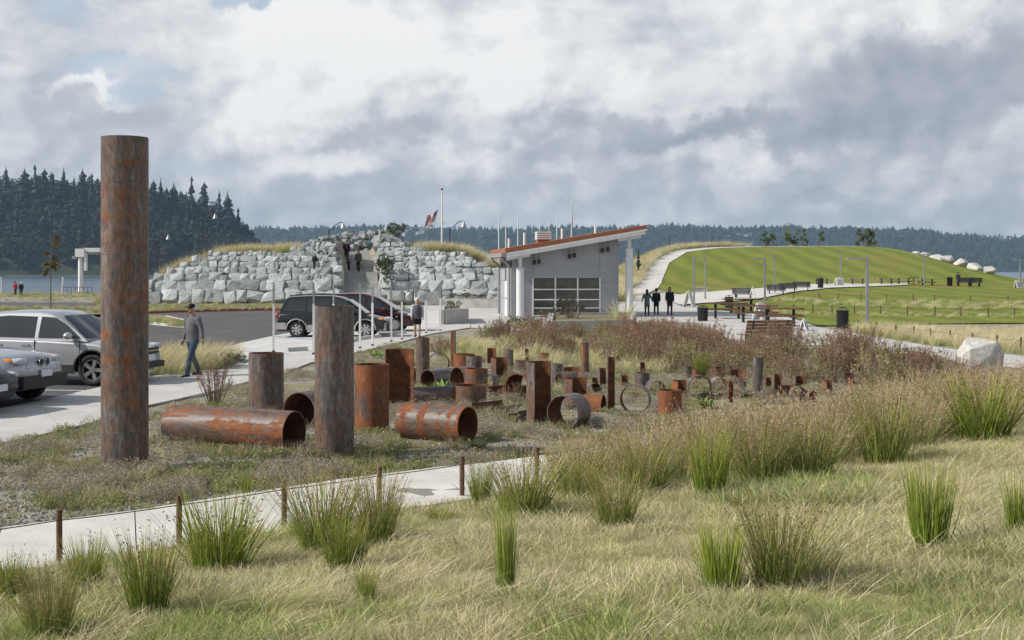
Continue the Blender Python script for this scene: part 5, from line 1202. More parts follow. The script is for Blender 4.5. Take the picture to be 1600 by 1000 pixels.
    for sh, el, wr in armj:
        w2 = wr - (wr - el).normalized() * 0.01
        if vest is None or True: t.tube([sh - Vector((math.copysign(0.05 * k, sh.x), 0, -0.01 * k)), sh, (sh + el) / 2, el, w2], [0.07 * k, 0.078 * k, 0.066 * k, 0.058 * k, 0.043 * k], 12)
    sh_ = t.build('jacket' if coat else 'shirt', top_m, root); fuse(sh_, 0.018 if vox < 0.02 else 0.03, 3)
    if vest:
        t = MB(); t.tube([V(0, 0, 0.83), V(0, 0, 1.0), V(0, -0.012, 1.15), V(0, -0.005, 1.3), V(0, 0, 1.41), V(0, 0, 1.46)], [(0.20 * k, 0.15 * k), (0.20 * k, 0.15 * k), (0.2 * k, 0.155 * k), (0.205 * k, 0.145 * k), (0.178 * k, 0.105 * k), (0.09 * k, 0.08 * k)], 16)
        fuse(t.build('vest', vest, root), 0.02, 3)
    t = MB(); t.tube([V(0, 0, 0.80), V(0, 0, 0.92), V(0, 0, 1.02)], [(0.15 * k, 0.11 * k), (0.165 * k, 0.118 * k), (0.155 * k, 0.11 * k)], 14)
    for hp, kn, an, toe in legs:
        if shorts: e = hp + (kn - hp) * 0.75; t.tube([hp, (hp + e) / 2, e], [0.098 * k, 0.095 * k, 0.09 * k], 12)
        else: t.tube([hp, (hp + kn) / 2, kn, (kn + an) / 2, an + Vector((0, 0, -0.02 * k))], [0.098 * k, 0.088 * k, 0.070 * k, 0.066 * k, 0.058 * k], 12)
    fuse(t.build('shorts' if shorts else 'trousers', leg_m, root), 0.018 if vox < 0.02 else 0.03, 3)
    for hp, kn, an, toe in legs:
        t = MB(); d = (toe - an); d.z = 0; d.normalize(); a = Vector((an.x, an.y, toe.z + 0.012 * k)); t.tube([a - d * 0.07 * k, a + d * 0.02 * k, a + d * 0.12 * k, a + d * 0.19 * k], [(0.036 * k, 0.045 * k), (0.044 * k, 0.05 * k), (0.045 * k, 0.04 * k), (0.03 * k, 0.028 * k)], 10); t.tube([a, an + Vector((0, 0, 0.02 * k))], [0.045 * k, 0.042 * k], 10)
        t.build('shoe', shoe_m, root)
    if hair:
        t = MB(); t.ell(hc + Vector((0, 0.028, 0.034)) * k, (0.096 * k, 0.104 * k, 0.112 * k), 14, 10)
        if longhair: t.tube([hc + Vector((0, 0.05, 0.05)) * k, hc + Vector((0, 0.07, -0.1)) * k, hc + Vector((0, 0.09, -0.30)) * k], [(0.085 * k, 0.06 * k), (0.095 * k, 0.055 * k), (0.07 * k, 0.03 * k)], 12)
        t.build('hair', hair_m, root)
    if cap:
        t = MB(); t.ell(hc + Vector((0, 0.008, 0.055)) * k, (0.092 * k, 0.106 * k, 0.085 * k), 16, 8); t.box(hc + Vector((0, -0.13, 0.05)) * k, (0.15 * k, 0.12 * k, 0.014 * k), 0, 0.15); t.build('cap', cap, root)
    return root
grey_shirt = cloth('grey_shirt', (0.145, 0.14, 0.155)); jeans = cloth('blue_jeans', (0.055, 0.085, 0.12)); blackc = cloth('black_cloth', (0.012, 0.012, 0.014)); navyc = cloth('navy_cloth', (0.02, 0.025, 0.05)); whitec = cloth('pale_cloth', (0.55, 0.55, 0.58)); greyv = cloth('grey_vest', (0.10, 0.10, 0.12)); redc = cloth('red_cloth', (0.30, 0.02, 0.02)); brownc = cloth('brown_cloth', (0.12, 0.09, 0.06)); tealc = cloth('teal_cloth', (0.10, 0.14, 0.15))
hair_d = mat('dark_hair', (0.02, 0.014, 0.01), rough=0.6); hair_g = mat('white_hair', (0.6, 0.58, 0.56), rough=0.7); hair_b = mat('brown_hair', (0.06, 0.035, 0.02), rough=0.6)
man = person('man in black cap, grey shirt and jeans walking along the sidewalk', P(301, 590), 1.80, R(-32), grey_shirt, jeans, hair_g, 0.55, 0.16, cap=blackc, vox=0.013, arms=(((-0.25, 0.05, 1.14), (-0.26, -0.04, 0.90)), ((0.27, 0.02, 1.16), (0.36, -0.03, 0.93))))
person('white haired walker in grey vest and black shorts facing us near the vans', P(652, 528), 1.66, R(4), whitec, blackc, hair_g, 0.12, 0.08, vest=greyv, shorts=True, vox=0.016)
person('woman with long dark hair and dark jacket walking away beside the pavilion', P(1011, 494), 1.62, R(175), tealc, navyc, hair_d, 0.25, 0.1, longhair=True, vox=0.022, group=None, arms=(((-0.3, 0.03, 1.16), (-0.34, -0.05, 0.98)), ((0.3, 0.0, 1.16), (0.33, -0.03, 0.95))), coat=0.12)
person('middle walker in black with a pale cap seen from behind', P(1025.5, 492.5), 1.66, R(180), blackc, blackc, hair_d, 0.12, 0.05, cap=whitec, vox=0.022)
person('walker in open dark jacket and jeans coming towards us', P(1046.5, 493), 1.74, R(0), blackc, navyc, hair_d, 0.15, 0.06, vox=0.022, coat=0.1, longhair=True)
def stair_at(px, y): return Vector(((px - CX) / F * y, y, stair_z(y) + 0.06))
pm = person('man in black and red shirt coming down the stairway', stair_at(541.5, 104.3), 1.86, R(0), blackc, navyc, hair_d, 0.2, 0.05, vox=0.024)
t = MB(); t.ell((0, -0.155, 1.3), (0.10, 0.03, 0.16), 12, 8); t.build('shirt_print', redc, pm)
person('person in brown jacket on the stairway beside the child', stair_at(560, 101), 1.74, R(-10), brownc, blackc, hair_b, 0.25, 0.1, vox=0.024, coat=0.08, longhair=True)
person('small child in dark clothes on the stairway', stair_at(545, 101), 0.98, R(10), blackc, navyc, hair_d, 0.1, 0.1, vox=0.02, arms=(((-0.3, 0.0, 1.2), (-0.4, -0.05, 1.05)), ((0.32, 0, 1.3), (0.5, 0, 1.3))))
person('person in dark clothes clambering over the boulders left of the stairway', at(491, 421, 96.7), 1.2, R(170), blackc, blackc, hair_b, 0.3, 0.1, vox=0.022, lean=-0.35)
person('person in red jacket at the water edge on the left', P(24, 463), 1.74, R(160), redc, navyc, hair_d, 0.05, 0.03, vox=0.03, coat=0.1)
person('person in black coat at the water edge beside the red jacket', P(33, 463), 1.68, R(200), blackc, blackc, hair_g, 0.05, 0.03, vox=0.03, coat=0.2)

# ================================================================== street furniture
galv = mat('galvanised_steel', (0.30, 0.31, 0.31), (0.38, 0.39, 0.39), 8, 0.45, metal=0.5); wood_m = mat('brown_wood', (0.16, 0.085, 0.05), (0.24, 0.13, 0.08), 9, 0.8, 0.2); gslat = mat('grey_slat', (0.07, 0.072, 0.08), (0.10, 0.10, 0.11), 7, 0.6); tanwood = mat('pale_wood', (0.34, 0.27, 0.18), (0.28, 0.22, 0.14), 8, 0.8)
SIGNS = [(427.5, 552, 441), (490, 556, 441), (521, 549, 443), (562.5, 546, 444), (582, 542, 444), (611.5, 535.5, 446), (628, 532, 446), (650, 526, 446), (666, 522, 447), (688, 518, 445)]
nm = ['first', 'second', 'third', 'fourth', 'fifth', 'sixth', 'seventh', 'eighth', 'ninth', 'last']
for i, (px, by, ty) in enumerate(SIGNS):
    p = P(px, by); h = CH + (H0 - ty) / F * p.y - p.z
    t = thing('sign_post', 'slim white and grey parking sign post, %s in the row from the left' % nm[i], 'sign post', p, rnd.uniform(-0.2, 0.2), 'row of sign posts along the parking pad')
    w = 0.055
    q = MB(); q.box((0, 0, h * 0.36), (w * 1.25, w * 1.25, h * 0.68)); q.build('sleeve', white_m, t)
    q = MB(); q.box((0, 0, h * 0.85), (w, w * 0.6, h * 0.30)); q.build('post', galv, t)
    q = MB(); q.box((0, 0.04, h * 0.84), (0.012 + w, 0.006, 0.42)); q.build('sign_plate', galv, t)
    q = MB(); q.box((0, 0, 0.05), (0.11, 0.11, 0.1), taper=0.8); q.build('foot', black_m, t)
for i, (px, py, w_) in enumerate(((463, 550, 0), (565, 532, 0), (582, 530, 0), (605, 526, 0), (622, 523, 0), (545, 536, 0))):
    p = P(px, py); t = MB(); t.prism([(-0.1, 0), (0.1, 0), (0.07, 0.13), (-0.07, 0.13)], -0.5, 0.5, Matrix(((0, 0, 1, 0), (1, 0, 0, 0), (0, 1, 0, 0), (0, 0, 0, 1))))
    o = t.build('wheel_stop', kerb_m, None, p + Vector((0, 0, 0.035)), R(58)); tag(o, 'grey concrete wheel stop on the parking pad, %s' % ('alone left of the tall grey pipe' if i == 0 else '%s right of the tall grey pipe' % ['', 'second', 'third', 'fourth', 'fifth', 'first'][i]), 'wheel stop', 'wheel stops')
# lamps of the lawn
def park_lamp(label, px, by, ty, arm):
    p = P(px, by); h = CH + (H0 - ty) / F * p.y - p.z; t = thing('park_lamp', label, 'lamp post', p, 0, 'square arm lamp posts round the lawn')
    q = MB(); q.box((0, 0, h / 2), (0.13, 0.13, h)); q.build('post', galv, t)
    q = MB(); q.box((arm * 0.3, 0, h - 0.05), (abs(arm) * 0.62 + 0.1, 0.11, 0.08)); q.build('arm', galv, t); q = MB(); q.box((arm * 0.55, 0, h - 0.065), (abs(arm) * 0.3 + 0.1, 0.24, 0.08)); q.build('lamp_head', galv, t)
    q = MB(); q.box((0, 0, 0.03), (0.3, 0.3, 0.06)); q.build('base_plate', galv, t)
for a in (('lamp post behind the white sandwich board, leftmost on the lawn', 1084.5, 478, 400, 0.25), ('lamp post on the path just right of the leftmost lamp', 1102, 470, 401, -0.5), ('lamp post standing behind the picnic tables', 1195, 486, 403, -1.1), ('slim lamp post beside the grey benches', 1211, 459, 399, -0.6), ('lamp post before the lawn hill beside a white board', 1313.5, 447, 394, -0.9), ('nearest lamp post, beside the near litter bin and blond grass', 1355, 516, 402, -1.25), ('lamp post among the far picnic tables', 1444, 448, 397, -0.9), ('lamp post at the far right edge of the lawn', 1594, 451, 405, -0.9)): park_lamp(*a)
def gooseneck(label, p, h, arm):
    t = thing('street_lamp', label, 'lamp post', p, 0, 'dark gooseneck lamps'); q = MB(); q.tube([(0, 0, 0), (0, 0, h)], [0.07, 0.05], 8); q.build('post', black_m, t)
    q = MB(); q.tube([(0, 0, h - 0.02)] + [(arm * (0.3 + 0.95 * u), 0, h + 0.55 * math.sin(math.pi * u * 0.62) + 0.08) for u in (0.0, 0.2, 0.4, 0.6, 0.8, 1.0)], 0.035, 6); q.build('arm', black_m, t)
    q = MB(); q.tube([(arm * 1.25, 0, h + 0.62), (arm * 1.25, 0, h + 0.4), (arm * 1.25, 0, h + 0.12)], [0.05, 0.12, 0.26], 12); q.build('lamp_shade', galv, t)
def goose_px(label, px, top, y, arm, base=None):
    x = (px - CX) / F * y; zb = G(x, y); z = CH + (H0 - top) / F * y; gooseneck(label, Vector((x, y, zb)), max(1.5, z - zb - 0.6), arm)
goose_px('gooseneck lamp on top of the boulder mound', 514, 348, 112, 1); goose_px('gooseneck lamp right of the flagpole', 703, 346, 116, 1); goose_px('tall gooseneck lamp before the headland, left of the mound', 317, 334, 130, 1); goose_px('lower gooseneck lamp just right of the tallest pile', 245, 367, 140, 1)
# flagpole
fy = 112.0; fx = (690.5 - CX) / F * fy; fz = G(fx, fy)
fp = thing('flagpole', 'white flagpole with yardarm on the boulder mound', 'flagpole', (fx, fy, fz))
zt = CH + (H0 - 297) / F * fy - fz; q = MB(); q.tube([(0, 0, 0), (0, 0, zt)], [0.09, 0.05], 10); q.build('pole', white_m, fp)
zy = CH + (H0 - 348) / F * fy - fz; q = MB(); q.tube([(-1.0, 0, zy), (1.0, 0, zy)], 0.035, 8); q.build('yardarm', white_m, fp); q = MB(); q.tube([(0, 0, zy), (-0.35, 0, zy + 1.2)], 0.03, 6); q.build('gaff', white_m, fp); q = MB(); q.ell((0, 0, zt + 0.08), (0.1, 0.1, 0.1)); q.build('finial', redc, fp)
def f_flag(nt, N, L, b):
    tc = N.new('ShaderNodeTexCoord'); s = N.new('ShaderNodeSeparateXYZ'); L.new(tc.outputs['UV'], s.inputs[0])
    def ma(op, a, c):
        m = N.new('ShaderNodeMath'); m.operation = op
        for q_, v in ((m.inputs[0], a), (m.inputs[1], c)):
            if isinstance(v, bpy.types.NodeSocket): L.new(v, q_)
            else: q_.default_value = v
        return m.outputs[0]
    u, v = s.outputs[0], s.outputs[1]
    stripe = ma('GREATER_THAN', ma('MODULO', ma('MULTIPLY', v, 13.0), 2.0), 1.0)
    c = mixn(N, L, stripe, (0.45, 0.03, 0.05, 1), (0.75, 0.75, 0.75, 1))
    canton = ma('MULTIPLY', ma('LESS_THAN', u, 0.4), ma('GREATER_THAN', v, 6 / 13.0))
    fx_ = ma('SUBTRACT', ma('FRACT', ma('MULTIPLY', u, 20.0), 0), 0.5); fy_ = ma('SUBTRACT', ma('FRACT', ma('MULTIPLY', v, 14.0), 0), 0.5)
    star = ma('LESS_THAN', ma('ADD', ma('MULTIPLY', fx_, fx_), ma('MULTIPLY', fy_, fy_)), 0.07)
    L.new(mixn(N, L, canton, c, mixn(N, L, star, (0.02, 0.03, 0.12, 1), (0.75, 0.75, 0.78, 1))), b.inputs['Base Color']); b.inputs['Roughness'].default_value = 0.8
flag_m = node_mat('striped_flag_cloth', f_flag)
def flag(name, label, p0, w, h, m, drop):
    nu, nv = 16, 8; me = bpy.data.meshes.new(name); vs, fs, uv = [], [], []
    for j in range(nv + 1):
        for i in range(nu + 1):
            u, v = i / nu, j / nv; vs.append((-u * w * 0.9 + (v - 1) * 0.25, 0.13 * math.sin(u * 9 + v * 2) * (0.3 + u), (v - 1) * h - u * drop + 0.05 * math.sin(u * 7 + 1)))
    for j in range(nv):
        for i in range(nu): fs.append((j * (nu + 1) + i, j * (nu + 1) + i + 1, (j + 1) * (nu + 1) + i + 1, (j + 1) * (nu + 1) + i))
    me.from_pydata(vs, [], fs); me.materials.append(m); l = me.uv_layers.new()
    for p in me.polygons:
        p.use_smooth = True
        for li in p.loop_indices: vi = me.loops[li].vertex_index; l.data[li].uv = ((vi % (nu + 1)) / nu, (vi // (nu + 1)) / nv)
    o = link(name, me, None, p0); so_ = o.modifiers.new('cloth', 'SOLIDIFY'); so_.thickness = 0.01; return tag(o, label, 'flag')
flag('flag', 'red, white and blue striped flag flying from the flagpole', Vector((fx - 0.34, fy, fz + zy + 1.1)), 1.05, 0.95, flag_m, 0.55)
flag('pennant', 'small white flag hanging under the striped flag', Vector((fx - 0.55, fy - 0.02, fz + zy - 0.05)), 0.42, 0.34, white_m, 0.12)
# litter bins
def bin_(label, px, by, ty):
    p = P(px, by); h = CH + (H0 - ty) / F * p.y - p.z; r = 0.29
    t = thing('litter_bin', label, 'litter bin', p, 0, 'black slatted litter bins'); q = MB(); q.tube([(0, 0, 0.04), (0, 0, h * 0.8)], [r * 0.82, r * 0.86], 16); q.build('liner', black_m, t)
    for i in range(18):
        a = 2 * math.pi * i / 18; q = MB(); q.bar((r * 0.92 * math.cos(a), r * 0.92 * math.sin(a), 0.02), (r * math.cos(a), r * math.sin(a), h * 0.84), 0.06, 0.012); q.build('slat', black_m, t)
    q = MB(); q.tube([(0, 0, h * 0.8), (0, 0, h * 0.86)], [r * 1.08, r * 1.12], 18); q.build('rim', black_m, t)
    q = MB(); q.tube([(r * 0.75 * math.cos(R(d)), 0, h * 0.86 + h * 0.14 * math.sin(R(d))) for d in range(0, 181, 20)], 0.016, 6); q.tube([(0, r * 0.75 * math.cos(R(d)), h * 0.86 + h * 0.14 * math.sin(R(d))) for d in range(0, 181, 20)], 0.016, 6); q.build('hoop', black_m, t)
for a in (('black litter bin on the lawn edge below the nearest lamp post', 1316.5, 513, 480), ('black litter bin left of the picnic tables, nearest one', 1098, 502, 477), ('black litter bin behind the left picnic table', 1139, 482, 461), ('black litter bin at the bend of the far path', 1282, 452, 432), ('black litter bin at the far right below the hill', 1484, 447.5, 431)): bin_(*a)
# benches and tables
def bench(label, p, rz, m, w=1.7):
    t = thing('bench', label, 'bench', p, rz, 'park benches')
    for k in range(4): q = MB(); q.box((0, -0.22 + k * 0.13, 0.44), (w, 0.11, 0.04)); q.build('seat_slat', m, t)
    for k in range(4): q = MB(); q.box((0, 0.27 + k * 0.05, 0.55 + k * 0.125), (w, 0.035, 0.11), 0, -0.35); q.build('back_slat', m, t)
    for s in (-1, 1):
        q = MB(); q.box((s * w * 0.36, 0.0, 0.21), (0.08, 0.42, 0.42)); q.build('leg', black_m, t); q = MB(); q.bar((s * w * 0.36, 0.22, 0.4), (s * w * 0.36, 0.44, 0.98), 0.05); q.build('back_support', black_m, t)
for i, (px, py, rz, lab) in enumerate(((1161, 468, 150, 'dark grey bench nearest along the far path'), (1213, 461.5, 165, 'dark grey bench second along the far path'), (1231, 458.5, 168, 'dark grey bench third along the far path'), (1252, 456, 168, 'dark grey bench last along the far path'))): bench(lab, P(px, py), R(rz), gslat)
bench('dark backless looking bench facing the water beside the far right bin', P(1507, 448), R(185), gslat, 1.9); bench('dark bench at the far right below the boulders, right of the seated visitor', P(1522, 448.5), R(180), gslat, 1.5)
bench('brown wooden slatted bench in front of the picnic tables', P(1196, 541), R(196), wood_m, 1.9)
def picnic(label, p, rz, m, s=1.0):
    t = thing('picnic_table', label, 'picnic table', p, rz, 'picnic tables'); t.scale = (s, s, s)
    for k in range(5): q = MB(); q.box((0, -0.3 + k * 0.15, 0.75), (1.95, 0.14, 0.06)); q.build('top_board', m, t)
    for sd in (-1, 1):
        for k in range(2): q = MB(); q.box((0, sd * (0.62 + k * 0.14), 0.45), (1.95, 0.135, 0.06)); q.build('seat_board', m, t)
        q = MB(); q.bar((sd * 0.55, -0.72, 0.40), (sd * 0.55, 0.72, 0.40), 0.07); q.build('seat_support', black_m, t)
        q = MB(); q.box((sd * 0.55, 0, 0.36), (0.12, 0.12, 0.72)); q.build('leg', black_m, t); q = MB(); q.box((sd * 0.55, 0, 0.02), (0.1, 0.7, 0.04)); q.build('foot', black_m, t)
tabw = mat('dark_brown_wood', (0.10, 0.052, 0.032), (0.17, 0.09, 0.055), 9, 0.8, 0.2)
picnic('brown picnic table, left of the three by the lawn', P(1136, 498), R(-6), tabw, 1.2); picnic('brown picnic table, middle of the three by the lawn', P(1181, 504), R(-14), tabw, 1.2); picnic('brown picnic table, right of the three beside a sandwich board', P(1219, 510), R(-10), tabw, 1.2); picnic('brown picnic table half hidden behind the middle table', P(1158, 489), R(4), tabw, 1.2)
for i, (px, py, lab) in enumerate(((1284, 446, 'pale far picnic table beside the litter bin at the path bend'), (1340, 446, 'pale far picnic table right of the white board'), (1385, 445.5, 'pale far picnic table, second right of the white board'), (1412, 445.5, 'pale far picnic table, third right of the white board'), (1449, 447, 'pale far picnic table at the foot of the far lamp post'))): picnic(lab, P(px, py), R(4 * i - 6), tanwood)
def board(label, px, by, ty, w, rz, pan=None):
    p = P(px, by); h = CH + (H0 - ty) / F * p.y - p.z; t = thing('sandwich_board', label, 'sandwich board', p, rz, 'white sandwich boards')
    for s in (-1, 1):
        q = MB(); q.box((0, s * h * 0.17, h / 2), (w, 0.04, h * 1.0), 0, s * 0.30); o = q.build('panel', white_m, t)
        q = MB(); q.box((0, s * (h * 0.17 + 0.025), h * 0.5), (w * 0.72, 0.02, h * 0.62), 0, s * 0.30); q.build('poster', pan or mat('poster_print', (0.62, 0.62, 0.6), (0.2, 0.2, 0.2), 22, 0.7), o)
    q = MB(); q.tube([(-w * 0.2, 0, h), (0, 0, h + 0.06), (w * 0.2, 0, h)], 0.02, 6); q.build('handle', white_m, t)
redp = mat('poster_red_foot', (0.72, 0.71, 0.69), (0.68, 0.66, 0.64), 6, 0.7)
board('white sandwich board on the path left of the picnic tables', 1076.5, 480, 455, 0.75, R(62), redp); board('thin white board seen edge on beside the far grey bench', 1176, 470, 448, 0.5, R(80)); board('white sandwich board standing between the picnic tables', 1188, 500, 473, 0.75, R(48)); board('white sandwich board right of the picnic tables', 1256, 517, 499, 0.8, R(68)); board('white board at the foot of the lawn hill lamp', 1311, 448, 434, 0.9, R(20)); board('white board at the far right edge by the water', 1592, 451, 438, 0.9, R(20))
b = MB(); b.box((0, 0, 0.25), (1.2, 0.6, 0.5)); b.box((0, 0, 0.52), (1.3, 0.7, 0.06)); o = b.build('concrete_block_seat', kerb_m, None, P(1094, 458)); tag(o, 'pale concrete block seat at the foot of the lawn hill', 'block')
for i, px in enumerate((1424, 1431)):
    b = MB(); b.tube([(-0.3, 0, 0)] + [(0.3 * -math.cos(R(d)), 0, 0.6 + 0.3 * math.sin(R(d))) for d in range(0, 181, 20)] + [(0.3, 0, 0)], 0.03, 6); tag(b.build('bike_rack', black_m, None, P(px, 446)), 'dark hoop rack between the far picnic tables, %s' % ('left hoop' if i == 0 else 'right hoop'), 'bike rack')
person('visitor in dark clothes seated by the bench at the far right', P(1497, 447), 1.5, R(150), navyc, blackc, hair_d, 0.05, 0.05, vox=0.035, coat=0.2)
# hoist by the water
hp = P(126, 461); hs = 150 / F
ho = thing('boat_hoist', 'white boat hoist crane at the water edge left of the tallest pile', 'crane', hp)
q = MB(); q.tube([(0, 0, 0.3), (0, 0, 4.9)], 0.3, 14); q.build('mast', white_m, ho); q = MB(); q.box((0, 0, 0.2), (1.6, 1.6, 0.5)); q.build('base', kerb_m, ho)
q = MB(); q.box((0.0, 0, 5.2), (1.1, 0.9, 1.0)); hd = q.build('head', white_m, ho); q = MB(); q.box((-0.75, 0, 4.6), (0.5, 0.5, 0.35)); q.build('motor', grey_metal, hd)
q = MB(); q.box((0.62, 0, 4.1), (0.3, 0.5, 2.2)); q.build('control_panel', white_m, ho); q = MB(); q.box((1.45, 0, 5.55), (1.9, 0.5, 0.5)); bo = q.build('boom', white_m, ho); q = MB(); q.box((1.6, 0, 5.15), (1.3, 0.35, 0.28)); q.build('winch', grey_metal, bo)
for i in range(8): q = MB(); q.box((-1.6 + i * 0.5, -1.6, 0.5), (0.05, 0.05, 1.0)); q.build('rail_post', black_m, ho)
q = MB(); q.box((0.15, -1.6, 1.0), (3.6, 0.05, 0.06)); q.build('rail', black_m, ho)
for i, px in enumerate((2, 97)):
    p = P(px, 461); b = MB(); b.tube([(0, 0, 0), (0.1 if i else 0, 0, 2.1)], [0.09, 0.07], 8); b.tube([(0.1 if i else 0, 0, 2.1), (0.1 if i else 0, 0, 2.2)], [0.11, 0.02], 8); tag(b.build('mooring_post', white_m, None, p), 'white post by the water, %s' % ('at the left edge of the photo' if i == 0 else 'left of the boat hoist'), 'post')
# planters
plc = mat('planter_concrete', (0.34, 0.33, 0.31), (0.46, 0.45, 0.43), 2, 0.9, 0.25, space='World')
def planter(label, pts, h, thick=0.25):
    c = sum((Vector(q) for q in pts), Vector((0, 0))) / len(pts); z = G(c.x, c.y); t = thing('planter', label, 'planter', (c.x, c.y, z))
    n = len(pts)
    for i in range(n):
        a, d = Vector(pts[i]) - c, Vector(pts[(i + 1) % n]) - c; e = (d - a).normalized(); nn = Vector((-e.y, e.x)) * thick / 2; a2 = a + e * thick * 0.5; d2 = d + e * thick * 0.5
        b = MB(); vs = [(*(a2 + nn), -0.2), (*(a2 - nn), -0.2), (*(d2 - nn), -0.2), (*(d2 + nn), -0.2)]; hh = h * (1 - 0.002 * (i % 2)); vs += [(x, y, hh) for x, y, _ in vs]; b.add(vs, [(0, 3, 2, 1), (4, 5, 6, 7), (0, 1, 5, 4), (1, 2, 6, 5), (2, 3, 7, 6), (3, 0, 4, 7)]); b.build('wall', plc, t)
    b = MB(); b.add([(*(Vector(q) - c), h - 0.1) for q in pts], [tuple(range(n))]); b.build('soil', isl_m, t); return c
p1 = planter('long low concrete planter in front of the boulder mound', [P(692, 481).xy, P(775, 482).xy, P(778, 475).xy, P(730, 473).xy, P(696, 475).xy], 0.62)
p2 = planter('dark concrete planter beside the maroon van', [P(690, 508).xy, P(727, 506).xy, P(722, 499).xy, P(692, 500).xy], 0.8)
p3 = planter('concrete planter with shrubs along the pavilion front', [P(858, 523).xy, P(985, 520).xy, P(990, 506).xy, P(862, 507).xy], 0.6)
p4 = planter('low concrete planter left of the pavilion columns', [P(782, 524).xy, P(853, 526).xy, P(850, 511).xy, P(790, 510).xy], 0.35)
# boats moored behind: masts rise over the roof
boat_m = mat('hull_white', (0.6, 0.6, 0.58), rough=0.4)
for i, (px, ty, dx) in enumerate(((778, 331, 3), (789, 337, 3), (808, 339, 5), (869, 338, 0), (892, 313, -3), (842, 345, 0), (857, 343, 0))):
    y = 190 + i * 4; x = (px - CX) / F * y; z = -3.0; h = CH + (H0 - ty) / F * y - z
    t = thing('sailboat', 'white mast of a moored sailboat rising behind the pavilion, %s from the left' % ['first', 'second', 'third', 'sixth', 'tallest and last', 'fourth', 'fifth'][i], 'sailboat', (x, y, z), R(80), 'moored sailboats')
    b = MB(); st_ = [(-4.5, 1.0), (-2, 1.5), (1, 1.5), (3.5, 0.8), (5, 0.05)]
    vs = []
    for xx, w in st_: vs += [(xx, -w, 1.0), (xx, -w * 0.6, -0.3), (xx, w * 0.6, -0.3), (xx, w, 1.0)]
    b.add(vs, [(k * 4 + j, k * 4 + (j + 1) % 4, (k + 1) * 4 + (j + 1) % 4, (k + 1) * 4 + j) for k in range(4) for j in range(4)] + [(3, 2, 1, 0)]); b.build('hull', boat_m, t); b = MB(); b.box((-0.3, 0, 1.3), (3.2, 1.6, 0.7), taper=0.85); b.build('cabin', boat_m, t)
    b = MB(); b.tube([(0.8, 0, 1.0), (0.8 - 0.15, -dx * 0.2 * 0, h)], [0.11, 0.07], 8); m_ = b.build('mast', white_m, t); b = MB(); b.tube([(0.7, 0, 2.2), (-3.2, 0, 2.3)], 0.08, 6); b.build('boom', white_m, t)
    b = MB(); b.tube([(5, 0, 1.0), (0.7, 0, h * 0.97)], 0.03 if i != 4 else 0.09, 5); b.build('stay', galv, m_)
# ================================================================== plants
blade_m = leafmat('grass_blade', (1, 1, 1), 0.35, 0.42, 0.45, (0.60, 0.53, 0.36)); rush_m = leafmat('rush_blade', (1, 1, 1), 0.25, 0.15); leaf_m = leafmat('leaf', (1, 1, 1), 0.25, 0.2); dry_m = leafmat('dry_stem', (1, 1, 1), 0.2, 0.2)
TAN = [(0.68, 0.57, 0.37), (0.76, 0.66, 0.46), (0.56, 0.46, 0.29)]; GRN = [(0.27, 0.33, 0.085), (0.34, 0.38, 0.12), (0.20, 0.26, 0.065)]; PALE = [(0.54, 0.53, 0.26), (0.62, 0.59, 0.32), (0.43, 0.45, 0.18)]
# --- matted, mown grass of the bank
turfs = [tuft('bank_tuft', 200 + i, 85, 0.14, (0.04, 0.15), 0.9, 0.0035, 0.7, 2, (GRN + PALE, (PALE + TAN) if i < 4 else (TAN + [(0.45, 0.38, 0.26)])), blade_m, up=0.75, wind=(0.12, 0.05)) for i in range(6)] + [tuft('bank_tuft', 206 + i, 85, 0.14, (0.06, 0.19), 0.7, 0.0038, 0.6, 2, (GRN, GRN + PALE), blade_m, up=0.8, wind=(0.1, 0.03)) for i in range(2)]
g = random.Random(5); pts, rots, scs, ids = [], [], [], []
def bank_inside(x, y): return inpoly(x, y, bank)
n = 0
while len(pts) < 22000 and n < 300000:
    n += 1; y = 4.0 + 22 * g.random() ** 1.25; x = g.uniform(-0.55 * y - 1.5, 0.62 * y + 2.5)
    if x > 23 or not bank_inside(x, y): continue
    e = mound_d(x, y); v = mnoise.noise(Vector((x * 0.5, y * 0.5, 7))) 
    pts.append((x, y, G(x, y) + 0.02)); rots.append((g.uniform(-.2, .2), g.uniform(-.2, .2), g.uniform(0, 6.28)))
    scs.append(g.uniform(0.45, 1.15) * (1.0 + 0.7 * v) * (1.0 + 0.02 * y)); ids.append(6 + g.randrange(2) if mnoise.noise(Vector((x * 0.35, y * 0.35, 3))) + 0.4 * mnoise.noise(Vector((x * 1.4, y * 1.4, 8))) - 0.03 * x > g.uniform(0.02, 0.28) else g.randrange(4) if g.random() > 0.3 + 0.9 * max(0, v) else 4 + g.randrange(2))
scatter('grass', turfs, pts, rots, scs, ids, 'stuff', 'short matted pale grass covering the foreground bank', 'grass')
# long stray blades and dry wisps lying over the bank
wisps = [tuft('dry_wisp', 230 + i, 26, 0.10, (0.25, 0.55), 0.75, 0.0035, 1.1, 4, (PALE + TAN, TAN + [(0.5, 0.44, 0.32)]), dry_m, wind=(0.5, 0.1)) for i in range(4)]
pts, rots, scs, ids = [], [], [], []
while len(pts) < 330:
    y = 5.5 + 15 * g.random(); x = g.uniform(-0.45 * y, 0.45 * y); v = mnoise.noise(Vector((x * 0.45, y * 0.45, 2)))
    if not bank_inside(x, y) or (v < 0.02 and g.random() < 0.8): continue
    pts.append((x, y, G(x, y))); rots.append((0, 0, g.uniform(-0.5, 0.5))); scs.append(g.uniform(0.5, 0.95)); ids.append(g.randrange(4))
scatter('dry_grass', wisps, pts, rots, scs, ids, 'stuff', 'thin dry grass wisps bent over the bank', 'grass')
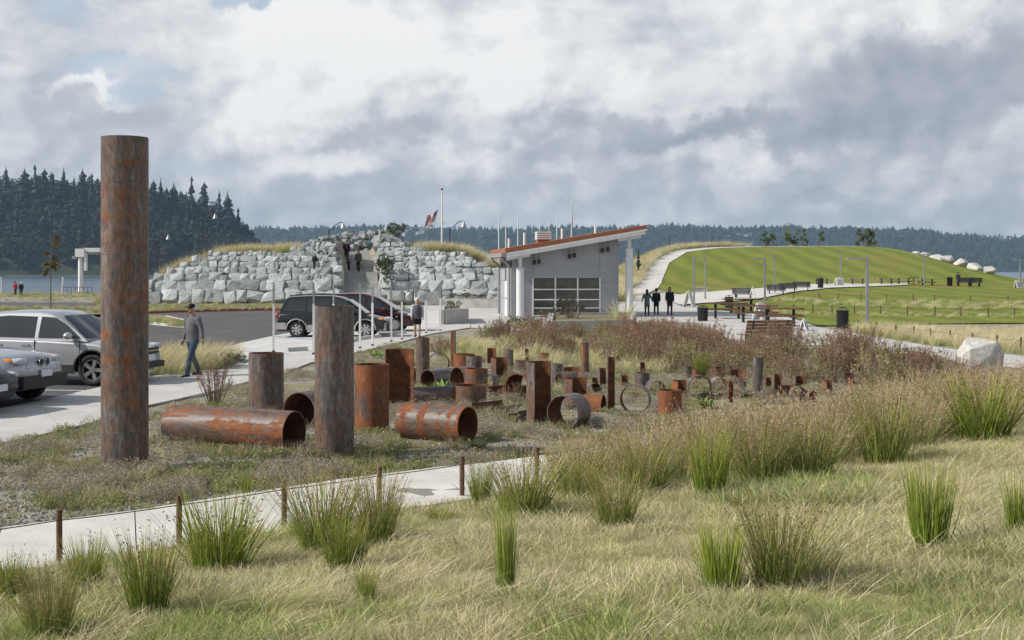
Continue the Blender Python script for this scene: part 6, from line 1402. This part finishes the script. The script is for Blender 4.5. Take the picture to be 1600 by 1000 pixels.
# --- rush clumps, each one a plant of its own
RB = [(0.14, 0.24, 0.02), (0.19, 0.30, 0.03), (0.09, 0.16, 0.02)]; RT = [(0.27, 0.33, 0.05), (0.34, 0.35, 0.08), (0.40, 0.32, 0.13)]; RD = [(0.44, 0.35, 0.19), (0.52, 0.43, 0.26), (0.26, 0.26, 0.09)]
brown_head = (0.34, [(0.30, 0.19, 0.10), (0.38, 0.26, 0.15), (0.22, 0.14, 0.08)], 0.03)
rush = {'green': [tuft('rush_blades', 300 + i, 420, 0.13, (0.4, 1.0), 0.17, 0.004, 0.14, 4, (RB, RT), rush_m, (0.10, [(0.16, 0.11, 0.07), (0.22, 0.15, 0.09)], 0.035)) for i in range(3)],
        'upright': [tuft('rush_blades', 310 + i, 260, 0.10, (0.55, 1.0), 0.10, 0.0045, 0.05, 3, (RB, RT[:2]), rush_m) for i in range(2)],
        'seeded': [tuft('rush_blades', 320 + i, 420, 0.15, (0.4, 1.0), 0.20, 0.004, 0.2, 5, (RB + GRN, RT + RD), rush_m, brown_head) for i in range(3)],
        'tan': [tuft('rush_blades', 330 + i, 340, 0.16, (0.4, 1.0), 0.42, 0.004, 0.45, 5, (PALE + RB, TAN + RD), rush_m, wind=(0.18, 0.0)) for i in range(2)],
        'leaning': [tuft('rush_blades', 340 + i, 300, 0.20, (0.5, 1.0), 0.35, 0.004, 0.7, 5, (GRN + RB, PALE + TAN), rush_m, wind=(0.75, -0.05)) for i in range(2)]}
RUSH = [(18, 938, 75, 60, 'green', 'green rush clump cut by the left edge of the photo'), (78, 1003, 120, 105, 'seeded', 'dark rush clump in the bottom left corner'), (135, 925, 90, 70, 'green', 'rush clump right of the leftmost fence post'), (232, 968, 140, 95, 'green', 'tall rush clump left of the second fence post'),
  (342, 897, 130, 140, 'green', 'broad dark green rush clump between second and third fence posts'), (505, 862, 128, 130, 'seeded', 'big rush clump right of the third fence post'), (592, 850, 112, 90, 'seeded', 'brown topped rush clump hiding the fourth fence post'), (540, 893, 90, 90, 'green', 'lower green rush clump in front of the big rush clump'), (572, 948, 62, 40, 'green', 'small blue green grass tuft below the big rush clump'),
  (330, 965, 75, 120, 'leaning', 'pale leaning grass clump in the lower left'), (440, 958, 75, 150, 'leaning', 'long arching pale grass spilling to the right, lower left'), (686, 818, 24, 45, 'green', 'small green tuft left of the slender upright rush'), (790, 937, 150, 42, 'upright', 'slender upright rush clump standing alone, centre'), (818, 808, 105, 125, 'seeded', 'round rush clump right of the fifth fence post'), (752, 794, 72, 50, 'green', 'narrow rush clump beside the fifth fence post'),
  (962, 830, 100, 95, 'seeded', 'rush clump in front of the reed belt, centre'), (905, 782, 90, 110, 'seeded', 'brown topped rush clump at the left end of the reed belt'), (1110, 777, 110, 80, 'green', 'green rush clump in the middle of the reed belt'), (1127, 932, 112, 84, 'upright', 'bright green upright rush clump in the lower right'), (1215, 922, 140, 130, 'seeded', 'wide loose rush clump right of the bright upright one'), (1275, 910, 130, 150, 'tan', 'blond wind swept grass clump in the lower right'), (1270, 756, 110, 105, 'seeded', 'green footed rush clump at the front of the reed belt'),
  (1383, 724, 122, 115, 'seeded', 'large round rush clump at the front right of the reed belt'), (1452, 868, 145, 85, 'upright', 'tall dark green rush clump on the open grass at right'), (1535, 690, 105, 130, 'green', 'green rush clump at the right end of the reed belt'), (1592, 840, 88, 56, 'upright', 'rush clump cut by the right edge of the photo'), (740, 905, 60, 60, 'tan', 'faint dry tuft left of the slender upright rush'), (1010, 770, 92, 100, 'seeded', 'brown rush clump between centre clump and green one'), (1190, 765, 110, 110, 'seeded', 'brown headed rush clump right of the green reed belt clump')]
for i, (px, py, hp_, wp_, kd, lab) in enumerate(RUSH):
    p = P(px, py); s = F / p.y; H_ = hp_ / s; W_ = wp_ / s; me = rush[kd][i % len(rush[kd])]
    o = link('rush_clump', me, None, p, rnd.uniform(0, 6.28) if kd not in ('leaning', 'tan') else rnd.uniform(-0.3, 0.3)); wx = {'green': 0.48, 'upright': 0.34, 'seeded': 0.58, 'tan': 1.1, 'leaning': 1.3}[kd]
    o.scale = (W_ / wx, W_ / wx, H_ * 1.25); tag(o, lab, 'rush', 'rush clumps on the grass bank')
# --- belt of brown reeds along the back of the bank
reeds = [tuft('reed_blades', 350 + i, 110, 0.22, (0.35, 1.05), 0.34, 0.004, 0.3, 5, (RB + GRN, RD + TAN), rush_m, (0.6, [(0.42, 0.27, 0.17), (0.54, 0.38, 0.26), (0.30, 0.19, 0.12)], 0.036), wind=(0.12, 0)) for i in range(4)]
pts, rots, scs, ids = [], [], [], []; n = 0
while len(pts) < 760 and n < 60000:
    n += 1; x = g.uniform(0.6, 16); y = g.uniform(12.5, 31); e = mound_d(x, y)
    if e < 0.05 or e > (1.4 if x < 1.4 else 2.6 if x > 2.4 else 2.0): continue
    if not in_view((x, y), 500): continue
    pts.append((x, y, G(x, y))); rots.append((0, 0, g.uniform(0, 6.28))); s = g.uniform(0.5, 1.1) * (0.9 if x < 2 else 1.0) * (0.78 if e < 0.9 and x < 5.5 else 1.0); scs.append((s, s, s)); ids.append(g.randrange(4))
scatter('reeds', reeds, pts, rots, scs, ids, 'stuff', 'belt of tall brown headed reeds along the top of the bank', 'reeds')
# --- garden ground cover between the steel pieces
GREY = [(0.36, 0.33, 0.25), (0.46, 0.42, 0.33), (0.28, 0.26, 0.19)]; LAV = [(0.36, 0.32, 0.29), (0.44, 0.40, 0.36)]
OLV = [(0.20, 0.21, 0.09), (0.27, 0.27, 0.12), (0.34, 0.32, 0.17)]; STRAW = [(0.36, 0.31, 0.19), (0.44, 0.38, 0.25)]
def scrub(seed, cols, n_, h, r, size):
    gg = random.Random(seed); cs, rs = [], []
    for _ in range(14): a = gg.uniform(0, 6.28); q = r * math.sqrt(gg.random()); cs.append((q * math.cos(a), q * math.sin(a), h * gg.uniform(0.15, 0.8))); rs.append(h * gg.uniform(0.25, 0.45))
    return leaf_cloud('low_scrub', seed, cs, rs, n_, size, cols, leaf_m, 0.9)
cover = [scrub(400, GREY + LAV + OLV[2:], 420, 0.17, 0.17, 0.011), scrub(401, OLV + GRN[:1], 380, 0.13, 0.18, 0.013), tuft('low_tuft', 402, 120, 0.15, (0.08, 0.26), 0.6, 0.0035, 0.4, 3, (OLV, STRAW), dry_m), tuft('low_tuft', 403, 90, 0.18, (0.04, 0.13), 0.9, 0.006, 0.2, 2, (GRN, OLV + GRN), leaf_m), scrub(404, [(0.30, 0.27, 0.19)] + GREY + STRAW, 460, 0.22, 0.2, 0.010), tuft('low_tuft', 405, 110, 0.2, (0.03, 0.10), 1.0, 0.005, 0.2, 2, (OLV + STRAW, STRAW), dry_m)]
GARDEN = [tuple(p) for p in PATH_FAR[:-1]] + [(6, 26), (12.5, 32), P(1480, 575).xy, P(1290, 548).xy, P(1170, 552).xy, P(1010, 530).xy] + [P(735, 517).xy] + [tuple(p) for p in WALK_G[::-1][1:]]
near_walk = lambda x, y: False
pts, rots, scs, ids = [], [], [], []; n = 0
while len(pts) < 6200 and n < 120000:
    n += 1; y = 12.5 + 36 * g.random() ** 1.5; x = g.uniform(-0.7 * y, 0.42 * y)
    if not inpoly(x, y, GARDEN): continue
    v = mnoise.noise(Vector((x * 0.55, y * 0.4, 4))); 
    if v < -0.10 and g.random() < 0.88: continue
    v2 = mnoise.noise(Vector((x * 0.9, y * 0.6, 9))); 
    pts.append((x, y, G(x, y))); rots.append((0, 0, g.uniform(0, 6.28))); scs.append(g.uniform(0.45, 1.15)); ids.append((0 if g.random() < 0.5 else 4) if v2 < -0.14 else g.choice((1, 3, 5, 5, 2, 4)) if v2 < 0.12 else g.choice((1, 1, 3, 3, 2)))
scatter('ground_cover', cover, pts, rots, scs, ids, 'stuff', 'low grey and green ground cover in the gravel around the steel pieces', 'ground cover')
# gravel stones
pebm = mat('pebble', (0.20, 0.19, 0.175), (0.34, 0.325, 0.30), 3, 0.95, rrand=0.35); pebs = [rock_mesh(700 + i, pebm, 2.5, 12, 0.02) for i in range(3)]
pts, rots, scs, ids = [], [], [], []
while len(pts) < 9000:
    y = 12.3 + 16 * g.random() ** 1.6; x = g.uniform(-0.42 * y, 0.1 * y)
    if not inpoly(x, y, GARDEN): continue
    pts.append((x, y, G(x, y) + 0.005)); rots.append((g.uniform(0, 6), g.uniform(0, 6), g.uniform(0, 6))); scs.append(g.uniform(0.018, 0.055)); ids.append(g.randrange(3))
scatter('gravel', pebs, pts, rots, scs, ids, 'stuff', 'loose grey gravel of the garden floor', 'gravel')
# --- blond grasses
blond = [tuft('blond_tuft', 420 + i, 120, 0.28, (0.5, 1.0), 0.3, 0.006, 0.5, 4, (PALE + GRN, TAN + [(0.5, 0.42, 0.28)]), dry_m, wind=(0.22, 0)) for i in range(3)]
bgreen = [tuft('bank_herb', 430 + i, 110, 0.28, (0.3, 0.8), 0.5, 0.008, 0.3, 3, (GRN, GRN + PALE), leaf_m) for i in range(2)]
def fill_px(name, label, poly, n_, hr, green=0.2, dz=0.0, wide=1.0, kinds=None, inset=None):
    pl = [P(*q, dz).xy for q in poly]; xs_ = [p[0] for p in pl]; ys_ = [p[1] for p in pl]; pts, rots, scs, ids = [], [], [], []; k = 0
    while len(pts) < n_ and k < n_ * 40:
        k += 1; x, y = g.uniform(min(xs_), max(xs_)), g.uniform(min(ys_), max(ys_))
        if not inpoly(x, y, pl): continue
        h = g.uniform(*hr); pts.append((x, y, G(x, y) + dz)); rots.append((0, 0, g.uniform(-0.6, 0.6))); scs.append((h * wide, h * wide, h)); ids.append(3 + g.randrange(2) if g.random() < green else g.randrange(3))
    return scatter(name, kinds or (blond + bgreen), pts, rots, scs, ids, 'stuff', label, 'grass')
def fill_w(name, label, pl, n_, hr, green=0.2, dz=0.0, wide=1.0, cond=None):
    xs_ = [p[0] for p in pl]; ys_ = [p[1] for p in pl]; pts, rots, scs, ids = [], [], [], []; k = 0
    while len(pts) < n_ and k < n_ * 40:
        k += 1; x, y = g.uniform(min(xs_), max(xs_)), g.uniform(min(ys_), max(ys_))
        if not inpoly(x, y, pl) or (cond and not cond(x, y)): continue
        h = g.uniform(*hr); pts.append((x, y, G(x, y) + dz)); rots.append((0, 0, g.uniform(-0.6, 0.6))); scs.append((h * wide, h * wide, h)); ids.append(3 + g.randrange(2) if g.random() < green else g.randrange(3))
    return scatter(name, blond + bgreen, pts, rots, scs, ids, 'stuff', label, 'grass')
fill_px('blond_grass', 'blond tall grass behind the steel garden', [(690, 545), (760, 525), (860, 530), (960, 540), (1060, 560), (1060, 585), (900, 580), (780, 568), (700, 570)], 330, (0.3, 0.75), 0.35)
fill_px('blond_grass', 'pale feathery grass belt beside the right hand path', [(1335, 516), (1480, 522), (1700, 530), (1700, 563), (1500, 546), (1385, 528), (1335, 520)], 800, (0.4, 0.8), 0.08)
fill_px('blond_grass', 'dry grass swale across the lawn, upper one', [(1190, 466), (1300, 470), (1420, 472), (1700, 474), (1700, 486), (1420, 484), (1290, 478), (1195, 470)], 480, (0.2, 0.5), 0.6, 0.05, 1.6)
fill_px('blond_grass', 'dry grass swale across the lawn, lower one', [(1170, 485), (1260, 488), (1420, 491), (1700, 493), (1700, 498), (1420, 496), (1260, 493), (1175, 489)], 240, (0.12, 0.32), 0.5, 0.05, 1.4)
fill_px('island_grass', 'tawny grass on the island by the silver crossover', [(236, 586), (300, 584), (372, 566), (366, 559), (320, 553), (236, 560)], 170, (0.3, 0.85), 0.3, 0.1)
fill_px('island_grass', 'low weeds on the bed behind the cars', [(-60, 487), (118, 485), (200, 497), (232, 506), (285, 512), (290, 507), (232, 496), (158, 482), (-60, 483)], 260, (0.2, 0.6), 0.6, 0.1)
fill_px('kerb_weeds', 'green weeds along the foot of the boulder mound', [(150, 487), (232, 488), (430, 483.5), (548, 484), (548, 478), (430, 476), (232, 476), (150, 473)], 420, (0.15, 0.5), 0.75, 0.1)
fill_w('shore_grass', 'green grass strip along the water edge on the left', [(-75, 150), (-20, 150), (-20, 158), (-75, 158)], 500, (0.3, 0.9), 0.75, 0.0, 1.5)
fill_w('shore_grass', 'weedy ground between the car park and the shore', [(-75, 106), (-28, 106), (-28, 150), (-75, 150)], 600, (0.2, 0.5), 0.7, 0.0, 1.6)
fill_w('mound_grass', 'blond grass on the left shoulder and top of the boulder mound', [(-32, 97.5), (-17, 99), (-17, 107), (-32, 107)], 560, (0.7, 1.45), 0.1, 0.0, 1.0, lambda x, y: y > 96.6 + 0.8 * rock_top(x))
fill_w('mound_grass', 'blond grass on the right shoulder of the boulder mound', [(-8, 97.5), (3.5, 97), (3.5, 107), (-8, 108)], 560, (0.7, 1.5), 0.08, 0.0, 1.0, lambda x, y: y > 96.6 + 0.8 * rock_top(x))
fill_w('hill_grass', 'tall blond grass on the outer bank of the hill path', [(4, 100), (9, 118), (11, 130), (13.3, 146), (16, 162), (20, 175), (26.5, 183.5), (36, 189.8), (55, 192.5), (55, 195), (30, 194), (15, 185), (8, 165), (3, 140), (2, 110)], 1500, (0.7, 1.6), 0.15, 0.0, 1.2)
pts, rots, scs, ids = [], [], [], []
hl = resample([Vector((HP[0][0], 104.0))] + [Vector(h[:2]) for h in HP], 200)
for i in range(900):
    k = g.randrange(199); t_ = (hl[k + 1] - hl[k]).normalized(); q = hl[k] + Vector((-t_.y, t_.x)) * (1.15 + 2.2 * g.random() ** 1.5); pts.append((q.x, q.y, G(q.x, q.y) - 0.05)); rots.append((0, 0, g.uniform(-0.6, 0.6))); h = g.uniform(0.8, 1.7); scs.append((h, h, h)); ids.append(g.randrange(3) if g.random() < 0.88 else 3 + g.randrange(2))
scatter('hill_grass', blond + bgreen, pts, rots, scs, ids, 'stuff', 'tawny grass fringe right along the hill path edge', 'grass')
# --- brown seed-headed thicket at the back of the garden
SB = [(0.25, 0.135, 0.08), (0.33, 0.185, 0.11), (0.19, 0.10, 0.062), (0.40, 0.27, 0.17)]; SS = (0.30, 0.23, 0.17)
def shrub_mesh(name, seed, n, cols, stemcol, size, stems_n=34, h=1.0, r=0.45, green=None):
    gg = random.Random(seed); st, cs, rs = [], [], []
    for i in range(stems_n):
        a = gg.uniform(0, 6.28); q = r * math.sqrt(gg.random()); hh = h * gg.uniform(0.6, 1.0) * (1 - 0.3 * (q / r) ** 2); tip = Vector((q * math.cos(a), q * math.sin(a), hh)); b0 = Vector((tip.x * 0.25, tip.y * 0.25, -0.05)); mid = b0.lerp(tip, 0.5) + Vector((gg.uniform(-.05, .05), gg.uniform(-.05, .05), 0.04))
        st += [(b0, mid, 0.007, 0.005, stemcol), (mid, tip, 0.005, 0.003, stemcol)]
        for k in range(4): c = mid.lerp(tip, gg.uniform(0.2, 1.05)); cs.append(tuple(c)); rs.append(h * gg.uniform(0.03, 0.075))
    return leaf_cloud(name, seed, cs, rs, n, size, cols, leaf_m, 0.8, st)
brownsh = [shrub_mesh('brown_shrub', 500 + i, 1500, SB, SS, 0.016) for i in range(4)]; oliv = [shrub_mesh('olive_shrub', 510 + i, 1300, [(0.24, 0.23, 0.09), (0.32, 0.29, 0.14), (0.42, 0.36, 0.20)], SS, 0.018, 30, 0.8, 0.5) for i in range(2)]
pts, rots, scs, ids = [], [], [], []
THICK = [P(*q).xy for q in ((742, 532), (800, 528), (930, 530), (1010, 524), (1090, 528), (1160, 552), (1290, 552), (1400, 566), (1500, 580), (1420, 618), (1290, 618), (1130, 600), (1040, 585), (900, 568), (760, 552))]
xs_ = [p[0] for p in THICK]; ys_ = [p[1] for p in THICK]
for i in range(46):                                    # smaller plants wandering forward between the steel pieces
    p = P(g.uniform(690, 1345), g.uniform(585, 640)); s = g.uniform(0.25, 0.5)
    if mound_d(p.x, p.y) > -0.4: continue
    pts.append(tuple(p)); rots.append((0, 0, g.uniform(0, 6.28))); scs.append((s, s, s)); ids.append(g.randrange(6))
while len(pts) < 270:
    x, y = g.uniform(min(xs_), max(xs_)), g.uniform(min(ys_), max(ys_))
    if not inpoly(x, y, THICK) or mnoise.noise(Vector((x * 0.35, y * 0.25, 1))) < -0.22: continue
    pts.append((x, y, G(x, y))); rots.append((0, 0, g.uniform(0, 6.28))); s = g.uniform(0.55, 1.2) * (0.62 if y < 27 else 1.0); scs.append((s * g.uniform(0.8, 1.15), s * 1.0, s * g.uniform(0.8, 1.3))); ids.append(g.randrange(4) if g.random() < 0.6 else 4 + g.randrange(2))
scatter('thicket', brownsh + oliv, pts, rots, scs, ids, 'stuff', 'thicket of dead brown seed heads behind the steel garden', 'thicket')
bigsh = [shrub_mesh('shrub', 530 + i, 2600, SB, SS, 0.013, 60, 1.0, 0.42) for i in range(3)]; greensh = [shrub_mesh('shrub', 540 + i, 2600, [(0.05, 0.075, 0.03), (0.08, 0.10, 0.04), (0.11, 0.12, 0.06)], SS, 0.022, 40, 1.0, 0.6) for i in range(2)]
for i, (px, py, hp_, wp_, lab, ms) in enumerate(((335, 636, 85, 62, 'dry brown shrub behind the long lying pipe', bigsh), (1338, 590, 92, 105, 'tall brown shrub below the nearest lamp post', bigsh), (1215, 562, 70, 80, 'brown shrub growing through the end of the wooden bench', bigsh), (988, 548, 62, 70, 'dense brown shrub in front of the right planter end', bigsh), (1420, 590, 60, 90, 'sparse brown shrub left of the white boulder', bigsh), (690, 556, 36, 50, 'small brown shrub behind the slim tall dark pipe', bigsh), (785, 538, 50, 60, 'brown shrub at the left end of the thicket', bigsh), (1100, 560, 62, 90, 'wide brown shrub in front of the nearest litter bin', bigsh), (1500, 600, 50, 70, 'brown shrub just in front of the white boulder', bigsh),
      (355, 577, 34, 60, 'green bush at the tip of the parking island', greensh), (620, 500, 26, 40, 'green bush behind the maroon van', greensh), (1192, 492, 22, 22, 'rounded green tussock on the lawn behind the picnic tables', greensh))):
    p = P(px, py); s = F / p.y; o = link('shrub', ms[i % len(ms)], None, p, rnd.uniform(0, 6)); o.scale = (wp_ / s / 0.85, wp_ / s / 0.85, hp_ / s); tag(o, lab, 'shrub')
for i, (px, py, h, w_, lab) in enumerate(((735, 470, 0.5, 4.2, 'green plants filling the long planter by the boulders'), (707, 492, 0.6, 1.0, 'flowering plant in the dark planter'), (905, 492, 1.15, 2.3, 'dense green shrub in the planter under the window'), (880, 497, 0.6, 1.6, 'low green shrub left in the window planter'), (955, 493, 1.3, 1.7, 'tall plumed grass in the planter by the right column'), (818, 505, 0.55, 2.0, 'low green planting left of the pavilion'))):
    q = (p1, p2, p3, p3, p3, p4)[i]; q = Vector((q.x + (0, 0, -0.9, -2.0, 1.4, 0)[i], q.y, 0)); z = G(q.x, q.y) + (0.5, 0.7, 0.5, 0.5, 0.5, 0.25)[i]
    me = greensh[i % 2] if i != 4 else blond[0]; o = link('planter_shrub', me, None, (q.x, q.y, z), 0.4 * i); o.scale = (w_ / 1.1, min(w_, 1.5) / 1.1, h) if i != 4 else (1.9, 1.9, 1.3); tag(o, lab, 'shrub')
def rosette(label, px, py, wp_, cols=((0.16, 0.26, 0.05), (0.24, 0.33, 0.08))):
    p = P(px, py); r = wp_ / F * p.y / 2; b = np.random.default_rng(int(px)); n_ = 46; a = b.uniform(0, 6.28, n_); th = b.uniform(0.2, 1.2, n_); dirs = np.stack([np.sin(th) * np.cos(a), np.sin(th) * np.sin(a), np.cos(th)], 1); side = np.stack([-np.sin(a), np.cos(a), np.zeros(n_)], 1)
    c = np.array(cols)[b.integers(0, 2, n_)]; me = strips_mesh('leaf_rosette', b.normal(0, 0.04, (n_, 3)) * [1, 1, 0], dirs, side, b.uniform(0.5, 1.0, n_) * r, np.full(n_, r * 0.09), np.full(n_, 0.5), 3, c * 0.8, c * 1.2, leaf_m)
    tag(link('leafy_plant', me, None, p), label, 'plant', 'green leafy plants among the steel')
rosette('bright leafy plant at the mouth of the banded lying pipe', 747, 703, 62); rosette('green leafy plant below the large thin hoop', 1105, 638, 62); rosette('leafy plant in front of the grey lying pipe', 690, 612, 60); rosette('leafy plant behind the tall grey pipe', 588, 560, 45); rosette('green leaves right of the small dark pipe mouth', 1168, 620, 40, ((0.14, 0.22, 0.05), (0.2, 0.28, 0.08)))
for (px, py, wp_, lab) in ((1355, 612, 34, 'yellow grass tuft on the right beside the small orange stub'), (757, 560 + 15, 0, ''), (812, 566, 34, 'yellow tuft growing from the small dark pot like stub'), (1095, 592, 60, 'yellow green tuft behind the large thin hoop'), (385, 775, 46, 'bluish tuft beside the footpath'), (140, 775, 34, 'rust tinted tuft in front of the tallest pile, left one'), (222, 748, 44, 'rust tinted tuft at the foot of the tallest pile'), (300, 760, 60, 'olive tuft right of the tallest pile'), (165, 748, 46, 'grey silvery plant at the foot of the tallest pile')):
    if not wp_: continue
    p = P(px, py); s = wp_ / F * p.y; me = {812: reeds, 1355: rush['green'], 1095: rush['green'], 385: rush['upright'], 140: blond, 222: blond, 300: bgreen, 165: [cover[0]]}[px][0]; o = link('grass_tuft', me, None, p, 0.7); k = 1.1 if px != 165 else 2.2; o.scale = (s * k, s * k, s * (0.9 if px != 165 else 2.6)); tag(o, lab, 'grass tuft')
# --- trees
bark = mat('young_bark', (0.16, 0.13, 0.10), (0.24, 0.2, 0.16), 12, 0.9)
def tree(label, p, h, cr, cols, n_, size, spread, name='young_tree', stake=False, bare=0.35, seed=0, trunk_r=0.05, group=None):
    t = thing(name, label, 'tree', p, 0, group); gg = random.Random(seed + int(p.x * 10)); q = MB(); q.tube([(0, 0, -0.2), (0.03 * h * 0.1, 0, h * 0.5), (0, 0, h * 0.95)], [trunk_r, trunk_r * 0.7, trunk_r * 0.2], 7)
    cs, rs = [], []
    for i in range(spread):
        z = h * gg.uniform(bare, 0.97); a = gg.uniform(0, 6.28); m_ = cr * (1 - abs((z / h - bare) / (1 - bare) - 0.45) * 0.9) * gg.uniform(0.3, 1.0); c = Vector((m_ * math.cos(a), m_ * math.sin(a), z)); q.tube([(0, 0, z - m_ * 0.5), c], [trunk_r * 0.35, trunk_r * 0.12], 5); cs.append(tuple(c)); rs.append(cr * gg.uniform(0.22, 0.42))
    q.build('trunk', bark, t); link('crown', leaf_cloud('crown', abs(seed + int(p.x * 7 + p.y)), cs, rs, n_, size, cols, leaf_m, 0.9), t)
    if stake:
        for s in (-1, 1): q = MB(); q.tube([(s * 0.5, 0, 0), (s * 0.5, 0, h * 0.62)], 0.04, 6); q.build('stake', tanwood, t)
    return t
pt = P(79, 492); tree('slim young maple with russet leaves behind the silver crossover', pt, 130 / F * pt.y, 0.75, [(0.16, 0.09, 0.03), (0.11, 0.10, 0.03), (0.20, 0.10, 0.03), (0.07, 0.09, 0.03)], 520, 0.10, 12, bare=0.42, seed=3)
ord_ = ['first', 'second', 'third', 'fourth', 'fifth', 'sixth', 'seventh', 'eighth', 'ninth']
for i, (px, ty, w_) in enumerate(((1195, 360, 16), (1208, 359, 24), (1233, 347, 26), (1243, 358, 18), (1254, 356, 18), (1281, 359, 14), (1343, 356, 16), (1353, 354, 18), (1366, 360, 16))):
    y = 193.0; x = (px - CX) / F * y; z = G(x, y); h = CH + (H0 - ty) / F * y - z; tree('young staked tree on the lawn hill crest, %s from the left' % ord_[i], Vector((x, y, z)), h, w_ / F * y * 0.55, [(0.08, 0.12, 0.04), (0.11, 0.15, 0.05), (0.15, 0.17, 0.055)], 900, 0.13, 18, stake=True, bare=0.25, seed=20 + i, trunk_r=0.1, group='young trees on the hill crest')
for i, (px, ty, by, y) in enumerate(((1045, 374, 405, 200), (1091, 377, 398, 205), (997, 389, 425, 150))):
    p = Vector(((px - CX) / F * y, y, 0)); p.z = G(p.x, p.y) - 0.1; h = CH + (H0 - ty) / F * y - p.z; t = thing('young_pine', 'small dark pine beyond the hill path, %s' % ['middle one', 'right one', 'left one by the pavilion column'][i], 'tree', p); q = MB(); q.tube([(0, 0, -3), (0, 0, h * 0.95)], [0.08, 0.02], 6); q.build('trunk', bark, t); c = link('crown', conL[i], t); c.scale = (h * 0.7, h * 0.7, h)
pt = on((603 - CX) / F * 99.5, 99.5); tree('thin leafy sapling beside the stairway', on(-9.4, 96.2), 3.6, 1.3, [(0.06, 0.08, 0.025), (0.09, 0.10, 0.03)], 420, 0.13, 9, bare=0.5, seed=9)
pt = on(-10.2, 109); tree('bushy sapling on top of the boulder mound', Vector((pt.x, pt.y, pt.z)), 1.6, 1.5, [(0.06, 0.075, 0.03), (0.08, 0.09, 0.03)], 500, 0.13, 10, bare=0.25, seed=15)
# --- single stones
whs = mat('white_boulder', (0.52, 0.50, 0.46), (0.64, 0.62, 0.58), 4, 0.9, 0.6, 9, c3=(0.42, 0.41, 0.38)); pinks = mat('pinkish_stone', (0.42, 0.36, 0.30), (0.54, 0.48, 0.42), 1.5, 0.95, 0.5)
p = P(1537, 586); o = link('boulder', rock_mesh(801, whs, 2.2, 44, 0.05), None, p + Vector((0, 0.3, 0.36)), 0.6); o.scale = (1.3, 1.1, 1.25); tag(o, 'large white boulder beside the right hand path', 'boulder')
for i, (px, py, s) in enumerate(((1428, 402, 1.9), (1447, 408, 2.0), (1463, 413, 1.8), (1478, 419, 2.1), (1502, 424, 2.4), (1523, 433, 2.1), (1545, 443, 2.0))):
    y = 58.0 * F / (px - CX); z = CH + (H0 - py) / F * y; o = link('boulder', rock_mesh(820 + i, whs, 3.5, 20, 0.03), None, (58.0, y, max(z, G(58, y) + 0.35)), i * 0.9); o.scale = (s, s * 0.9, s * 0.62); tag(o, 'white boulder stepping down the right edge of the lawn hill, %s from the top' % ord_[i], 'boulder', 'boulders edging the lawn hill')
for i, px in enumerate((1185, 1198, 1212, 1226, 1248, 1262, 1272, 1298, 1308, 1320, 1334, 1350, 1364, 1380, 1398, 1410)):
    y = 193.0 + 0.8 * math.sin(i * 2.1); x = (px - CX) / F * y; o = link('stone', rock_mesh(850 + i, pinks, 3.0, 18, 0.03), None, (x, y, G(x, y) + 0.4), i * 1.1); o.scale = (rnd.uniform(1.3, 2.8), 1.3, rnd.uniform(1.2, 1.9)); tag(o, 'pinkish stone in the row on the lawn hill crest, %s from the left' % tw[i], 'stone', 'stones along the hill crest')
# --- cable fences
postw = mat('brown_post', (0.10, 0.055, 0.035), (0.16, 0.09, 0.06), 14, 0.8, 0.3); cable_m = mat('dark_cable', (0.04, 0.035, 0.03), rough=0.6)
def fence(label, pts, h, r, n=0.8, cables=(0.82,), sag=0.02):
    c = pts[len(pts) // 2]; t = thing('cable_fence', label, 'fence', c)
    for p in pts: q = MB(); d = p - c; q.tube([d + Vector((0, 0, -0.1)), d + Vector((rnd.uniform(-.01, .01), 0, h))], r, 8); q.build('post', postw, t)
    for k in cables:
        for a, d in zip(pts, pts[1:]):
            q = MB(); A, D_ = a - c + Vector((0, -r, h * k)), d - c + Vector((0, -r, h * k)); q.tube([A.lerp(D_, u) - Vector((0, 0, sag * (a - d).length * 4 * u * (1 - u) * 0.3)) for u in (0, 0.25, 0.5, 0.75, 1)], max(0.005, r * 0.16), 5); q.build('cable', cable_m, t)
fence('low brown post and cable fence along the footpath', [P(*q) for q in ((-90, 915), (93, 885), (280, 857), (444, 828), (592, 803), (722, 782), (838, 765), (940, 748))], 0.50, 0.028)
fence('cable fence of thin rusty posts before the pale feathery grass', [P(*q) for q in ((1340, 518), (1370, 522), (1400, 528), (1428, 531), (1454, 535), (1485, 539), (1519, 544), (1558, 549), (1595, 553), (1640, 559))], 0.55, 0.035)
fence('thin post fence along the lower lawn swale', [P(*q) for q in ((1240, 490), (1270, 491), (1300, 492), (1335, 492), (1376, 493), (1418, 494), (1461, 495), (1501, 496), (1544, 497), (1585, 497.5), (1640, 498))], 0.62, 0.04)
fence('thin post fence along the upper lawn swale', [P(*q) for q in ((1195, 466), (1240, 469), (1280, 470), (1310, 470.5), (1345, 471), (1385, 472), (1427, 472.5), (1460, 473), (1516, 474), (1575, 475), (1640, 476))], 0.62, 0.045)
fence('thin post fence on the left top of the boulder mound', [on((px - CX) / F * 102, 102) for px in (353, 372, 390, 408, 427, 444)], 0.95, 0.04, cables=(0.85, 0.5)); fence('thin post fence on the right top of the boulder mound', [on((px - CX) / F * 103, 103) for px in (644, 658, 672, 686, 700, 716)], 0.95, 0.04, cables=(0.85, 0.5))
fence('low rope fence following the outer edge of the hill path', [on(x - 1.9, y - 0.3) for x, y in ((10.6, 118), (11.8, 124), (13.0, 130), (14.3, 138), (15.6, 146), (17.1, 154), (18.6, 162), (20.5, 168), (22.5, 174))], 0.8, 0.05)
